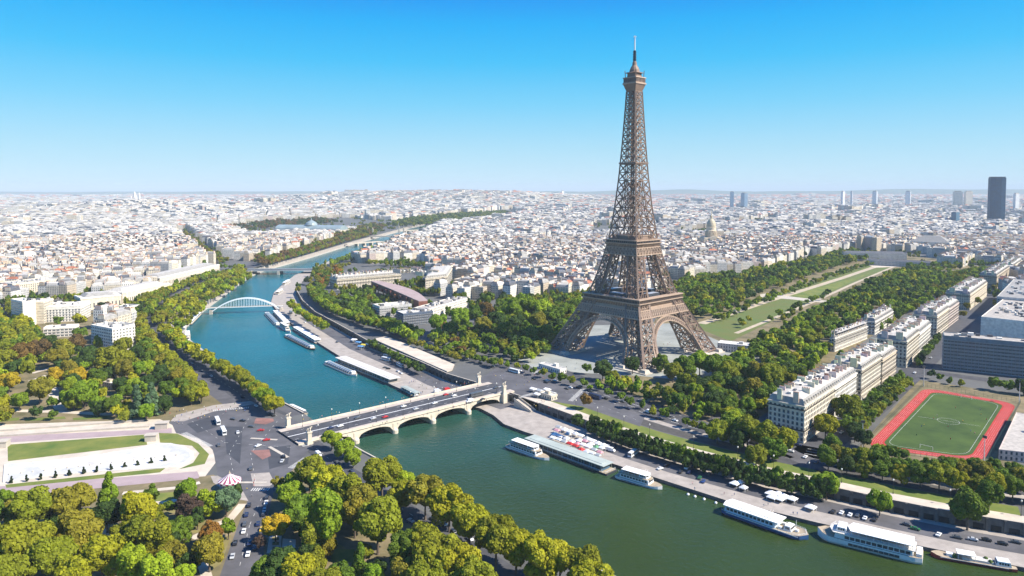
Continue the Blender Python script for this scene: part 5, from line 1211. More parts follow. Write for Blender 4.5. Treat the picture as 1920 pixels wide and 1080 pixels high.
for x, y, r_, c in ((1548, 795, 22, 'yellow-olive'), (1590, 765, 26, 'olive'), (1560, 830, 16, 'green'), (1620, 820, 16, 'dark green')): tree(x, y, r_, 'park', c, 'STRE')
row([(1860, 716), (1890, 722), (1925, 726)], 9, ['park'], ['dark green', 'green'], 'STRE', .8)
row([(1740, 700), (1780, 712), (1830, 722)], 10, ['park'], ['dark green', 'green', 'olive'], 'STRE', .5)
row([(1720, 680), (1740, 655), (1760, 630)], 10, ['park'], ['dark green', 'green'], 'STRE', .6)
for x, y, r_, c, b_ in ((1550, 907, 21, 'bright green', QZ), (1650, 938, 20, 'bright green', QZ), (1815, 950, 30, 'green', QZ), (1855, 925, 22, 'green', 0)): tree(x, y, r_, 'park', c, 'ISO', base=b_, tall=1.15)

def scatter_city():
    # street and courtyard trees among the far houses
    for _ in range(2600):
        d = 900 * math.exp(rnd.random() * 1.7); x = rnd.uniform(-200, 2120); p = Vector((CAM[0] + (x - 960) / FPX * d, CAM[1] + d, 0))
        q = at(x, proj(p)[1]) ; n = rnd.choice((1, 1, 2, 3, 6)); a = rnd.random() * 3.14
        if pip(RIVER_P, p.x, p.y) or pip(AX_P, p.x, p.y) or any(pip(f_, p.x, p.y) for f_ in FOOT): continue
        for k in range(n): TREES.append(((p.x + math.cos(a) * 9 * k, p.y + math.sin(a) * 9 * k, 0), .62, .9 * rnd.uniform(.7, 1.2), 'park', rnd.choice(['dark green', 'green', 'green', 'brown-olive', 'olive']), 'PARK'))
PLANTED = len(TREES)
AX_P = ats(PX_AX, 0)
RIVER_P = rb_u + [E_END] + lb_u[::-1]
scatter_city()
def plant_trees():
    # rank by how large each shows; trees far outside the frame are left out
    T = []
    for t in TREES:
        K = KIND[t[3]]; px, py = proj((t[0][0], t[0][1], t[0][2] + K['zc'] * t[2])); d = t[0][1] - CAM[1]
        if px < -160 or px > 2080 or py > 1230: continue
        T.append((FPX * K['rx'] * t[1] / d, t))
    T.sort(key=lambda q: -q[0])
    near, far = T[:296], T[296:]
    cnt = {}
    zs = {}
    for s_, t in near: zs.setdefault((t[5]), []).append(t)
    for z, ts in zs.items():
        ref, rp, grp = ZONES[z]
        ts.sort(key=lambda t: (t[0][0] - rp.x) ** 2 + (t[0][1] - rp.y) ** 2)
        for k, t in enumerate(ts):
            K = KIND[t[3]]; nm, me, mt = K['vars'][rnd.randrange(len(K['vars']))]
            c = LEAFC[t[4]]; f = rnd.uniform(.86, 1.14); g = rnd.uniform(.93, 1.07)
            lab = '%s %s, %s %s' % (t[4], K['word'], nth(k + 1), ref)
            root = thing(nm, lab, 'tree', t[0], rnd.random() * 6.283, grp); root.scale = (t[1], t[1], t[2])
            o = bpy.data.objects.new('crown', me); COL.objects.link(o); o.parent = root; o.color = (c[0] * f * g, c[1] * f, c[2] * f, 1)
            o2 = bpy.data.objects.new('trunk', mt); COL.objects.link(o2); o2.parent = root
    # the rest, smaller in the picture, as one mass with a colour per tree
    vs = []; fs = []; cols = []; base = 0
    crowns = []
    for k in range(6):
        cm = crown_mesh(900 + k, 6.5, 6.0, 9.2, 9, 300, 1.2); crowns.append((np.array(cm.v, dtype=np.float32), cm.f))
    faces = []
    for s_, t in far:
        K = KIND[t[3]]; v, f = crowns[rnd.randrange(6)]; a = rnd.random() * 6.283; q = t[1] * K['rx'] / 6.5; qz = t[2] * K['h'] / 15.2
        w = np.empty_like(v); w[:, 0] = v[:, 0] * math.cos(a) * q - v[:, 1] * math.sin(a) * q + t[0][0]; w[:, 1] = v[:, 0] * math.sin(a) * q + v[:, 1] * math.cos(a) * q + t[0][1]; w[:, 2] = v[:, 2] * qz + t[0][2]
        vs.append(w); faces += [tuple(i + base for i in ff) for ff in f]; base += len(v)
        c = LEAFC[t[4]]; g = rnd.uniform(.85, 1.15); cols.append(np.tile(np.array([c[0] * g, c[1] * g, c[2] * g, 1], dtype=np.float32), (len(v), 1)))
    return np.concatenate(vs), faces, np.concatenate(cols)
TV, TF, TC = plant_trees()
def tree_mass():
    me = bpy.data.meshes.new('far_trees'); me.from_pydata(TV.tolist(), [], TF)
    at_ = me.color_attributes.new('leaf', 'FLOAT_COLOR', 'POINT'); at_.data.foreach_set('color', TC.ravel())
    m = M_LEAF.copy(); m.name = 'far_foliage'; nt = m.node_tree
    oi = [n for n in nt.nodes if n.type == 'OBJECT_INFO'][0]; ca = nt.nodes.new('ShaderNodeVertexColor'); ca.layer_name = 'leaf'
    for l in [l for l in nt.links if l.from_node == oi]: s_ = l.to_socket; nt.links.remove(l); nt.links.new(ca.outputs['Color'], s_)
    me.materials.append(m); me.update()
    o = bpy.data.objects.new('far_trees', me); COL.objects.link(o); o['kind'] = 'stuff'
tree_mass()

# ------------------------------------------------------------------ the city
def city():
    r = random.Random(11)
    axis = (at(1650, 497) - at(1315, 607)); A_AX = math.atan2(axis.y, axis.x)
    # what keeps houses away
    ex = [ats(p) for p in (
        [(-2500, 1300), (-2500, 700), (-100, 645), (0, 622), (80, 648), (165, 662), (258, 664), (262, 580), (300, 548), (415, 490), (475, 492), (520, 520), (400, 700), (700, 1300)],
        [(480, 525), (590, 500), (640, 496), (790, 494), (800, 556), (890, 572), (925, 560), (1000, 570), (1090, 562), (1262, 550), (1290, 526), (1420, 510), (1600, 471), (1720, 476), (1760, 505), (1700, 545), (1600, 590), (1540, 640), (1460, 700), (1470, 760), (1440, 860), (1500, 900), (3200, 1000), (3200, 1500), (300, 1500), (300, 700)],
        [(1500, 880), (1570, 790), (1720, 672), (1765, 690), (1765, 620), (1850, 560), (2200, 560), (2200, 980)],
        [(1560, 840), (1500, 850), (1430, 740), (1560, 640), (1680, 560), (1760, 505), (1850, 500), (1880, 500), (1700, 700)],
        [(475, 500), (700, 425), (745, 412), (960, 392), (965, 404), (860, 418), (800, 424), (740, 455), (600, 505)],
        [(-80, 612), (0, 585), (20, 568), (168, 572), (172, 640), (168, 668), (80, 655), (0, 632)],
        [(428, 428), (500, 414), (640, 408), (720, 415), (705, 432), (480, 445)],
        [(330, 432), (346, 432), (420, 488), (396, 490)],
        [(1395, 414), (1440, 408), (1460, 412), (1410, 424)],
        [(1280, 432), (1330, 428), (1330, 445), (1270, 448)],
        [(1120, 425), (1150, 422), (1150, 440), (1110, 440)])]
    rbF = [p for p in offset_line(rb_u, 34)[17:]]; lbF = [p for p in offset_line(lb_u, -36)[18:]]
    ex.append(rbF + [E_END + Vector((40, 60, 0))] + lbF[::-1])
    ex += FOOT
    P = [np.array([(p[0], p[1]) for p in e]) for e in ex]
    def blocked(x, y):
        for e in P:
            if x < e[:, 0].min() - 14 or x > e[:, 0].max() + 14 or y < e[:, 1].min() - 14 or y > e[:, 1].max() + 14: continue
            if pip(e, x, y): return True
            for dx, dy in ((12, 0), (-12, 0), (0, 12), (0, -12)):
                if pip(e, x + dx, y + dy): return True
        return False
    tg = set((int(t[0][0] // 12), int(t[0][1] // 12)) for t in TREES[:PLANTED])
    # districts, each with its own street grid
    dist = []
    for px, D, a in ((1180, 1500, A_AX), (1050, 1250, A_AX), (1500, 1500, A_AX), (1850, 1500, A_AX), (1900, 1000, A_AX), (1400, 1800, A_AX), (950, 1150, A_AX + .25)): dist.append((far_at(px, D), a))
    y = 700.0
    while y < 16500:
        n = int(4 + y / 700); 
        for k in range(n):
            px = 960 + (k + .5 - n / 2) / n * 2700 + r.uniform(-120, 120); D = y * r.uniform(.95, 1.15); dist.append((far_at(px, D), r.random() * 1.57))
        y *= 1.28
    DX = np.array([(d[0].x, d[0].y) for d in dist])
    units = []
    def hz(x, y):
        z = 0
        for px, D, h, s_ in ((253, 4750, 72, 500), (620, 8200, 60, 900), (800, 7600, 70, 1100), (980, 8200, 75, 1000)):
            p = far_at(px, D); z += h * math.exp(-((x - p.x) ** 2 + (y - p.y) ** 2) / (2 * s_ * s_))
        return z
    for di, (c, a) in enumerate(dist):
        D = c.y - CAM[1]; k = max(1.0, D / 2700.0); co, si = math.cos(a), math.sin(a)
        bx, by, st = r.uniform(60, 85) * k, r.uniform(42, 56) * k, 11 * min(k, 1.9)
        far_ = math.sqrt(min(((DX[:, 0] - c.x) ** 2 + (DX[:, 1] - c.y) ** 2)[np.arange(len(DX)) != di])) * 2.6 + 200
        ni, nj = int(far_ / bx) + 1, int(far_ / by) + 1
        for i in range(-ni, ni + 1):
            for j in range(-nj, nj + 1):
                lx, ly = i * (bx + st) + (j % 2) * 7, j * (by + st); x, y = c.x + lx * co - ly * si, c.y + lx * si + ly * co
                dd = y - CAM[1]
                if dd < 330 or dd > 19000: continue
                px = 960 + (x - CAM[0]) / dd * FPX
                if px < -260 or px > 2180: continue
                dl = (DX[:, 0] - x) ** 2 + (DX[:, 1] - y) ** 2
                if int(dl.argmin()) != di: continue
                if blocked(x, y) and blocked(x + 15, y + 15): continue
                h0 = r.uniform(17.5, 23.5) * (1 if r.random() > .04 else r.uniform(1.2, 1.6)); left = px < 900
                if dd > 3000: h0 = r.uniform(15, 26) * (1 if r.random() > .03 else r.uniform(1.3, 2.2))
                wd = 13.0 * (1 if k < 1.3 else k * .9)
                # houses round the court
                sides = [(-by / 2 + wd / 2, 'x'), (by / 2 - wd / 2, 'x'), (-bx / 2 + wd / 2, 'y'), (bx / 2 - wd / 2, 'y')]
                if r.random() < .5: sides.append((r.uniform(-.12, .12) * bx, 'y'))
                for off, ax in sides:
                    Ln = bx if ax == 'x' else by - 2 * wd
                    t = -Ln / 2
                    while t < Ln / 2 - 2:
                        w = min(r.uniform(14, 24) * k, Ln / 2 - t); 
                        if Ln / 2 - t - w < 7 * k: w = Ln / 2 - t
                        m_ = t + w / 2; ux, uy = (m_, off) if ax == 'x' else (off, m_)
                        gx, gy = x + ux * co - uy * si, y + ux * si + uy * co
                        t += w
                        if r.random() < .03 or w < 3: continue
                        if blocked(gx, gy) or (int(gx // 12), int(gy // 12)) in tg: continue
                        ang = a if ax == 'x' else a + math.pi / 2; ca, sa = math.cos(ang), math.sin(ang)
                        W2 = w / 2 - .02; D2 = wd / 2
                        q = [(gx + p * ca - s_ * sa, gy + p * sa + s_ * ca) for p, s_ in ((-W2, -D2), (W2, -D2), (W2, D2), (-W2, D2))]
                        h = h0 * r.uniform(.9, 1.1)
                        wall = r.choices(['cream', 'white', 'pale grey', 'sandy', 'pinkish'], [5, 4, 1.6, 1.8, .6] if left else [4, 3.6, 2, 2, .6])[0]
                        roof = r.choices(['zinc', 'slate', 'white', 'pale zinc', 'red tile', 'gravel'], [4, 1.4, 1.6, 3.5, .45, .8] if left else [4, 2.2, 1.2, 2.6, .7, .8])[0]
                        form = 'flat' if roof in ('white', 'gravel') else ('hip' if roof == 'red tile' else 'mansard')
                        units.append((dd, gx, gy, q, h, wall, roof, form, hz(gx, gy) if dd > 3000 else 0.0, k))
    return units
UNITS = city()

def size_of(u): 
    dd, gx, gy = u[:3]; px = 960 + (gx - CAM[0]) / dd * FPX
    return u[4] * FPX / dd * (1 if -10 < px < 1930 else 0)
UNITS.sort(key=lambda u: -size_of(u))
REFS = [('left white apartments', at(60, 560)), ('pale museum palace', at(280, 540)), ('autumn avenue', at(380, 460)), ('river palace', at(690, 530)), ('blue shaded flank', at(840, 530)), ('iron tower', at(1120, 600)), ('long park', at(1400, 520)), ('golden dome', far_at(1334, 1800)), ('military school', at(1640, 485)), ('slab hotel', at(1850, 640)), ('sandy mansion block', at(1880, 540))]
NI = 268
groups = {}
for u in UNITS[:NI]:
    k = min(range(len(REFS)), key=lambda i: (REFS[i][1].x - u[1]) ** 2 + (REFS[i][1].y - u[2]) ** 2)
    groups.setdefault((k, u[5], u[6], u[7]), []).append(u)
RN = {'zinc': 'grey zinc', 'slate': 'dark slate', 'white': 'flat white', 'pale zinc': 'pale zinc', 'red tile': 'red tiled', 'gravel': 'flat brown'}
for (k, wall, roof, form), us in groups.items():
    nm, rp = REFS[k]; us.sort(key=lambda u: (rp.x - u[1]) ** 2 + (rp.y - u[2]) ** 2)
    for i, u in enumerate(us):
        lab = '%s house with %s roof, %s such from the %s' % (wall, RN[roof], nth(i + 1), nm)
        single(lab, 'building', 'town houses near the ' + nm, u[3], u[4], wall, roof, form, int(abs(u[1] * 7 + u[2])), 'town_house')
def rest():
    bs = BB()
    for u in UNITS[NI:]: house(u[3], u[4] + u[8], u[5], u[6], u[7], lambda nm: bs, int(abs(u[1] * 7 + u[2])), 0.0, u[0] < 2200)
    o = bs.build('distant_city'); o['kind'] = 'stuff'
rest()
def ridges():
    m = pm('far_wooded_hills', (.07, .10, .06), .95, .3, .002); r = random.Random(5)
    for x0, x1, y, h in ((-14000, 2500, 21500, 95), (-1500, 9000, 21500, 150), (3000, 22000, 20500, 160), (-26000, -7000, 23000, 100)):
        n = 60; mb = MB(); top = []
        for k in range(n + 1):
            t = k / n; e = math.sin(math.pi * t) ** .6; top.append((lerp(x0, x1, t), h * e * (.8 + .2 * math.sin(t * 9 + x0) + .08 * math.sin(t * 31)) + 8))
        for (xa, za), (xb, zb) in zip(top[:-1], top[1:]):
            mb.face([(xa, y - 1500, 0), (xb, y - 1500, 0), (xb, y, zb), (xa, y, za)]); mb.face([(xa, y, za), (xb, y, zb), (xb, y + 2500, 0), (xa, y + 2500, 0)])
        struct('hill', mb, m)
ridges()

# ------------------------------------------------------------------ boats
M_HULL_W = pm('hull_white', (.74, .74, .72), .35, .06, .4); M_HULL_B = pm('hull_blue', (.03, .09, .22), .35, .1, .4); M_HULL_R = pm('hull_maroon', (.16, .02, .025), .4, .15, .4)
M_HULL_D = pm('hull_dark', (.04, .045, .05), .4, .15, .4); M_DECK = pm('deck_board', (.36, .29, .20), .8, .2, .5); M_ROOFG = pm('grey_green_roof', (.36, .40, .36), .6, .15, .1); M_ROOFP = pm('pale_deck_roof', (.60, .57, .52), .6, .1, .1)
M_RED = pm('red_canvas', (.52, .03, .03), .8, .1); M_CANVAS = pm('white_canvas', (.80, .79, .76), .8, .05)
def hull(L, W, H, bow=.22, stern=.06, flare=1.0, z0=-.9):
    """closed hull along +x (bow at +x)"""
    mb = MB(); n = 16; rings = []
    for k in range(n + 1):
        t = k / n; x = -L / 2 + L * t
        w = W / 2 * min(1, ((1 - t) / bow) ** .55 if t > 1 - bow else 1, (.8 + .2 * t / stern) if t < stern else 1); w = max(w, .08)
        sh = H * (1 + .28 * max(0, (t - .75) / .25) ** 2)
        rings.append([(x, -w * .8, z0), (x, -w, H * .35), (x, -w * flare, sh), (x, w * flare, sh), (x, w, H * .35), (x, w * .8, z0)])
    i0 = len(mb.v)
    for r_ in rings: mb.v += r_
    for k in range(n):
        for j in range(5):
            a = i0 + k * 6 + j; mb.f.append((a, a + 6, a + 7, a + 1)); mb.m.append(1 if j == 2 else 0)
    mb.f.append(tuple(i0 + j for j in range(6))); mb.m.append(0)
    return mb
def boat_base(name, label, p0, p1, group=None, shift=0.0, z=WZ):
    """p0 stern, p1 bow: pixels on the water"""
    a, b_ = at(*p0, z), at(*p1, z); d = b_ - a; c = (a + b_) / 2; ang = math.atan2(d.y, d.x); c += Vector((-math.sin(ang), math.cos(ang), 0)) * shift
    return thing(name, label, 'boat', c, ang, group), d.length
def win_row(root, x0, x1, y, z, n, w, h, mat=None):
    for k in range(n):
        x = lerp(x0, x1, (k + .5) / n); mb = MB(); mb.box((x, y, z), (w, .16, h)); mb.build('window', [mat or M_GLASS], root)
def rail(root, pts, z, h=1.0, par='rail'):
    mb = MB()
    for a, b_ in zip(pts[:-1], pts[1:]):
        mb.beam((*a, z + h), (*b_, z + h), .1); mb.beam((*a, z + h * .5), (*b_, z + h * .5), .06)
        n = max(1, int(math.hypot(b_[0] - a[0], b_[1] - a[1]) / 2.2))
        for k in range(n + 1): mb.beam((lerp(a[0], b_[0], k / n), lerp(a[1], b_[1], k / n), z), (lerp(a[0], b_[0], k / n), lerp(a[1], b_[1], k / n), z + h), .07)
    mb.build('rail', [M_HULL_W], root)
def cabin(root, x0, x1, w, z, h, mat, n, wh=1.3, ends=True, rake=.6):
    mb = MB(); mb.frustum(((x0 + x1) / 2, 0, z), (x1 - x0, w), (x1 - x0 - rake * 2, w - .3), h, 0, 0); c = mb.build('cabin', [mat], root)
    for s_ in (-1, 1): win_row(c, x0 + 1, x1 - 1, s_ * (w / 2 - .06), z + h * .36, n, (x1 - x0 - 2) / n * .72, h * .42)
    mb = MB(); mb.box((x1 - .35, 0, z + h * .4), (.3, w * .8, h * .38)); mb.build('windscreen', [M_GLASS], c)
    return c
def cruiser(label, p0, p1, W=6.5, group=None, shift=0, deckm=None):
    T, L = boat_base('river_cruiser', label, p0, p1, group, shift)
    hull(L, W, 1.7, .2).build('hull', [M_HULL_W, deckm or M_DECK], T)
    mb = MB(); mb.box((0, -W / 2 - .02, .55), (L * .7, .12, .22)); mb.box((0, W / 2 + .02, .55), (L * .7, .12, .22)); mb.build('hull_stripe', [M_HULL_B], T)
    cabin(T, -L * .40, L * .26, W * .82, 1.65, 2.5, M_HULL_W, 9); mb = MB(); mb.prism([(-L * .42, -W * .43), (L * .2, -W * .43), (L * .27, -W * .2), (L * .27, W * .2), (L * .2, W * .43), (-L * .42, W * .43)], 4.15, 4.4); up = mb.build('upper_deck', [deckm or M_DECK], T)
    cabin(T, L * .02, L * .2, W * .6, 4.4, 2.1, M_HULL_W, 3); mb = MB(); mb.prism([(-L * .36, -W * .4), (L * .18, -W * .4), (L * .24, 0), (L * .18, W * .4), (-L * .36, W * .4)], 6.5, 6.75)
    for x in (-.34, -.2, -.06):
        for y in (-.36, .36): mb.beam((L * x, W * y, 4.4), (L * x, W * y, 6.5), .12)
    mb.build('canopy', [M_CANVAS], T); rail(T, [(-L * .42, -W * .42), (L * .2, -W * .42)], 4.4); rail(T, [(-L * .42, W * .42), (L * .2, W * .42)], 4.4)
    return T
def pontoon(label, p0, p1, W, roofm, wallm, hc=3.2, group=None, shift=0, n=14, hullm=None, name='pontoon'):
    T, L = boat_base(name, label, p0, p1, group, shift)
    mb = MB(); mb.box((0, 0, -.8), (L, W, 1.8), 0, 0); mb.build('hull', [hullm or M_HULL_D], T)
    mb = MB(); mb.box((0, 0, 1.0), (L * .97, W * .96, .12)); mb.build('deck', [M_DECK], T)
    mb = MB(); mb.box((-L * .01, 0, 1.12), (L * .88, W * .74, hc)); w = mb.build('wall', [wallm], T)
    for s_ in (-1, 1): win_row(w, -L * .44, L * .42, s_ * (W * .37 + .03), 1.9, n, L * .86 / n * .78, hc * .55)
    mb = MB(); mb.box((-L * .01, 0, 1.12 + hc), (L * .94, W * .96, .35)); mb.box((-L * .01, 0, 1.47 + hc), (L * .86, W * .5, .22))
    for k in range(9):
        for s_ in (-1, 1): mb.beam((L * (-.46 + .9 * k / 8), s_ * W * .45, 1.1), (L * (-.46 + .9 * k / 8), s_ * W * .45, 1.2 + hc), .16)
    mb.build('roof', [roofm], T); rail(T, [(-L * .48, -W * .47), (L * .48, -W * .47), (L * .48, W * .47)], 1.1)
    return T
def glassboat(label, p0, p1, W, group=None, shift=0, hullm=None):
    T, L = boat_base('glass_roofed_boat', label, p0, p1, group, shift); hull(L, W, 1.5, .12, .05).build('hull', [hullm or M_HULL_W, M_DECK], T)
    mb = MB(); n = 8; x0, x1 = -L * .42, L * .36
    for k in range(n):
        t0, t1 = math.pi * k / n, math.pi * (k + 1) / n
        P_ = lambda x, t: (x, -W * .4 * math.cos(t), 1.5 + 2.3 * math.sin(t) ** .7)
        mb.face([P_(x0, t0), P_(x1, t0), P_(x1, t1), P_(x0, t1)])
    mb.face([P_(x0, math.pi * k / n) for k in range(n + 1)]); mb.face([P_(x1, math.pi * k / n) for k in range(n, -1, -1)]); mb.build('glass_roof', [pm('blue_grey_glazing', (.12, .16, .20), .2, .2, .3)], T)
    for k in range(12):
        mb = MB(); x = lerp(x0, x1, k / 11); 
        for j in range(n): mb.beam(P_(x, math.pi * j / n), P_(x, math.pi * (j + 1) / n), .22)
        mb.build('roof_rib', [M_HULL_W], T)
    mb = MB(); mb.box((L * .40, 0, 1.5), (L * .05, W * .5, 2.4)); mb.build('wheelhouse', [M_HULL_W], T); mb = MB(); mb.box((-L * .455, 0, 1.5), (L * .06, W * .7, 1.6)); mb.build('stern_box', [M_HULL_W], T)
    return T
GQ = 'boats moored along the tower bank quay'
cruiser('white two-deck cruiser with its bow just past the pale ramp below the bridge', (954, 837), (1030, 864), 8.0, GQ)
pontoon('long restaurant pontoon with grey-green roof moored before the market canopies', (988, 831), (1146, 889), 11, M_ROOFG, pm('pontoon_blue', (.06, .13, .20), .5, .2), 3.6, GQ, 1.0)
cruiser('white cruiser with tan sun deck moored right of the restaurant pontoon', (1158, 893), (1242, 918), 8.0, GQ)
def ferry():
    T, L = boat_base('passenger_ferry', 'large blue-hulled passenger boat with long white roof, open stern deck', (1360, 957), (1516, 1012), GQ); W = 11
    hull(L, W, 2.0, .1, .05).build('hull', [M_HULL_B, M_DECK], T); mb = MB(); mb.box((0, -W / 2 - .03, 1.75), (L * .86, .14, .35)); mb.box((0, W / 2 + .03, 1.75), (L * .86, .14, .35)); mb.build('rubbing_strake', [M_HULL_W], T)
    cabin(T, -L * .46, L * .16, W * .84, 1.95, 3.0, pm('cabin_pale_blue', (.50, .62, .70), .4, .1), 12, rake=.2); mb = MB(); mb.prism([(-L * .5, 0), (-L * .47, -W * .46), (L * .2, -W * .46), (L * .2, W * .46), (-L * .47, W * .46)], 5.0, 5.4); mb.box((-L * .14, 0, 5.4), (L * .5, W * .5, .3)); mb.build('roof', [M_CANVAS], T)
    cabin(T, L * .24, L * .33, W * .5, 1.95, 2.5, M_HULL_W, 3)
    for x, y in ((.2, -.25), (.2, .25), (.37, 0)):
        mb = MB(); mb.box((L * x, W * y, 2.0), (1.6, 1.4, 1.2)); mb.build('deck_locker', [M_HULL_W], T)
    mb = MB(); mb.beam((L * .36, 0, 2), (L * .36, 0, 8), .18); mb.build('mast', [M_HULL_W], T)
    rail(T, [(L * .2, -W * .45), (L * .42, -W * .42), (L * .48, 0), (L * .42, W * .42), (L * .2, W * .45)], 2.0)
ferry()
def liner():
    T, L = boat_base('river_liner', 'big all-white river boat with a row of square dark windows', (1730, 1051), (1533, 1002), GQ); W = 12.5
    hull(L, W, 3.2, .13, .07).build('hull', [M_HULL_W, M_DECK], T)
    cabin_ = MB(); cabin_.frustum((-L * .05, 0, 3.1), (L * .74, W * .86), (L * .72, W * .84), 2.6, 0, 0); c = cabin_.build('cabin', [M_HULL_W], T)
    for s_ in (-1, 1): win_row(c, -L * .40, L * .22, s_ * W * .428, 3.7, 12, 2.0, 1.45)
    for s_ in (-1, 1): win_row(T, -L * .30, L * .18, s_ * (W * .5 - .02), 1.2, 10, 2.1, 1.2)
    mb = MB(); mb.prism([(-L * .44, -W * .45), (L * .33, -W * .45), (L * .38, 0), (L * .33, W * .45), (-L * .44, W * .45)], 5.7, 6.0); mb.build('upper_deck', [M_ROOFP], T)
    mb = MB(); mb.prism([(-L * .42, -W * .42), (L * .16, -W * .42), (L * .2, 0), (L * .16, W * .42), (-L * .42, W * .42)], 8.0, 8.3)
    for k in range(9):
        for s_ in (-1, 1): mb.beam((L * (-.41 + .56 * k / 8), s_ * W * .4, 6), (L * (-.41 + .56 * k / 8), s_ * W * .4, 8), .14)
    mb.build('awning', [M_CANVAS], T); cabin(T, L * .2, L * .31, W * .6, 6.0, 2.2, M_HULL_W, 3); rail(T, [(-L * .44, -W * .44), (L * .33, -W * .44), (L * .37, 0), (L * .33, W * .44), (-L * .44, W * .44)], 6.0)
    mb = MB(); mb.box((-L * .47, 0, 3.2), (L * .05, W * .7, 1.4)); mb.build('stern_box', [M_HULL_W], T)
liner()
def barge():
    T, L = boat_base('barge', 'maroon-hulled river barge with white deck canopy moored behind the white boat', (1905, 1069), (1745, 1041), GQ); W = 6.5
    hull(L, W, 1.6, .12, .08).build('hull', [M_HULL_R, M_DECK], T); mb = MB(); mb.box((0, -W * .5 - .03, 1.35), (L * .8, .12, .2)); mb.box((0, W * .5 + .03, 1.35), (L * .8, .12, .2)); mb.build('hull_stripe', [M_HULL_W], T)
    cabin(T, -L * .44, -L * .26, W * .75, 1.6, 2.2, M_HULL_W, 4); mb = MB(); mb.box((-L * .05, 0, 1.55), (L * .36, W * .66, 1.0)); mb.build('hold_cover', [M_ROOFP], T)
    mb = MB(); mb.box((L * .08, 0, 4.0), (L * .22, W * .8, .25))
    for x in (-.02, .18):
        for y in (-.36, .36): mb.beam((L * x, W * y, 1.6), (L * x, W * y, 4), .12)
    mb.build('canopy', [M_CANVAS], T); mb = MB(); mb.box((L * .27, 0, 1.6), (3, 2.4, 1.2)); mb.build('deck_locker', [M_HULL_W], T)
    for x, y in ((-.2, .2), (-.16, -.2), (.22, .22)): mb = MB(); mb.lathe([(.8, 1.6), (1.1, 2.5), (.7, 3.2), (.1, 3.5)], 8, (L * x, W * y)); mb.build('potted_shrub', [pm('potted_leaves', (.06, .10, .02), .9, .4, 2)], T)
barge()
GB2 = 'boats of the boathouse quay'
glassboat('blue-grey glass-roofed sightseeing boat lying beside the long boathouse roof', (613, 682), (668, 706), 8.5, GB2)
pontoon('long boathouse pontoon with pale tan roof upstream of the bridge', (636, 678), (746, 723), 12, M_ROOFP, pm('boathouse_wall', (.16, .20, .20), .5, .2), 4.2, GB2)
glassboat('dark-hulled glass-roofed boat moored at the middle white-roofed landing', (538, 631), (590, 657), 8.5, GB2, 0, M_HULL_D)
pontoon('white-roofed landing pontoon in the middle of the boathouse quay', (554, 618), (598, 645), 8, M_CANVAS, M_HULL_W, 3.0, GB2, 0, 8)
glassboat('teal glass-roofed boat nearest the footbridge on the boathouse quay', (500, 589), (523, 613), 8, GB2)
pontoon('slim white landing pontoon nearest the footbridge', (516, 587), (540, 612), 7, M_CANVAS, M_HULL_W, 3.0, GB2, 0, 6)
cruiser('small white launch between the two white-roofed landings', (526, 612), (544, 624), 6, GB2)
pontoon('small grey landing stage close under the upstream side of the bridge', (756, 732), (784, 746), 6, M_ROOFG, M_HULL_W, 2.6, GB2, 0, 5)
cruiser('white cruiser moored at the far bank tip right beside the bridge', (574, 790), (528, 768), 8, None)
GO = 'white houseboats on the outer bend'
pontoon('white houseboat with pale roof terrace just below the white footbridge', (372, 590), (352, 610), 10, M_CANVAS, M_HULL_W, 3.2, GO, 0, 6, None, 'houseboat')
pontoon('white houseboat with grey roof at the middle of the outer bend', (348, 606), (340, 624), 9, M_ROOFP, M_HULL_W, 3.2, GO, 0, 5, None, 'houseboat')
cruiser('small white motorboat last below the houseboats on the outer bend', (352, 628), (352, 644), 6, GO)
cruiser('white boat moored above the footbridge, nearer the bridge', (518, 556), (532, 546), 7, 'boats above the footbridge')
cruiser('white boat moored above the footbridge, farther upstream', (530, 538), (546, 528), 7, 'boats above the footbridge')
for i, (x, y) in enumerate(((1290, 928), (1303, 932), (1320, 937), (1342, 944))):
    p = at(x, y, WZ); T = thing('mooring_float', 'white round mooring float on the green water, %s from the tan-decked cruiser' % nth(i + 1), 'buoy', p, 0, 'mooring floats'); mb = MB(); mb.lathe([(.2, -.5), (.8, 0), (.9, .5), (.5, 1.0), (.1, 1.2)], 8); mb.build('float', [M_HULL_W], T); mb = MB(); mb.beam((0, 0, 1.1), (0, 0, 1.8), .12); mb.build('ring_post', [M_HULL_D], T)

# ------------------------------------------------------------------ bridges upstream
def footbridge():
    a, b_ = at(378, 578, .5), at(530, 573, .5); d = b_ - a; L = d.length; T = thing('arched_footbridge', 'white steel footbridge with a low bow arch over the river bend', 'bridge', (a + b_) / 2, math.atan2(d.y, d.x)); mw_ = pm('white_steel', (.80, .82, .82), .4, .05); W = 7
    mb = MB(); mb.box((0, 0, 0), (L, W, .8)); mb.box((0, 0, .8), (L, W - 1.2, .1), 0, 1); mb.build('deck', [mw_, M_DECK], T)
    x0, x1 = -L * .30, L * .40; n = 22
    for s_ in (-1, 1):
        mb = MB(); pr = None
        for k in range(-3, n + 4):
            t = k / n; x = lerp(x0, x1, t); z = .6 + 12 * (1 - (2 * t - 1) ** 2)
            p = (x, s_ * W / 2, z)
            if pr: mb.beam(pr, p, .9, 0, 1.2)
            pr = p
        ar = mb.build('arch', [mw_], T)
        mb = MB()
        for k in range(1, n): 
            t = k / n; x = lerp(x0, x1, t); mb.beam((x, s_ * W / 2, .8), (x, s_ * W / 2, .6 + 12 * (1 - (2 * t - 1) ** 2)), .3)
        mb.build('hangers', [mw_], ar)
    for x in (x0 - 9, x1 + 9):
        mb = MB(); mb.box((x, 0, -10), (4, W + 3, 7)); mb.build('pier', [M_STONE], T)
footbridge()
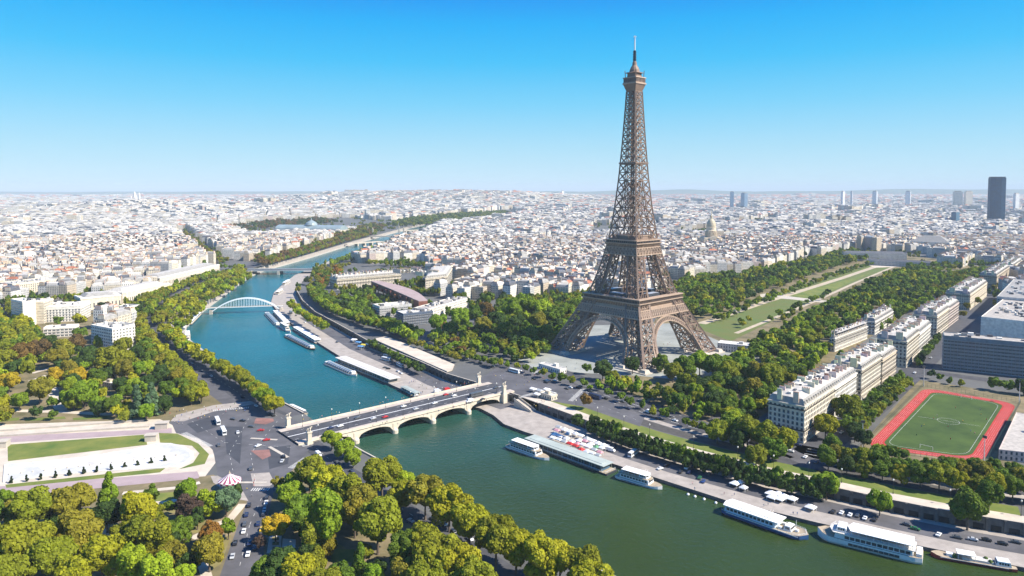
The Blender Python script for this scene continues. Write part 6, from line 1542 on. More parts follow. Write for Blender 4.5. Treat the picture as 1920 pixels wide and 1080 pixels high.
def plain_bridge(name, label, pa, pb, W, npier, mat, z=1.0, th=1.6):
    a, b_ = at(*pa, z), at(*pb, z); d = b_ - a; L = d.length + 24; T = thing(name, label, 'bridge', ((a + b_) / 2).xy.to_3d(), math.atan2(d.y, d.x)); mb = MB(); mb.box((0, 0, z - th), (L, W, th)); mb.build('girder', [mat], T)
    mb = MB(); mb.box((0, 0, z), (L, W - 7, .08)); mb.build('roadway', [M_ASPH], T)
    for s_ in (-1, 1): mb = MB(); mb.box((0, s_ * (W / 2 - .2), z), (L, .4, 1.1)); mb.build('parapet', [mat], T)
    for k in range(npier): mb = MB(); x = (k + 1) / (npier + 1) * (L - 24) - (L - 24) / 2; mb.box((x, 0, -12), (5, W + 2, 12 + z - th)); mb.build('pier', [M_STONE], T)
plain_bridge('girder_bridge', 'grey flat girder bridge with one pier above the footbridge', (470, 506), (580, 505), 30, 1, pm('grey_girder', (.30, .34, .36), .6, .1))
plain_bridge('low_bridge', 'pale low bridge third upstream across the blue water', (655, 457), (709, 453), 13, 3, M_STONE)
plain_bridge('low_bridge', 'ornate low bridge with gilded corner pillars far upstream', (700, 443), (757, 443), 22, 0, M_STONE, 2, 2)
for i, (x, y) in enumerate(((690, 438), (699, 441), (748, 437), (757, 440))):
    p = at(x, y, 0); T = thing('bridge_pillar', 'slim stone pillar with gilded top on the ornate far bridge, %s from the left' % nth(i + 1), 'pillar', p, 0, 'pillars of the ornate far bridge'); mb = MB(); mb.box((0, 0, 0), (7, 7, 5)); mb.box((0, 0, 5), (4.5, 4.5, 15)); mb.box((0, 0, 20), (6, 6, 2)); mb.build('shaft', [M_STONE], T); mb = MB(); mb.lathe([(2.2, 22), (2.6, 24), (1.2, 27), (.2, 29)], 8); mb.build('gilded_group', [MATS['gilded_lead']], T)
plain_bridge('low_bridge', 'distant low bridge where the river bends out of sight', (752, 433), (786, 431), 18, 4, M_STONE)

# ------------------------------------------------------------------ vehicles
def car_mesh(L, W, H, kind):
    """body along +x"""
    mb = MB(); prof = {'car': [(-.5, .28), (-.5, .62), (-.44, .70), (-.30, .74), (-.18, 1.0), (.14, 1.0), (.28, .70), (.46, .60), (.5, .48), (.5, .28)],
                       'van': [(-.5, .18), (-.5, .94), (-.46, 1.0), (.22, 1.0), (.36, .62), (.48, .50), (.5, .40), (.5, .18)],
                       'bus': [(-.5, .12), (-.5, .95), (-.48, 1.0), (.46, 1.0), (.49, .92), (.5, .5), (.5, .12)]}[kind]
    n = len(prof); i = 0
    for s_ in (-1, 1):
        for x, z in prof: k = .82 if z > .75 else 1.0; mb.v.append((x * L, s_ * W / 2 * (k if kind == 'car' else 1), z * H))
    for j in range(n): mb.f.append((j, (j + 1) % n, n + (j + 1) % n, n + j)); mb.m.append(0)
    mb.f.append(tuple(range(n))[::-1]); mb.f.append(tuple(range(n, 2 * n))); mb.m += [0, 0]
    return mb
M_CAR = pm('car_paint', (1, 1, 1), .25, .06, .8, objcol=True, spec=.6); M_TYRE = pm('tyre_rubber', (.02, .02, .02), .8, .1)
def vehicle_proto(kind, nm, L, W, H):
    T = thing(nm, '', 'car' if kind == 'car' else kind, (0, 0, -500)); b_ = car_mesh(L, W, H, kind).build('body', [M_CAR], T)
    if kind == 'car':
        for x0, x1, y in ((-.20, -.29, 0),): pass
        mb = MB(); mb.face([(.145 * L, -.40 * W, .985 * H), (.145 * L, .40 * W, .985 * H), (.275 * L, .45 * W, .73 * H), (.275 * L, -.45 * W, .73 * H)][::-1]); o = mb.build('windscreen', [M_GLASS], T); o.location = (.02, 0, .02)
        mb = MB(); mb.face([(-.185 * L, -.40 * W, .985 * H), (-.185 * L, .40 * W, .985 * H), (-.298 * L, .45 * W, .76 * H), (-.298 * L, -.45 * W, .76 * H)]); o = mb.build('rear_window', [M_GLASS], T); o.location = (-.02, 0, .02)
        for s_ in (-1, 1): mb = MB(); mb.face([(-.24 * L, s_ * .475 * W, .74 * H), (.22 * L, s_ * .475 * W, .74 * H), (.12 * L, s_ * .425 * W, .96 * H), (-.17 * L, s_ * .425 * W, .96 * H)]); mb.build('side_window', [M_GLASS], T)
    elif kind == 'van':
        mb = MB(); mb.face([(.225 * L + .02, -.45 * W, .97 * H), (.225 * L + .02, .45 * W, .97 * H), (.355 * L + .02, .47 * W, .65 * H), (.355 * L + .02, -.47 * W, .65 * H)][::-1]); mb.build('windscreen', [M_GLASS], T)
    else:
        for s_ in (-1, 1):
            for k in range(7): mb = MB(); mb.box(((-.44 + .88 * (k + .5) / 7) * L, s_ * W / 2, .5 * H), (L * .105, .06, .34 * H)); mb.build('window', [M_GLASS], T)
        mb = MB(); mb.box((.497 * L, 0, .45 * H), (.14, W * .86, .42 * H)); mb.build('windscreen', [M_GLASS], T)
    for x in (-.31, .31):
        for s_ in (-1, 1):
            mb = MB(); r_ = .33 if kind == 'car' else .45; m2 = Matrix.Rotation(math.pi / 2, 3, 'X'); mb.lathe([(.02, -.12), (r_, -.1), (r_, .1), (.02, .12)], 10); mb.v = [tuple(m2 @ Vector(v) + Vector((x * L, s_ * (W / 2 - .06), r_))) for v in mb.v]; mb.build('wheel', [M_TYRE], T)
    return T
VP = {'car': vehicle_proto('car', 'car', 4.5, 1.85, 1.5), 'van': vehicle_proto('van', 'delivery_van', 6.2, 2.2, 2.7), 'bus': vehicle_proto('bus', 'coach', 12.5, 2.6, 3.4)}
CARC = {'white': (.75, .75, .74), 'black': (.02, .02, .022), 'silver': (.45, .46, .47), 'dark grey': (.09, .095, .10), 'red': (.45, .03, .03), 'blue': (.03, .07, .22), 'dark blue': (.02, .03, .08), 'yellow': (.6, .40, .03), 'green': (.03, .14, .05)}
VEH = []       # kind, colour, point, heading, zone
VZ = {'B': ('on the stone bridge, from its plaza end', (560, 815), 'vehicles on the stone bridge'), 'P': ('on the grey plaza, from the carousel', (432, 905), 'vehicles on the plaza'),
      'A': ('on the avenue beside the carousel, from the plaza', (490, 925), 'vehicles on the foreground avenue'), 'N': ('on the near bank quay road, from the plaza', (580, 840), 'vehicles on the near quay road'),
      'R': ('on the far bend road, from the plaza', (500, 780), 'vehicles on the river bend road'), 'K': ('on the low port quay, from the bridge', (954, 757), 'vehicles on the port quay'),
      'Q': ('on the quay road below the tower, from the bridge', (954, 742), 'vehicles on the tower quay road'), 'U': ('on the boathouse quay road, from the bridge', (895, 718), 'vehicles on the boathouse quay road'),
      'L': ('parked by the boathouse, from the bridge', (850, 740), 'vehicles parked by the boathouse'), 'S': ('on the street by the sports pitch, from the river', (1500, 880), 'vehicles on the sports pitch street')}
def veh(kind, colr, x, y, zn, head=None, to=None, z=.12):
    p = at(x, y, z)
    if to: q = at(*to, z); head = math.atan2(q.y - p.y, q.x - p.x)
    VEH.append((kind, colr, p, head, zn))
bang = BR[4]
for k, c, x, y, d in (('car', 'white', 757, 763, 0), ('car', 'silver', 780, 768, 0), ('car', 'red', 722, 783, 1), ('car', 'white', 638, 800, 1), ('car', 'dark blue', 620, 804, 1), ('car', 'dark grey', 670, 785, 0), ('car', 'white', 852, 743, 0), ('car', 'red', 836, 741, 0), ('van', 'white', 880, 754, 1), ('bus', 'dark grey', 893, 743, 1), ('car', 'black', 905, 750, 1), ('car', 'silver', 700, 786, 1), ('car', 'dark grey', 930, 728, 0), ('car', 'white', 815, 757, 0)):
    veh(k, c, x, y, 'B', bang + (math.pi if d else 0), z=DECK + .03)
for k, c, x, y, to in (('bus', 'white', 408, 793, (420, 820)), ('bus', 'white', 419, 812, (430, 835)), ('car', 'dark grey', 437, 787, (460, 790)), ('car', 'black', 455, 790, (480, 792)), ('car', 'dark grey', 471, 801, (500, 803)), ('car', 'red', 489, 808, (520, 806)), ('car', 'black', 532, 857, (528, 845)), ('car', 'dark grey', 410, 836, (416, 855)), ('car', 'white', 484, 837, (500, 830)), ('car', 'silver', 529, 866, (520, 880)), ('car', 'white', 446, 812, (448, 830)), ('car', 'red', 500, 826, (530, 822)), ('car', 'black', 541, 893, (535, 905)), ('van', 'white', 597, 855, (612, 868)), ('car', 'dark grey', 470, 880, (466, 900)), ('car', 'black', 512, 780, (530, 790))):
    veh(k, c, x, y, 'P', to=to)
for i, (c, x, y) in enumerate((('black', 467, 949), ('dark blue', 462, 967), ('dark grey', 459, 984), ('white', 457, 998), ('dark blue', 468, 1020), ('white', 465, 1041), ('black', 441, 1020), ('black', 500, 935), ('white', 499, 944), ('dark grey', 497, 954), ('black', 494, 966), ('silver', 496, 958), ('dark blue', 484, 984), ('yellow', 491, 994), ('black', 482, 1005), ('dark grey', 478, 1028), ('silver', 436, 1045))): veh('car', c, x, y, 'A', to=(x - 4, y + 16))
for c, x, y, to in (('silver', 770, 978, (800, 995)), ('dark grey', 700, 913, (735, 940)), ('white', 742, 946, (770, 965)), ('dark grey', 632, 868, (655, 886)), ('white', 832, 984, (850, 996)), ('black', 850, 998, (880, 1018)), ('white', 881, 1012, (900, 1025)), ('dark blue', 660, 885, (690, 905)), ('black', 812, 975, (840, 992))): veh('car', c, x, y, 'N', to=to)
for c, x, y, to in (('dark grey', 505, 778, (480, 760)), ('white', 480, 762, (460, 748)), ('black', 455, 746, (430, 728)), ('white', 396, 706, (380, 695)), ('silver', 360, 682, (350, 672)), ('black', 330, 656, (318, 646)), ('white', 400, 531, (420, 522)), ('dark grey', 440, 511, (460, 503)), ('white', 300, 600, (296, 605))): veh('car', c, x, y, 'R', to=to)
for k, c, x, y, to in (('bus', 'white', 1188, 853, (1176, 862)), ('car', 'white', 1238, 880, (1252, 876)), ('car', 'black', 1250, 874, (1262, 870)), ('van', 'white', 1288, 878, (1280, 890)), ('car', 'black', 1276, 886, (1268, 896)), ('car', 'dark blue', 1293, 887, (1285, 898)), ('car', 'dark grey', 1300, 876, (1292, 886)), ('car', 'blue', 1319, 904, (1326, 892)), ('car', 'green', 1312, 897, (1320, 886)), ('car', 'dark grey', 1330, 890, (1338, 880)), ('car', 'black', 1562, 961, (1570, 950)), ('car', 'white', 1578, 963, (1586, 952)), ('car', 'white', 1594, 967, (1602, 956)), ('car', 'dark grey', 1608, 968, (1616, 957)), ('car', 'white', 1622, 973, (1630, 962)), ('car', 'black', 1640, 976, (1648, 965)), ('car', 'green', 1716, 993, (1736, 998)), ('car', 'white', 1760, 1004, (1770, 992)), ('car', 'dark grey', 1795, 1009, (1815, 1013)), ('car', 'silver', 1824, 1013, (1844, 1017)), ('car', 'black', 1850, 1014, (1870, 1018)), ('car', 'black', 1880, 1021, (1900, 1025)), ('car', 'dark grey', 1905, 1018, (1925, 1022)), ('car', 'white', 1140, 838, (1132, 846)), ('car', 'black', 1152, 840, (1144, 849)), ('van', 'white', 1145, 846, (1160, 850)), ('car', 'dark grey', 1700, 985, (1720, 990))): veh(k, c, x, y, 'K', to=to, z=QZ + .12)
for dd, sgn in ((44.5, 1), (49.5, 1), (54.5, -1), (59, -1)):
    ln = resample(offset_line(lb_u, -dd)[1:16], 1.0); i = rnd.randrange(10, 30)
    while i < len(ln) - 2:
        d = ln[i + 1] - ln[i]; VEH.append((rnd.choices(['car', 'van', 'bus'], [12, 1, 1])[0], rnd.choice(['white', 'black', 'silver', 'dark grey', 'dark grey', 'white', 'dark blue', 'red']), Vector((ln[i].x, ln[i].y, .12)), math.atan2(d.y, d.x) + (math.pi if sgn < 0 else 0), 'Q')); i += rnd.randrange(14, 46)
for off in (-3.5, 3.5):
    ln = resample(offset_line(resample(ats([(1000, 705), (940, 690), (870, 668), (800, 645), (730, 620), (670, 598), (625, 575)]), 10), off), 1.0); i = 20
    while i < len(ln) - 2:
        d = ln[i + 1] - ln[i]; VEH.append((rnd.choices(['car', 'bus'], [9, 1])[0], rnd.choice(['white', 'black', 'silver', 'dark grey', 'dark grey', 'white', 'dark blue']), Vector((ln[i].x, ln[i].y, .14)), math.atan2(d.y, d.x) + (math.pi if off < 0 else 0), 'U')); i += rnd.randrange(12, 40)
for k, c, x, y, to in (('bus', 'white', 724, 676, (742, 680)), ('bus', 'white', 728, 671, (746, 675)), ('bus', 'white', 750, 687, (764, 694)), ('car', 'white', 752, 701, (742, 697)), ('car', 'white', 746, 697, (736, 693)), ('car', 'dark grey', 722, 690, (732, 690)), ('car', 'black', 728, 692, (738, 692)), ('car', 'dark grey', 632, 642, (645, 648)), ('car', 'white', 660, 640, (672, 644)), ('car', 'silver', 590, 612, (600, 618)), ('car', 'white', 572, 605, (582, 611)), ('car', 'dark grey', 555, 592, (563, 598)), ('car', 'white', 549, 584, (556, 590)), ('bus', 'dark grey', 545, 588, (552, 594)), ('van', 'white', 820, 735, (835, 732)), ('van', 'red', 838, 732, (850, 729))): veh(k, c, x, y, 'L', to=to, z=QZ + .12)
for c, x, y in (('black', 1545, 838), ('dark grey', 1560, 826), ('white', 1578, 812), ('dark grey', 1622, 776), ('black', 1660, 744), ('white', 1715, 700), ('silver', 1745, 672), ('black', 1460, 838), ('white', 1510, 858), ('dark grey', 1530, 868)): veh('car', c, x, y, 'S', to=(x + 20, y - 16))
def park_vehicles():
    used = set(); g = {}
    for v in VEH: g.setdefault((v[4], v[0], v[1]), []).append(v)
    nm = {'car': 'car', 'van': 'van', 'bus': 'coach'}
    for (zn, kind, c), vs in g.items():
        ref, px, grp = VZ[zn]; rp = at(*px); vs.sort(key=lambda v: (v[2].x - rp.x) ** 2 + (v[2].y - rp.y) ** 2)
        for i, v in enumerate(vs):
            lab = '%s %s, %s such %s' % (c, nm[kind], nth(i + 1), ref)
            P_ = VP[kind]
            if kind not in used: o = P_; used.add(kind); o.location = v[2]; o.rotation_euler = (0, 0, v[3]); o['label'] = lab; o['group'] = grp
            else: o = dup(P_, v[2], v[3], None, lab, grp)
            for ch in o.children:
                if ch.name.startswith('body'): ch.color = (*CARC[c], 1)
park_vehicles()

# ------------------------------------------------------------------ people
M_TOP = pm('clothing', (1, 1, 1), .9, .1, 2, objcol=True); M_SKIN = pm('skin', (.45, .28, .20), .7, .08, 3); M_HAIR = pm('hair', (.05, .035, .025), .8, .2, 8); M_TRS = pm('trousers', (.06, .07, .10), .9, .2, 3)
def person_meshes(stride):
    """one continuous body grown from a skeleton; clothing shells and hair sit over it"""
    J = {'pel': (0, 0, .95), 'spi': (0, 0, 1.18), 'che': (0, .0, 1.38), 'nec': (0, .0, 1.52), 'hea': (.015, 0, 1.66), 'top': (.0, 0, 1.74)}
    for s_, n in ((1, 'l'), (-1, 'r')):
        f = stride * s_
        J['hip' + n] = (0, .10 * s_, .90); J['kne' + n] = (.04 + .16 * f, .10 * s_, .50); J['ank' + n] = (.26 * f - .03 * abs(stride), .10 * s_, .08); J['toe' + n] = (.26 * f + .14, .11 * s_, .04)
        J['sho' + n] = (0, .19 * s_, 1.43); J['elb' + n] = (-.08 * f, .24 * s_, 1.15); J['wri' + n] = (.05 - .2 * f, .24 * s_, .92); J['han' + n] = (.07 - .22 * f, .24 * s_, .82)
    E_ = [('pel', 'spi'), ('spi', 'che'), ('che', 'nec'), ('nec', 'hea'), ('hea', 'top')]
    for n in 'lr': E_ += [('pel', 'hip' + n), ('hip' + n, 'kne' + n), ('kne' + n, 'ank' + n), ('ank' + n, 'toe' + n), ('che', 'sho' + n), ('sho' + n, 'elb' + n), ('elb' + n, 'wri' + n), ('wri' + n, 'han' + n)]
    RAD = {'pel': .15, 'spi': .125, 'che': .15, 'nec': .06, 'hea': .105, 'top': .07, 'hip': .10, 'kne': .065, 'ank': .045, 'toe': .04, 'sho': .065, 'elb': .045, 'wri': .034, 'han': .04}
    names = list(J); me = bpy.data.meshes.new('body'); me.from_pydata([J[n] for n in names], [(names.index(a), names.index(b_)) for a, b_ in E_], []); o = bpy.data.objects.new('tmp', me); COL.objects.link(o)
    md = o.modifiers.new('s', 'SKIN')
    for i, n in enumerate(names):
        sv = me.skin_vertices[0].data[i]; r_ = RAD[n[:3]]; sv.radius = (r_, r_ * (1.25 if n in ('che', 'pel', 'spi') else 1)); sv.use_root = (n == 'pel')
    sb = o.modifiers.new('u', 'SUBSURF'); sb.levels = 1; sb.render_levels = 1
    dg = bpy.context.evaluated_depsgraph_get(); m2 = bpy.data.meshes.new_from_object(o.evaluated_get(dg)); bpy.data.objects.remove(o)
    for m in (M_SKIN, M_TRS): m2.materials.append(m)
    m2.polygons.foreach_set('material_index', [1 if p.center.z < .98 and abs(p.center.y) < .20 and p.center.z > .1 else 0 for p in m2.polygons]); m2.polygons.foreach_set('use_smooth', [True] * len(m2.polygons))
    # coat: torso and upper arms pushed outwards
    def shell(nm, off, keep, mat):
        fs = [tuple(p.vertices) for p in m2.polygons if keep(p.center)]; ids = sorted({i for f in fs for i in f}); mp = {v: k for k, v in enumerate(ids)}
        # keep only the largest connected piece
        par = list(range(len(ids)))
        def find(x):
            while par[x] != x: par[x] = par[par[x]]; x = par[x]
            return x
        for f in fs:
            for v in f[1:]: par[find(mp[v])] = find(mp[f[0]])
        cnt_ = {}
        for f in fs: q = find(mp[f[0]]); cnt_[q] = cnt_.get(q, 0) + 1
        best = max(cnt_, key=cnt_.get); fs = [f for f in fs if find(mp[f[0]]) == best]; ids = sorted({i for f in fs for i in f}); mp = {v: k for k, v in enumerate(ids)}
        me = bpy.data.meshes.new(nm); me.from_pydata([tuple(m2.vertices[i].co + m2.vertices[i].normal * off) for i in ids], [], [tuple(mp[i] for i in f) for f in fs]); me.materials.append(mat); me.update(); return me
    mt = shell('jacket', .018, lambda c: .93 < c.z < 1.5, M_TOP)
    mh = shell('hair', .02, lambda c: c.z > 1.62 and (c.x < .05 or c.z > 1.73), M_HAIR)
    return m2, mt, mh
PM = [person_meshes(1.0), person_meshes(.15)]
CLO = {'white': (.75, .74, .72), 'red': (.5, .04, .04), 'black': (.025, .025, .03), 'blue': (.06, .14, .38), 'grey': (.30, .30, .31), 'beige': (.5, .4, .28), 'green': (.08, .2, .08), 'pink': (.6, .28, .30), 'yellow': (.6, .45, .06)}
PPL = []
def crowd(zn, px, n, z, walk=True):
    poly = ats(px, z); xs = [p.x for p in poly]; ys = [p.y for p in poly]; k = 0
    while k < n:
        x, y = rnd.uniform(min(xs), max(xs)), rnd.uniform(min(ys), max(ys))
        if pip(poly, x, y): PPL.append((Vector((x, y, z)), rnd.random() * 6.283, rnd.choice(list(CLO)), walk and rnd.random() < .7, zn)); k += 1
PZ = {'F': ('on the far bridge footway, from the plaza', (540, 800)), 'G': ('on the near bridge footway, from the plaza', (583, 829)), 'P': ('at the plaza edge, from the carousel', (432, 905)), 'C': ('on the tower bank crossing, from the bridge', (954, 742)), 'T': ('on the tower gravel, from its front foot', (1205, 695)), 'S': ('on the sports pitch, from its river end', (1740, 860)), 'W': ('on the low quay, from the bridge', (954, 757)), 'B': ('on the boathouse quay, from the bridge', (850, 745))}
crowd('F', [(545, 799), (890, 719), (886, 715), (543, 795)], 46, DECK + .18); crowd('G', [(600, 822), (940, 742), (944, 745), (604, 826)], 24, DECK + .18)
crowd('P', [(340, 770), (470, 752), (480, 768), (350, 795)], 26, .1); crowd('P', [(300, 775), (345, 770), (345, 800), (300, 800)], 12, .1); crowd('P', [(520, 905), (470, 900), (455, 930), (500, 940)], 6, .1)
crowd('C', [(900, 705), (960, 690), (1030, 712), (980, 730)], 22, .12); crowd('C', [(960, 748), (1020, 752), (1040, 772), (990, 765)], 10, .12)
crowd('T', [(1000, 680), (1080, 670), (1150, 660), (1180, 690), (1100, 702)], 20, .1); crowd('T', [(1240, 640), (1320, 640), (1330, 655), (1250, 660)], 8, .1)
crowd('S', [(1700, 820), (1760, 750), (1870, 768), (1830, 840)], 16, .16); crowd('W', [(1030, 830), (1110, 862), (1150, 872), (1060, 825)], 14, QZ + .1); crowd('W', [(1160, 880), (1500, 975), (1505, 965), (1180, 872)], 10, QZ + .1); crowd('B', [(760, 725), (830, 738), (850, 725), (780, 705)], 28, QZ + .1)
def place_people():
    g = {}
    for p in PPL: g.setdefault((p[4], p[2], p[3]), []).append(p)
    for (zn, c, wk), ps in g.items():
        ref, px = PZ[zn]; rp = at(*px); ps.sort(key=lambda p: (p[0].x - rp.x) ** 2 + (p[0].y - rp.y) ** 2)
        for i, p in enumerate(ps):
            b_, t, h = PM[0 if wk else 1]; o = bpy.data.objects.new('person', b_); COL.objects.link(o); o.location = p[0]; o.rotation_euler = (0, 0, p[1])
            tag(o, '%s person, %s top, %s %s' % ('walking' if wk else 'standing', c, nth(i + 1), ref), 'person', 'people ' + ref.split(',')[0])
            a = bpy.data.objects.new('jacket', t); COL.objects.link(a); a.parent = o; a.color = (*CLO[c], 1)
            a = bpy.data.objects.new('hair', h); COL.objects.link(a); a.parent = o
place_people()

# ------------------------------------------------------------------ stalls, canopies, small structures
def parasol(nm, label, cat, p, rz, w, h, mat, form, group):
    T = thing(nm, label, cat, p, rz, group); mb = MB()
    if form == 'tent': mb.frustum((0, 0, h - 1.1), (w, w), (.3, .3), 1.4); mb.box((0, 0, h - 1.4), (w, w, .3))
    else: mb.frustum((0, 0, h - .5), (w, w * .8), (w * .8, w * .1), .9); mb.box((0, 0, h - .8), (w, w * .8, .3))
    mb.build('canopy', [mat], T)
    for x in (-1, 1):
        for y in (-1, 1): mb = MB(); mb.beam((x * w * .45, y * w * .38, 0), (x * w * .45, y * w * .38, h - .6), .12, cap=True); mb.build('leg', [M_HULL_W], T)
CV = {'white': M_CANVAS, 'red': M_RED, 'pink': pm('pink_canvas', (.62, .30, .34), .8, .1), 'green': pm('green_canvas', (.12, .30, .16), .8, .1), 'grey': pm('grey_canvas', (.40, .42, .42), .8, .1), 'lime': pm('lime_canvas', (.42, .50, .05), .8, .1), 'blue': pm('blue_canvas', (.10, .25, .45), .8, .1), 'yellow': pm('yellow_canvas', (.6, .48, .06), .8, .1)}
qd = at(1285, 850) - at(1100, 790); qa = math.atan2(qd.y, qd.x)
STL = []
r5 = random.Random(9)
for i in range(4):
    for j in range(9):
        x = 1048 + j * 10.5 - i * 3.5; y = 806 + j * 4.3 + i * 6.8
        if r5.random() < .12: continue
        STL.append((r5.choice(['white', 'white', 'white', 'pink', 'green', 'grey', 'white', 'white', 'lime', 'grey']) if not (i == 3 and 2 < j < 6) else 'red', x, y))
cnt = {}
for c, x, y in STL:
    cnt[c] = cnt.get(c, 0) + 1
    parasol('market_canopy', '%s market canopy on the port quay, %s of its colour from the bridge side' % (c, nth(cnt[c])), 'canopy', at(x, y, QZ), qa, r5.uniform(3.6, 4.8), r5.uniform(2.8, 3.6), CV[c], r5.choice(['tent', 'flat']), 'market canopies on the port quay')
for i, (x, y, w) in enumerate(((1378, 912, 5), (1394, 920, 4), (1388, 910, 4), (1447, 931, 6), (1460, 932, 5), (1470, 937, 5), (1485, 941, 5), (1448, 938, 5), (1462, 941, 5), (1520, 957, 5))):
    parasol('terrace_parasol', 'white square terrace parasol by the dark clipped trees, %s from the bridge' % nth(i + 1), 'parasol', at(x, y, QZ), qa, w, 3.2, M_CANVAS, 'tent', 'white parasols of the port terrace')
for i, (c, x, y) in enumerate((('blue', 672, 647), ('white', 664, 642), ('yellow', 682, 652), ('white', 690, 651), ('white', 695, 637), ('blue', 676, 655))):
    parasol('quay_tent', '%s event tent on the boathouse quay, %s towards the bridge' % (c, nth(i + 1)), 'tent', at(x, y, QZ), qa + .4, 6, 4, CV[c], 'flat', 'event tents on the boathouse quay')
for i, (x, y) in enumerate(((1000, 735), (1012, 738), (1026, 736), (1036, 743), (1008, 745))):
    parasol('cafe_awning', 'pale cafe awning at the bridge head below the tower, %s from the bridge' % nth(i + 1), 'awning', at(x, y, 0), qa, 5.5, 3.4, CV['grey' if i % 2 else 'white'], 'flat', 'cafe awnings at the bridge head')
def carousel():
    p = at(431, 915); T = thing('carousel', 'round carousel with striped conical red and white roof at the plaza corner', 'carousel', p); n = 24; mb = MB(); R0, z0, z1 = 6.2, 4.6, 8.4
    mb.lathe([(5.6, 0), (5.6, .5), (5.4, .5)], 24); mb.build('platform', [M_DECK], T)
    mb = MB()
    for k in range(n):
        a, b_ = 2 * math.pi * k / n, 2 * math.pi * (k + 1) / n; P_ = lambda r_, t, z: (r_ * math.cos(t), r_ * math.sin(t), z)
        mb.face([P_(R0, a, z0), P_(R0, b_, z0), P_(3, b_, 6.4), P_(3, a, 6.4)], k % 2); mb.face([P_(3, a, 6.4), P_(3, b_, 6.4), P_(.25, b_, z1), P_(.25, a, z1)], k % 2); mb.face([P_(R0, a, z0 - .9), P_(R0, b_, z0 - .9), P_(R0, b_, z0), P_(R0, a, z0)], (k + 1) % 2)
    rf = mb.build('roof', [M_CANVAS, pm('plum_canvas', (.28, .06, .12), .8, .1)], T); mb = MB(); mb.lathe([(.3, z1), (.5, z1 + .5), (.15, z1 + 1), (.05, z1 + 1.8)], 8); mb.build('finial', [MATS['gilded_lead']], rf)
    mb = MB(); mb.lathe([(1.3, .5), (1.3, 5.5)], 12); mb.build('centre_drum', [CV['pink']], T)
    for k in range(10):
        a = 2 * math.pi * k / 10; x, y = 4 * math.cos(a), 4 * math.sin(a); h = MB(); h.beam((x, y, .5), (x, y, 4.6), .1)
        t = Vector((-math.sin(a), math.cos(a), 0)); c = Vector((x, y, 1.7)); h.beam(c - t * .6, c + t * .6, .5, cap=True); h.beam(c + t * .5, c + t * .95 + Vector((0, 0, .6)), .3, cap=True); h.beam(c + t * .9 + Vector((0, 0, .6)), c + t * 1.25 + Vector((0, 0, .4)), .24, cap=True)
        for q in (-.5, .5): h.beam(c + t * q, c + t * q * 1.3 + Vector((0, 0, -.9)), .14)
        h.build('carousel_horse', [M_CANVAS], T)
carousel()
# fountain basin with kerb, water steps and clipped cones
def fountain():
    px = [(8, 872), (60, 868), (150, 859), (250, 843), (296, 832), (320, 832), (345, 838), (362, 848), (364, 858), (352, 868), (330, 876), (300, 879), (200, 884), (100, 892), (5, 905)]
    po = ats(px); cen = sum(po, Vector()) / len(po); T = thing('fountain_basin', 'long pale round-ended fountain basin on the garden terrace', 'fountain', cen); lp = [p - cen for p in po]
    mb = MB(); mb.prism([(p.x, p.y) for p in lp], .05, .55, 0, 0); mb.build('kerb', [pm('white_limestone', (.58, .56, .52), .8, .15, .15)], T)
    inn = [p + (-p).normalized() * 2.2 for p in lp]; mb = MB(); mb.prism([(p.x, p.y) for p in inn], .5, .58, 0, 0); mb.build('basin_floor', [pm('wet_basin', (.50, .50, .48), .95, .25, .06, spec=.05)], T)
    inn2 = [Vector((p.x * .82 + 2, p.y * .5, 0)) for p in lp]; mb = MB(); mb.prism([(p.x, p.y) for p in inn2], .5, .62, 0, 0); mb.build('inner_step', [pm('limestone_step', (.56, .54, .50), .95, .25, .08, spec=.05)], T)
    for k in range(16):
        t = (k + .5) / 16; q = lerp(lp[0], lp[5], t) * .35 + lerp(lp[14], lp[9], t) * .65; j = MB(); j.lathe([(.5, .5), (.35, 1.2), (.12, 1.5)], 8, (q.x, q.y)); j.build('jet_nozzle', [M_STONE], T)
fountain()
for i, (x, y) in enumerate(((22, 906), (50, 903), (77, 899), (104, 896), (130, 892), (157, 888), (182, 885), (208, 882), (234, 877), (258, 873), (283, 870), (308, 866))):
    p = at(x, y, 0); T = thing('clipped_cone', 'small dark clipped cone shrub at the fountain kerb, %s from the picture edge end' % nth(i + 1), 'shrub', p, i, 'clipped cones along the fountain'); cm = crown_mesh(i, 1.3, 2.0, 2.1, 10, 260, .3, 'cone'); o = cm.build('crown', [M_LEAF], T); o.color = (.03, .05, .02, 1); mb = MB(); mb.lathe([(.2, 0), (.15, 1.2)], 6); mb.build('trunk', [M_BARK], T)
for lab, x, y, s_ in (('white stone pedestal block at the tip of the long lawn', 284, 826, (7, 5, 4)), ('white stone pedestal block behind the terrace road', 304, 803, (8, 5, 4)), ('white stone pedestal block at the left lawn corner', 6, 838, (6, 6, 4))):
    T = thing('pedestal', lab, 'pedestal', at(x, y), .2); mb = MB(); mb.box((0, 0, 0), s_); mb.build('block', [M_STONE], T); mb = MB(); mb.box((0, 0, s_[2]), (s_[0] + .8, s_[1] + .8, .5)); mb.build('cap', [M_STONE], T)
for lab, a, b_ in (('upper pale terrace wall along the fountain garden', (-40, 812), (270, 790)), ('lower pale terrace wall along the fountain garden', (-40, 822), (280, 801))):
    p, q = at(*a), at(*b_); T = MB(); T.beam((p.x, p.y, .6), (q.x, q.y, .6), 1.0, 0, 1.3, True); o = T.build('terrace_wall', [M_STONE]); tag(o, lab, 'wall')
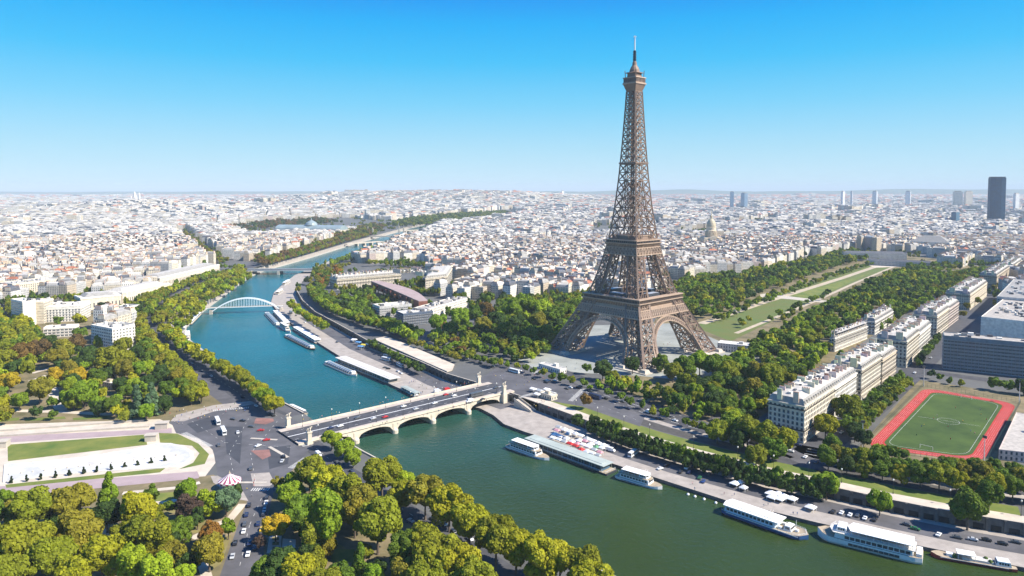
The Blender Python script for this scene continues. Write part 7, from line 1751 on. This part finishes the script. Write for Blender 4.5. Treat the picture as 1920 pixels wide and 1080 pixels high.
# covered railway slab and kiosk by the bridge, shed beside the tower
def slab():
    px = [(700, 636), (724, 631), (760, 645), (852, 684), (848, 694), (838, 697), (790, 676)]; T = thing('covered_station', 'pale flat station roof with dark arcaded end wall beside the boathouse quay', 'station', at(770, 660)); o = at(770, 660); mb = MB(); po = [(p.x - o.x, p.y - o.y) for p in ats(px, 1)]
    mb.prism(po, -6, .6, 0, 0); mb.build('wall', [M_WALL], T); mb = MB(); mb.prism(po, .6, 1.5, 0, 0); mb.build('roof', [M_PALE], T)
slab()
single('long dark blue low pavilion with pale roof right of the tower foot', 'building', None, rect_px((1345, 658), (1440, 668), 16), 8, 'pale grey', 'white', 'flat', 3, 'pavilion')
single('small kiosk with pale flat roof at the bridge head', 'building', None, rect_px((1012, 745), (1034, 752), 7), 3.6, 'cream', 'white', 'flat', 4, 'kiosk')
single('pale ticket pavilion left of the tower front foot', 'building', None, rect_px((1010, 690), (1050, 702), 8), 4, 'white', 'pale zinc', 'flat', 5, 'kiosk')
single('low red-walled clubhouse right of the sports pitch', 'building', None, [at(1872, 862), at(1960, 872), at(1980, 800), at(1905, 790)], 6, 'pinkish', 'gravel', 'flat', 6, 'clubhouse')
single('small glass-roofed park cafe among the trees behind the fountain', 'building', None, rect_px((192, 728), (214, 732), 8), 5, 'sandy', 'white', 'flat', 8, 'park_cafe')
def stairs():
    a, b_ = at(968, 748, 0), at(1000, 772, QZ); T = thing('stone_stair', 'pale stone stair from the bridge head down to the low quay', 'stairs', a); d = b_ - a; n = 14; mb = MB(); ang = math.atan2(d.y, d.x)
    for k in range(n):
        t = (k + .5) / n; mb.box((d.x * t, d.y * t, QZ - .2), (math.hypot(d.x, d.y) / n, 5, (0 - QZ) * (1 - (k + 1) / n) + .25), ang)
    mb.build('steps', [M_STONE], T); mb = MB()
    s_ = Vector((-math.sin(ang), math.cos(ang), 0)) * 2.6
    for q in (-1, 1): mb.beam(Vector((0, 0, .8)) + s_ * q, Vector((d.x, d.y, QZ + .8)) + s_ * q, .4, 0, 1.2, True)
    mb.build('stair_wall', [M_STONE], T)
stairs()
def lamp_proto():
    T = thing('street_lamp', '', 'street lamp', (0, 0, -500)); mb = MB(); mb.lathe([(.28, 0), (.2, .8), (.1, 1.2), (.08, 7.2)], 8); mb.build('post', [MATS['black_iron']], T); mb = MB(); mb.lathe([(.1, 7.2), (.38, 7.5), (.45, 8.1), (.15, 8.4), (.03, 8.6)], 8); mb.build('lantern', [pm('frosted_lantern', (.7, .68, .6), .4, .05)], T); return T
LP = lamp_proto(); first = True
A_, u_, v_, L_b, _ = BR
lamps = []
for k in range(8):
    for s_ in (-1, 1): p = A_ + u_ * (8 + k * (L_b - 14) / 7) + v_ * (s_ * 12.6); lamps.append((Vector((p.x, p.y, DECK + .15)), 'on the %s kerb of the stone bridge, from the plaza' % ('near' if s_ > 0 else 'far'), k + 1, 'street lamps on the stone bridge'))
for k, p in enumerate(resample(offset_line(lb_u, -11)[1:14], 24)): lamps.append((Vector((p.x, p.y, .1)), 'along the pale promenade, from the right', k + 1, 'street lamps on the promenade'))
for i, (p, ref, k, g) in enumerate(lamps):
    lab = 'slim black street lamp %s, %s' % (ref, nth(k))
    if i == 0: LP.location = p; LP['label'] = lab; LP['group'] = g
    else: dup(LP, p, 0, None, lab, g)

# sports ground fittings, gangways
def sports_fittings():
    c = STAD; ctr = sum(c, Vector()) / 4; m0 = (c[0] + c[1]) / 2; m1 = (c[2] + c[3]) / 2; d = (m1 - m0).normalized(); ang = math.atan2(d.y, d.x)
    for p, lab in ((m0 + d * 12, 'white football goal at the hotel end of the pitch'), (m1 - d * 12, 'white football goal at the river end of the pitch')):
        T = thing('football_goal', lab, 'goal', (p.x, p.y, .12), ang + math.pi / 2); mb = MB()
        for a, b_ in (((-3.6, 0, 0), (-3.6, 0, 2.4)), ((3.6, 0, 0), (3.6, 0, 2.4)), ((-3.6, 0, 2.4), (3.6, 0, 2.4)), ((-3.6, 0, 2.4), (-3.6, 1.8, 0)), ((3.6, 0, 2.4), (3.6, 1.8, 0))): mb.beam(a, b_, .14)
        mb.build('goal_frame', [M_WHITE], T)
    for i, p in enumerate(c):
        q = p + (p - ctr).normalized() * 3; T = thing('floodlight_mast', 'tall slim floodlight mast at the %s corner of the sports track' % ('far left', 'far right', 'near right', 'near left')[i], 'floodlight', (q.x, q.y, .05), i); mb = MB(); mb.lathe([(.35, 0), (.16, 17)], 8); mb.build('mast', [M_FRAME], T); mb = MB(); mb.box((0, 0, 16.5), (2.4, .5, 1.6)); mb.build('lamp_head', [M_HULL_D], T)
    for i in range(4):
        a, b_ = c[i], c[(i + 1) % 4]; e = ((a + b_) / 2 - ctr).normalized() * 4; a2 = a + (a - ctr).normalized() * 5; b2 = b_ + (b_ - ctr).normalized() * 5; L = (b2 - a2).length; n = int(L / 3); mb = MB()
        for k in range(n + 1): p = a2.lerp(b2, k / n); mb.beam((p.x, p.y, 0), (p.x, p.y, 3), .1)
        for z in (.3, 1.6, 3): mb.beam((a2.x, a2.y, z), (b2.x, b2.y, z), .08)
        o = mb.build('mesh_fence', [pm('green_fence', (.06, .10, .07), .6, .1)]); tag(o, 'thin green mesh fence along the %s side of the sports track' % ('hotel', 'right', 'river', 'street')[i], 'fence')
sports_fittings()
for lab, a, b_ in (('short white gangway from the quay to the big white river boat', (1650, 1018), (1655, 1010)), ('short white gangway from the quay to the blue-hulled passenger boat', (1440, 970), (1446, 962)), ('short white gangway from the quay to the tan-decked cruiser', (1205, 893), (1211, 886))):
    p, q = at(*a, QZ + .4), at(*b_, QZ + .2); q = p + (q - p).normalized() * 9; T = thing('gangway', lab, 'gangway', p); d = q - p; mb = MB(); mb.beam((0, 0, 0), d, 1.4, 0, .15, True); mb.build('walkway', [M_DECK], T); sv = Vector((-d.y, d.x, 0)).normalized() * .65
    for s_ in (-1, 1): mb = MB(); mb.beam(sv * s_ + Vector((0, 0, 1)), d + sv * s_ + Vector((0, 0, 1)), .08); mb.beam(sv * s_, sv * s_ + Vector((0, 0, 1)), .08); mb.beam(d + sv * s_, d + sv * s_ + Vector((0, 0, 1)), .08); mb.build('handrail', [M_HULL_W], T)

# ------------------------------------------------------------------ air
def haze():
    mb = MB(); mb.box((0, 25000, -20), (116000, 68000, 380))
    o = mb.build('haze', []); o['kind'] = 'stuff'
    m = bpy.data.materials.new('haze_air'); m.use_nodes = True; nt = m.node_tree; nt.nodes.clear()
    out = nt.nodes.new('ShaderNodeOutputMaterial'); v = nt.nodes.new('ShaderNodeVolumePrincipled')
    v.inputs['Color'].default_value = (.80, .93, 1.0, 1); v.inputs['Density'].default_value = 5e-5; v.inputs['Anisotropy'].default_value = -.05
    nt.links.new(v.outputs[0], out.inputs['Volume']); o.data.materials.append(m)
haze()
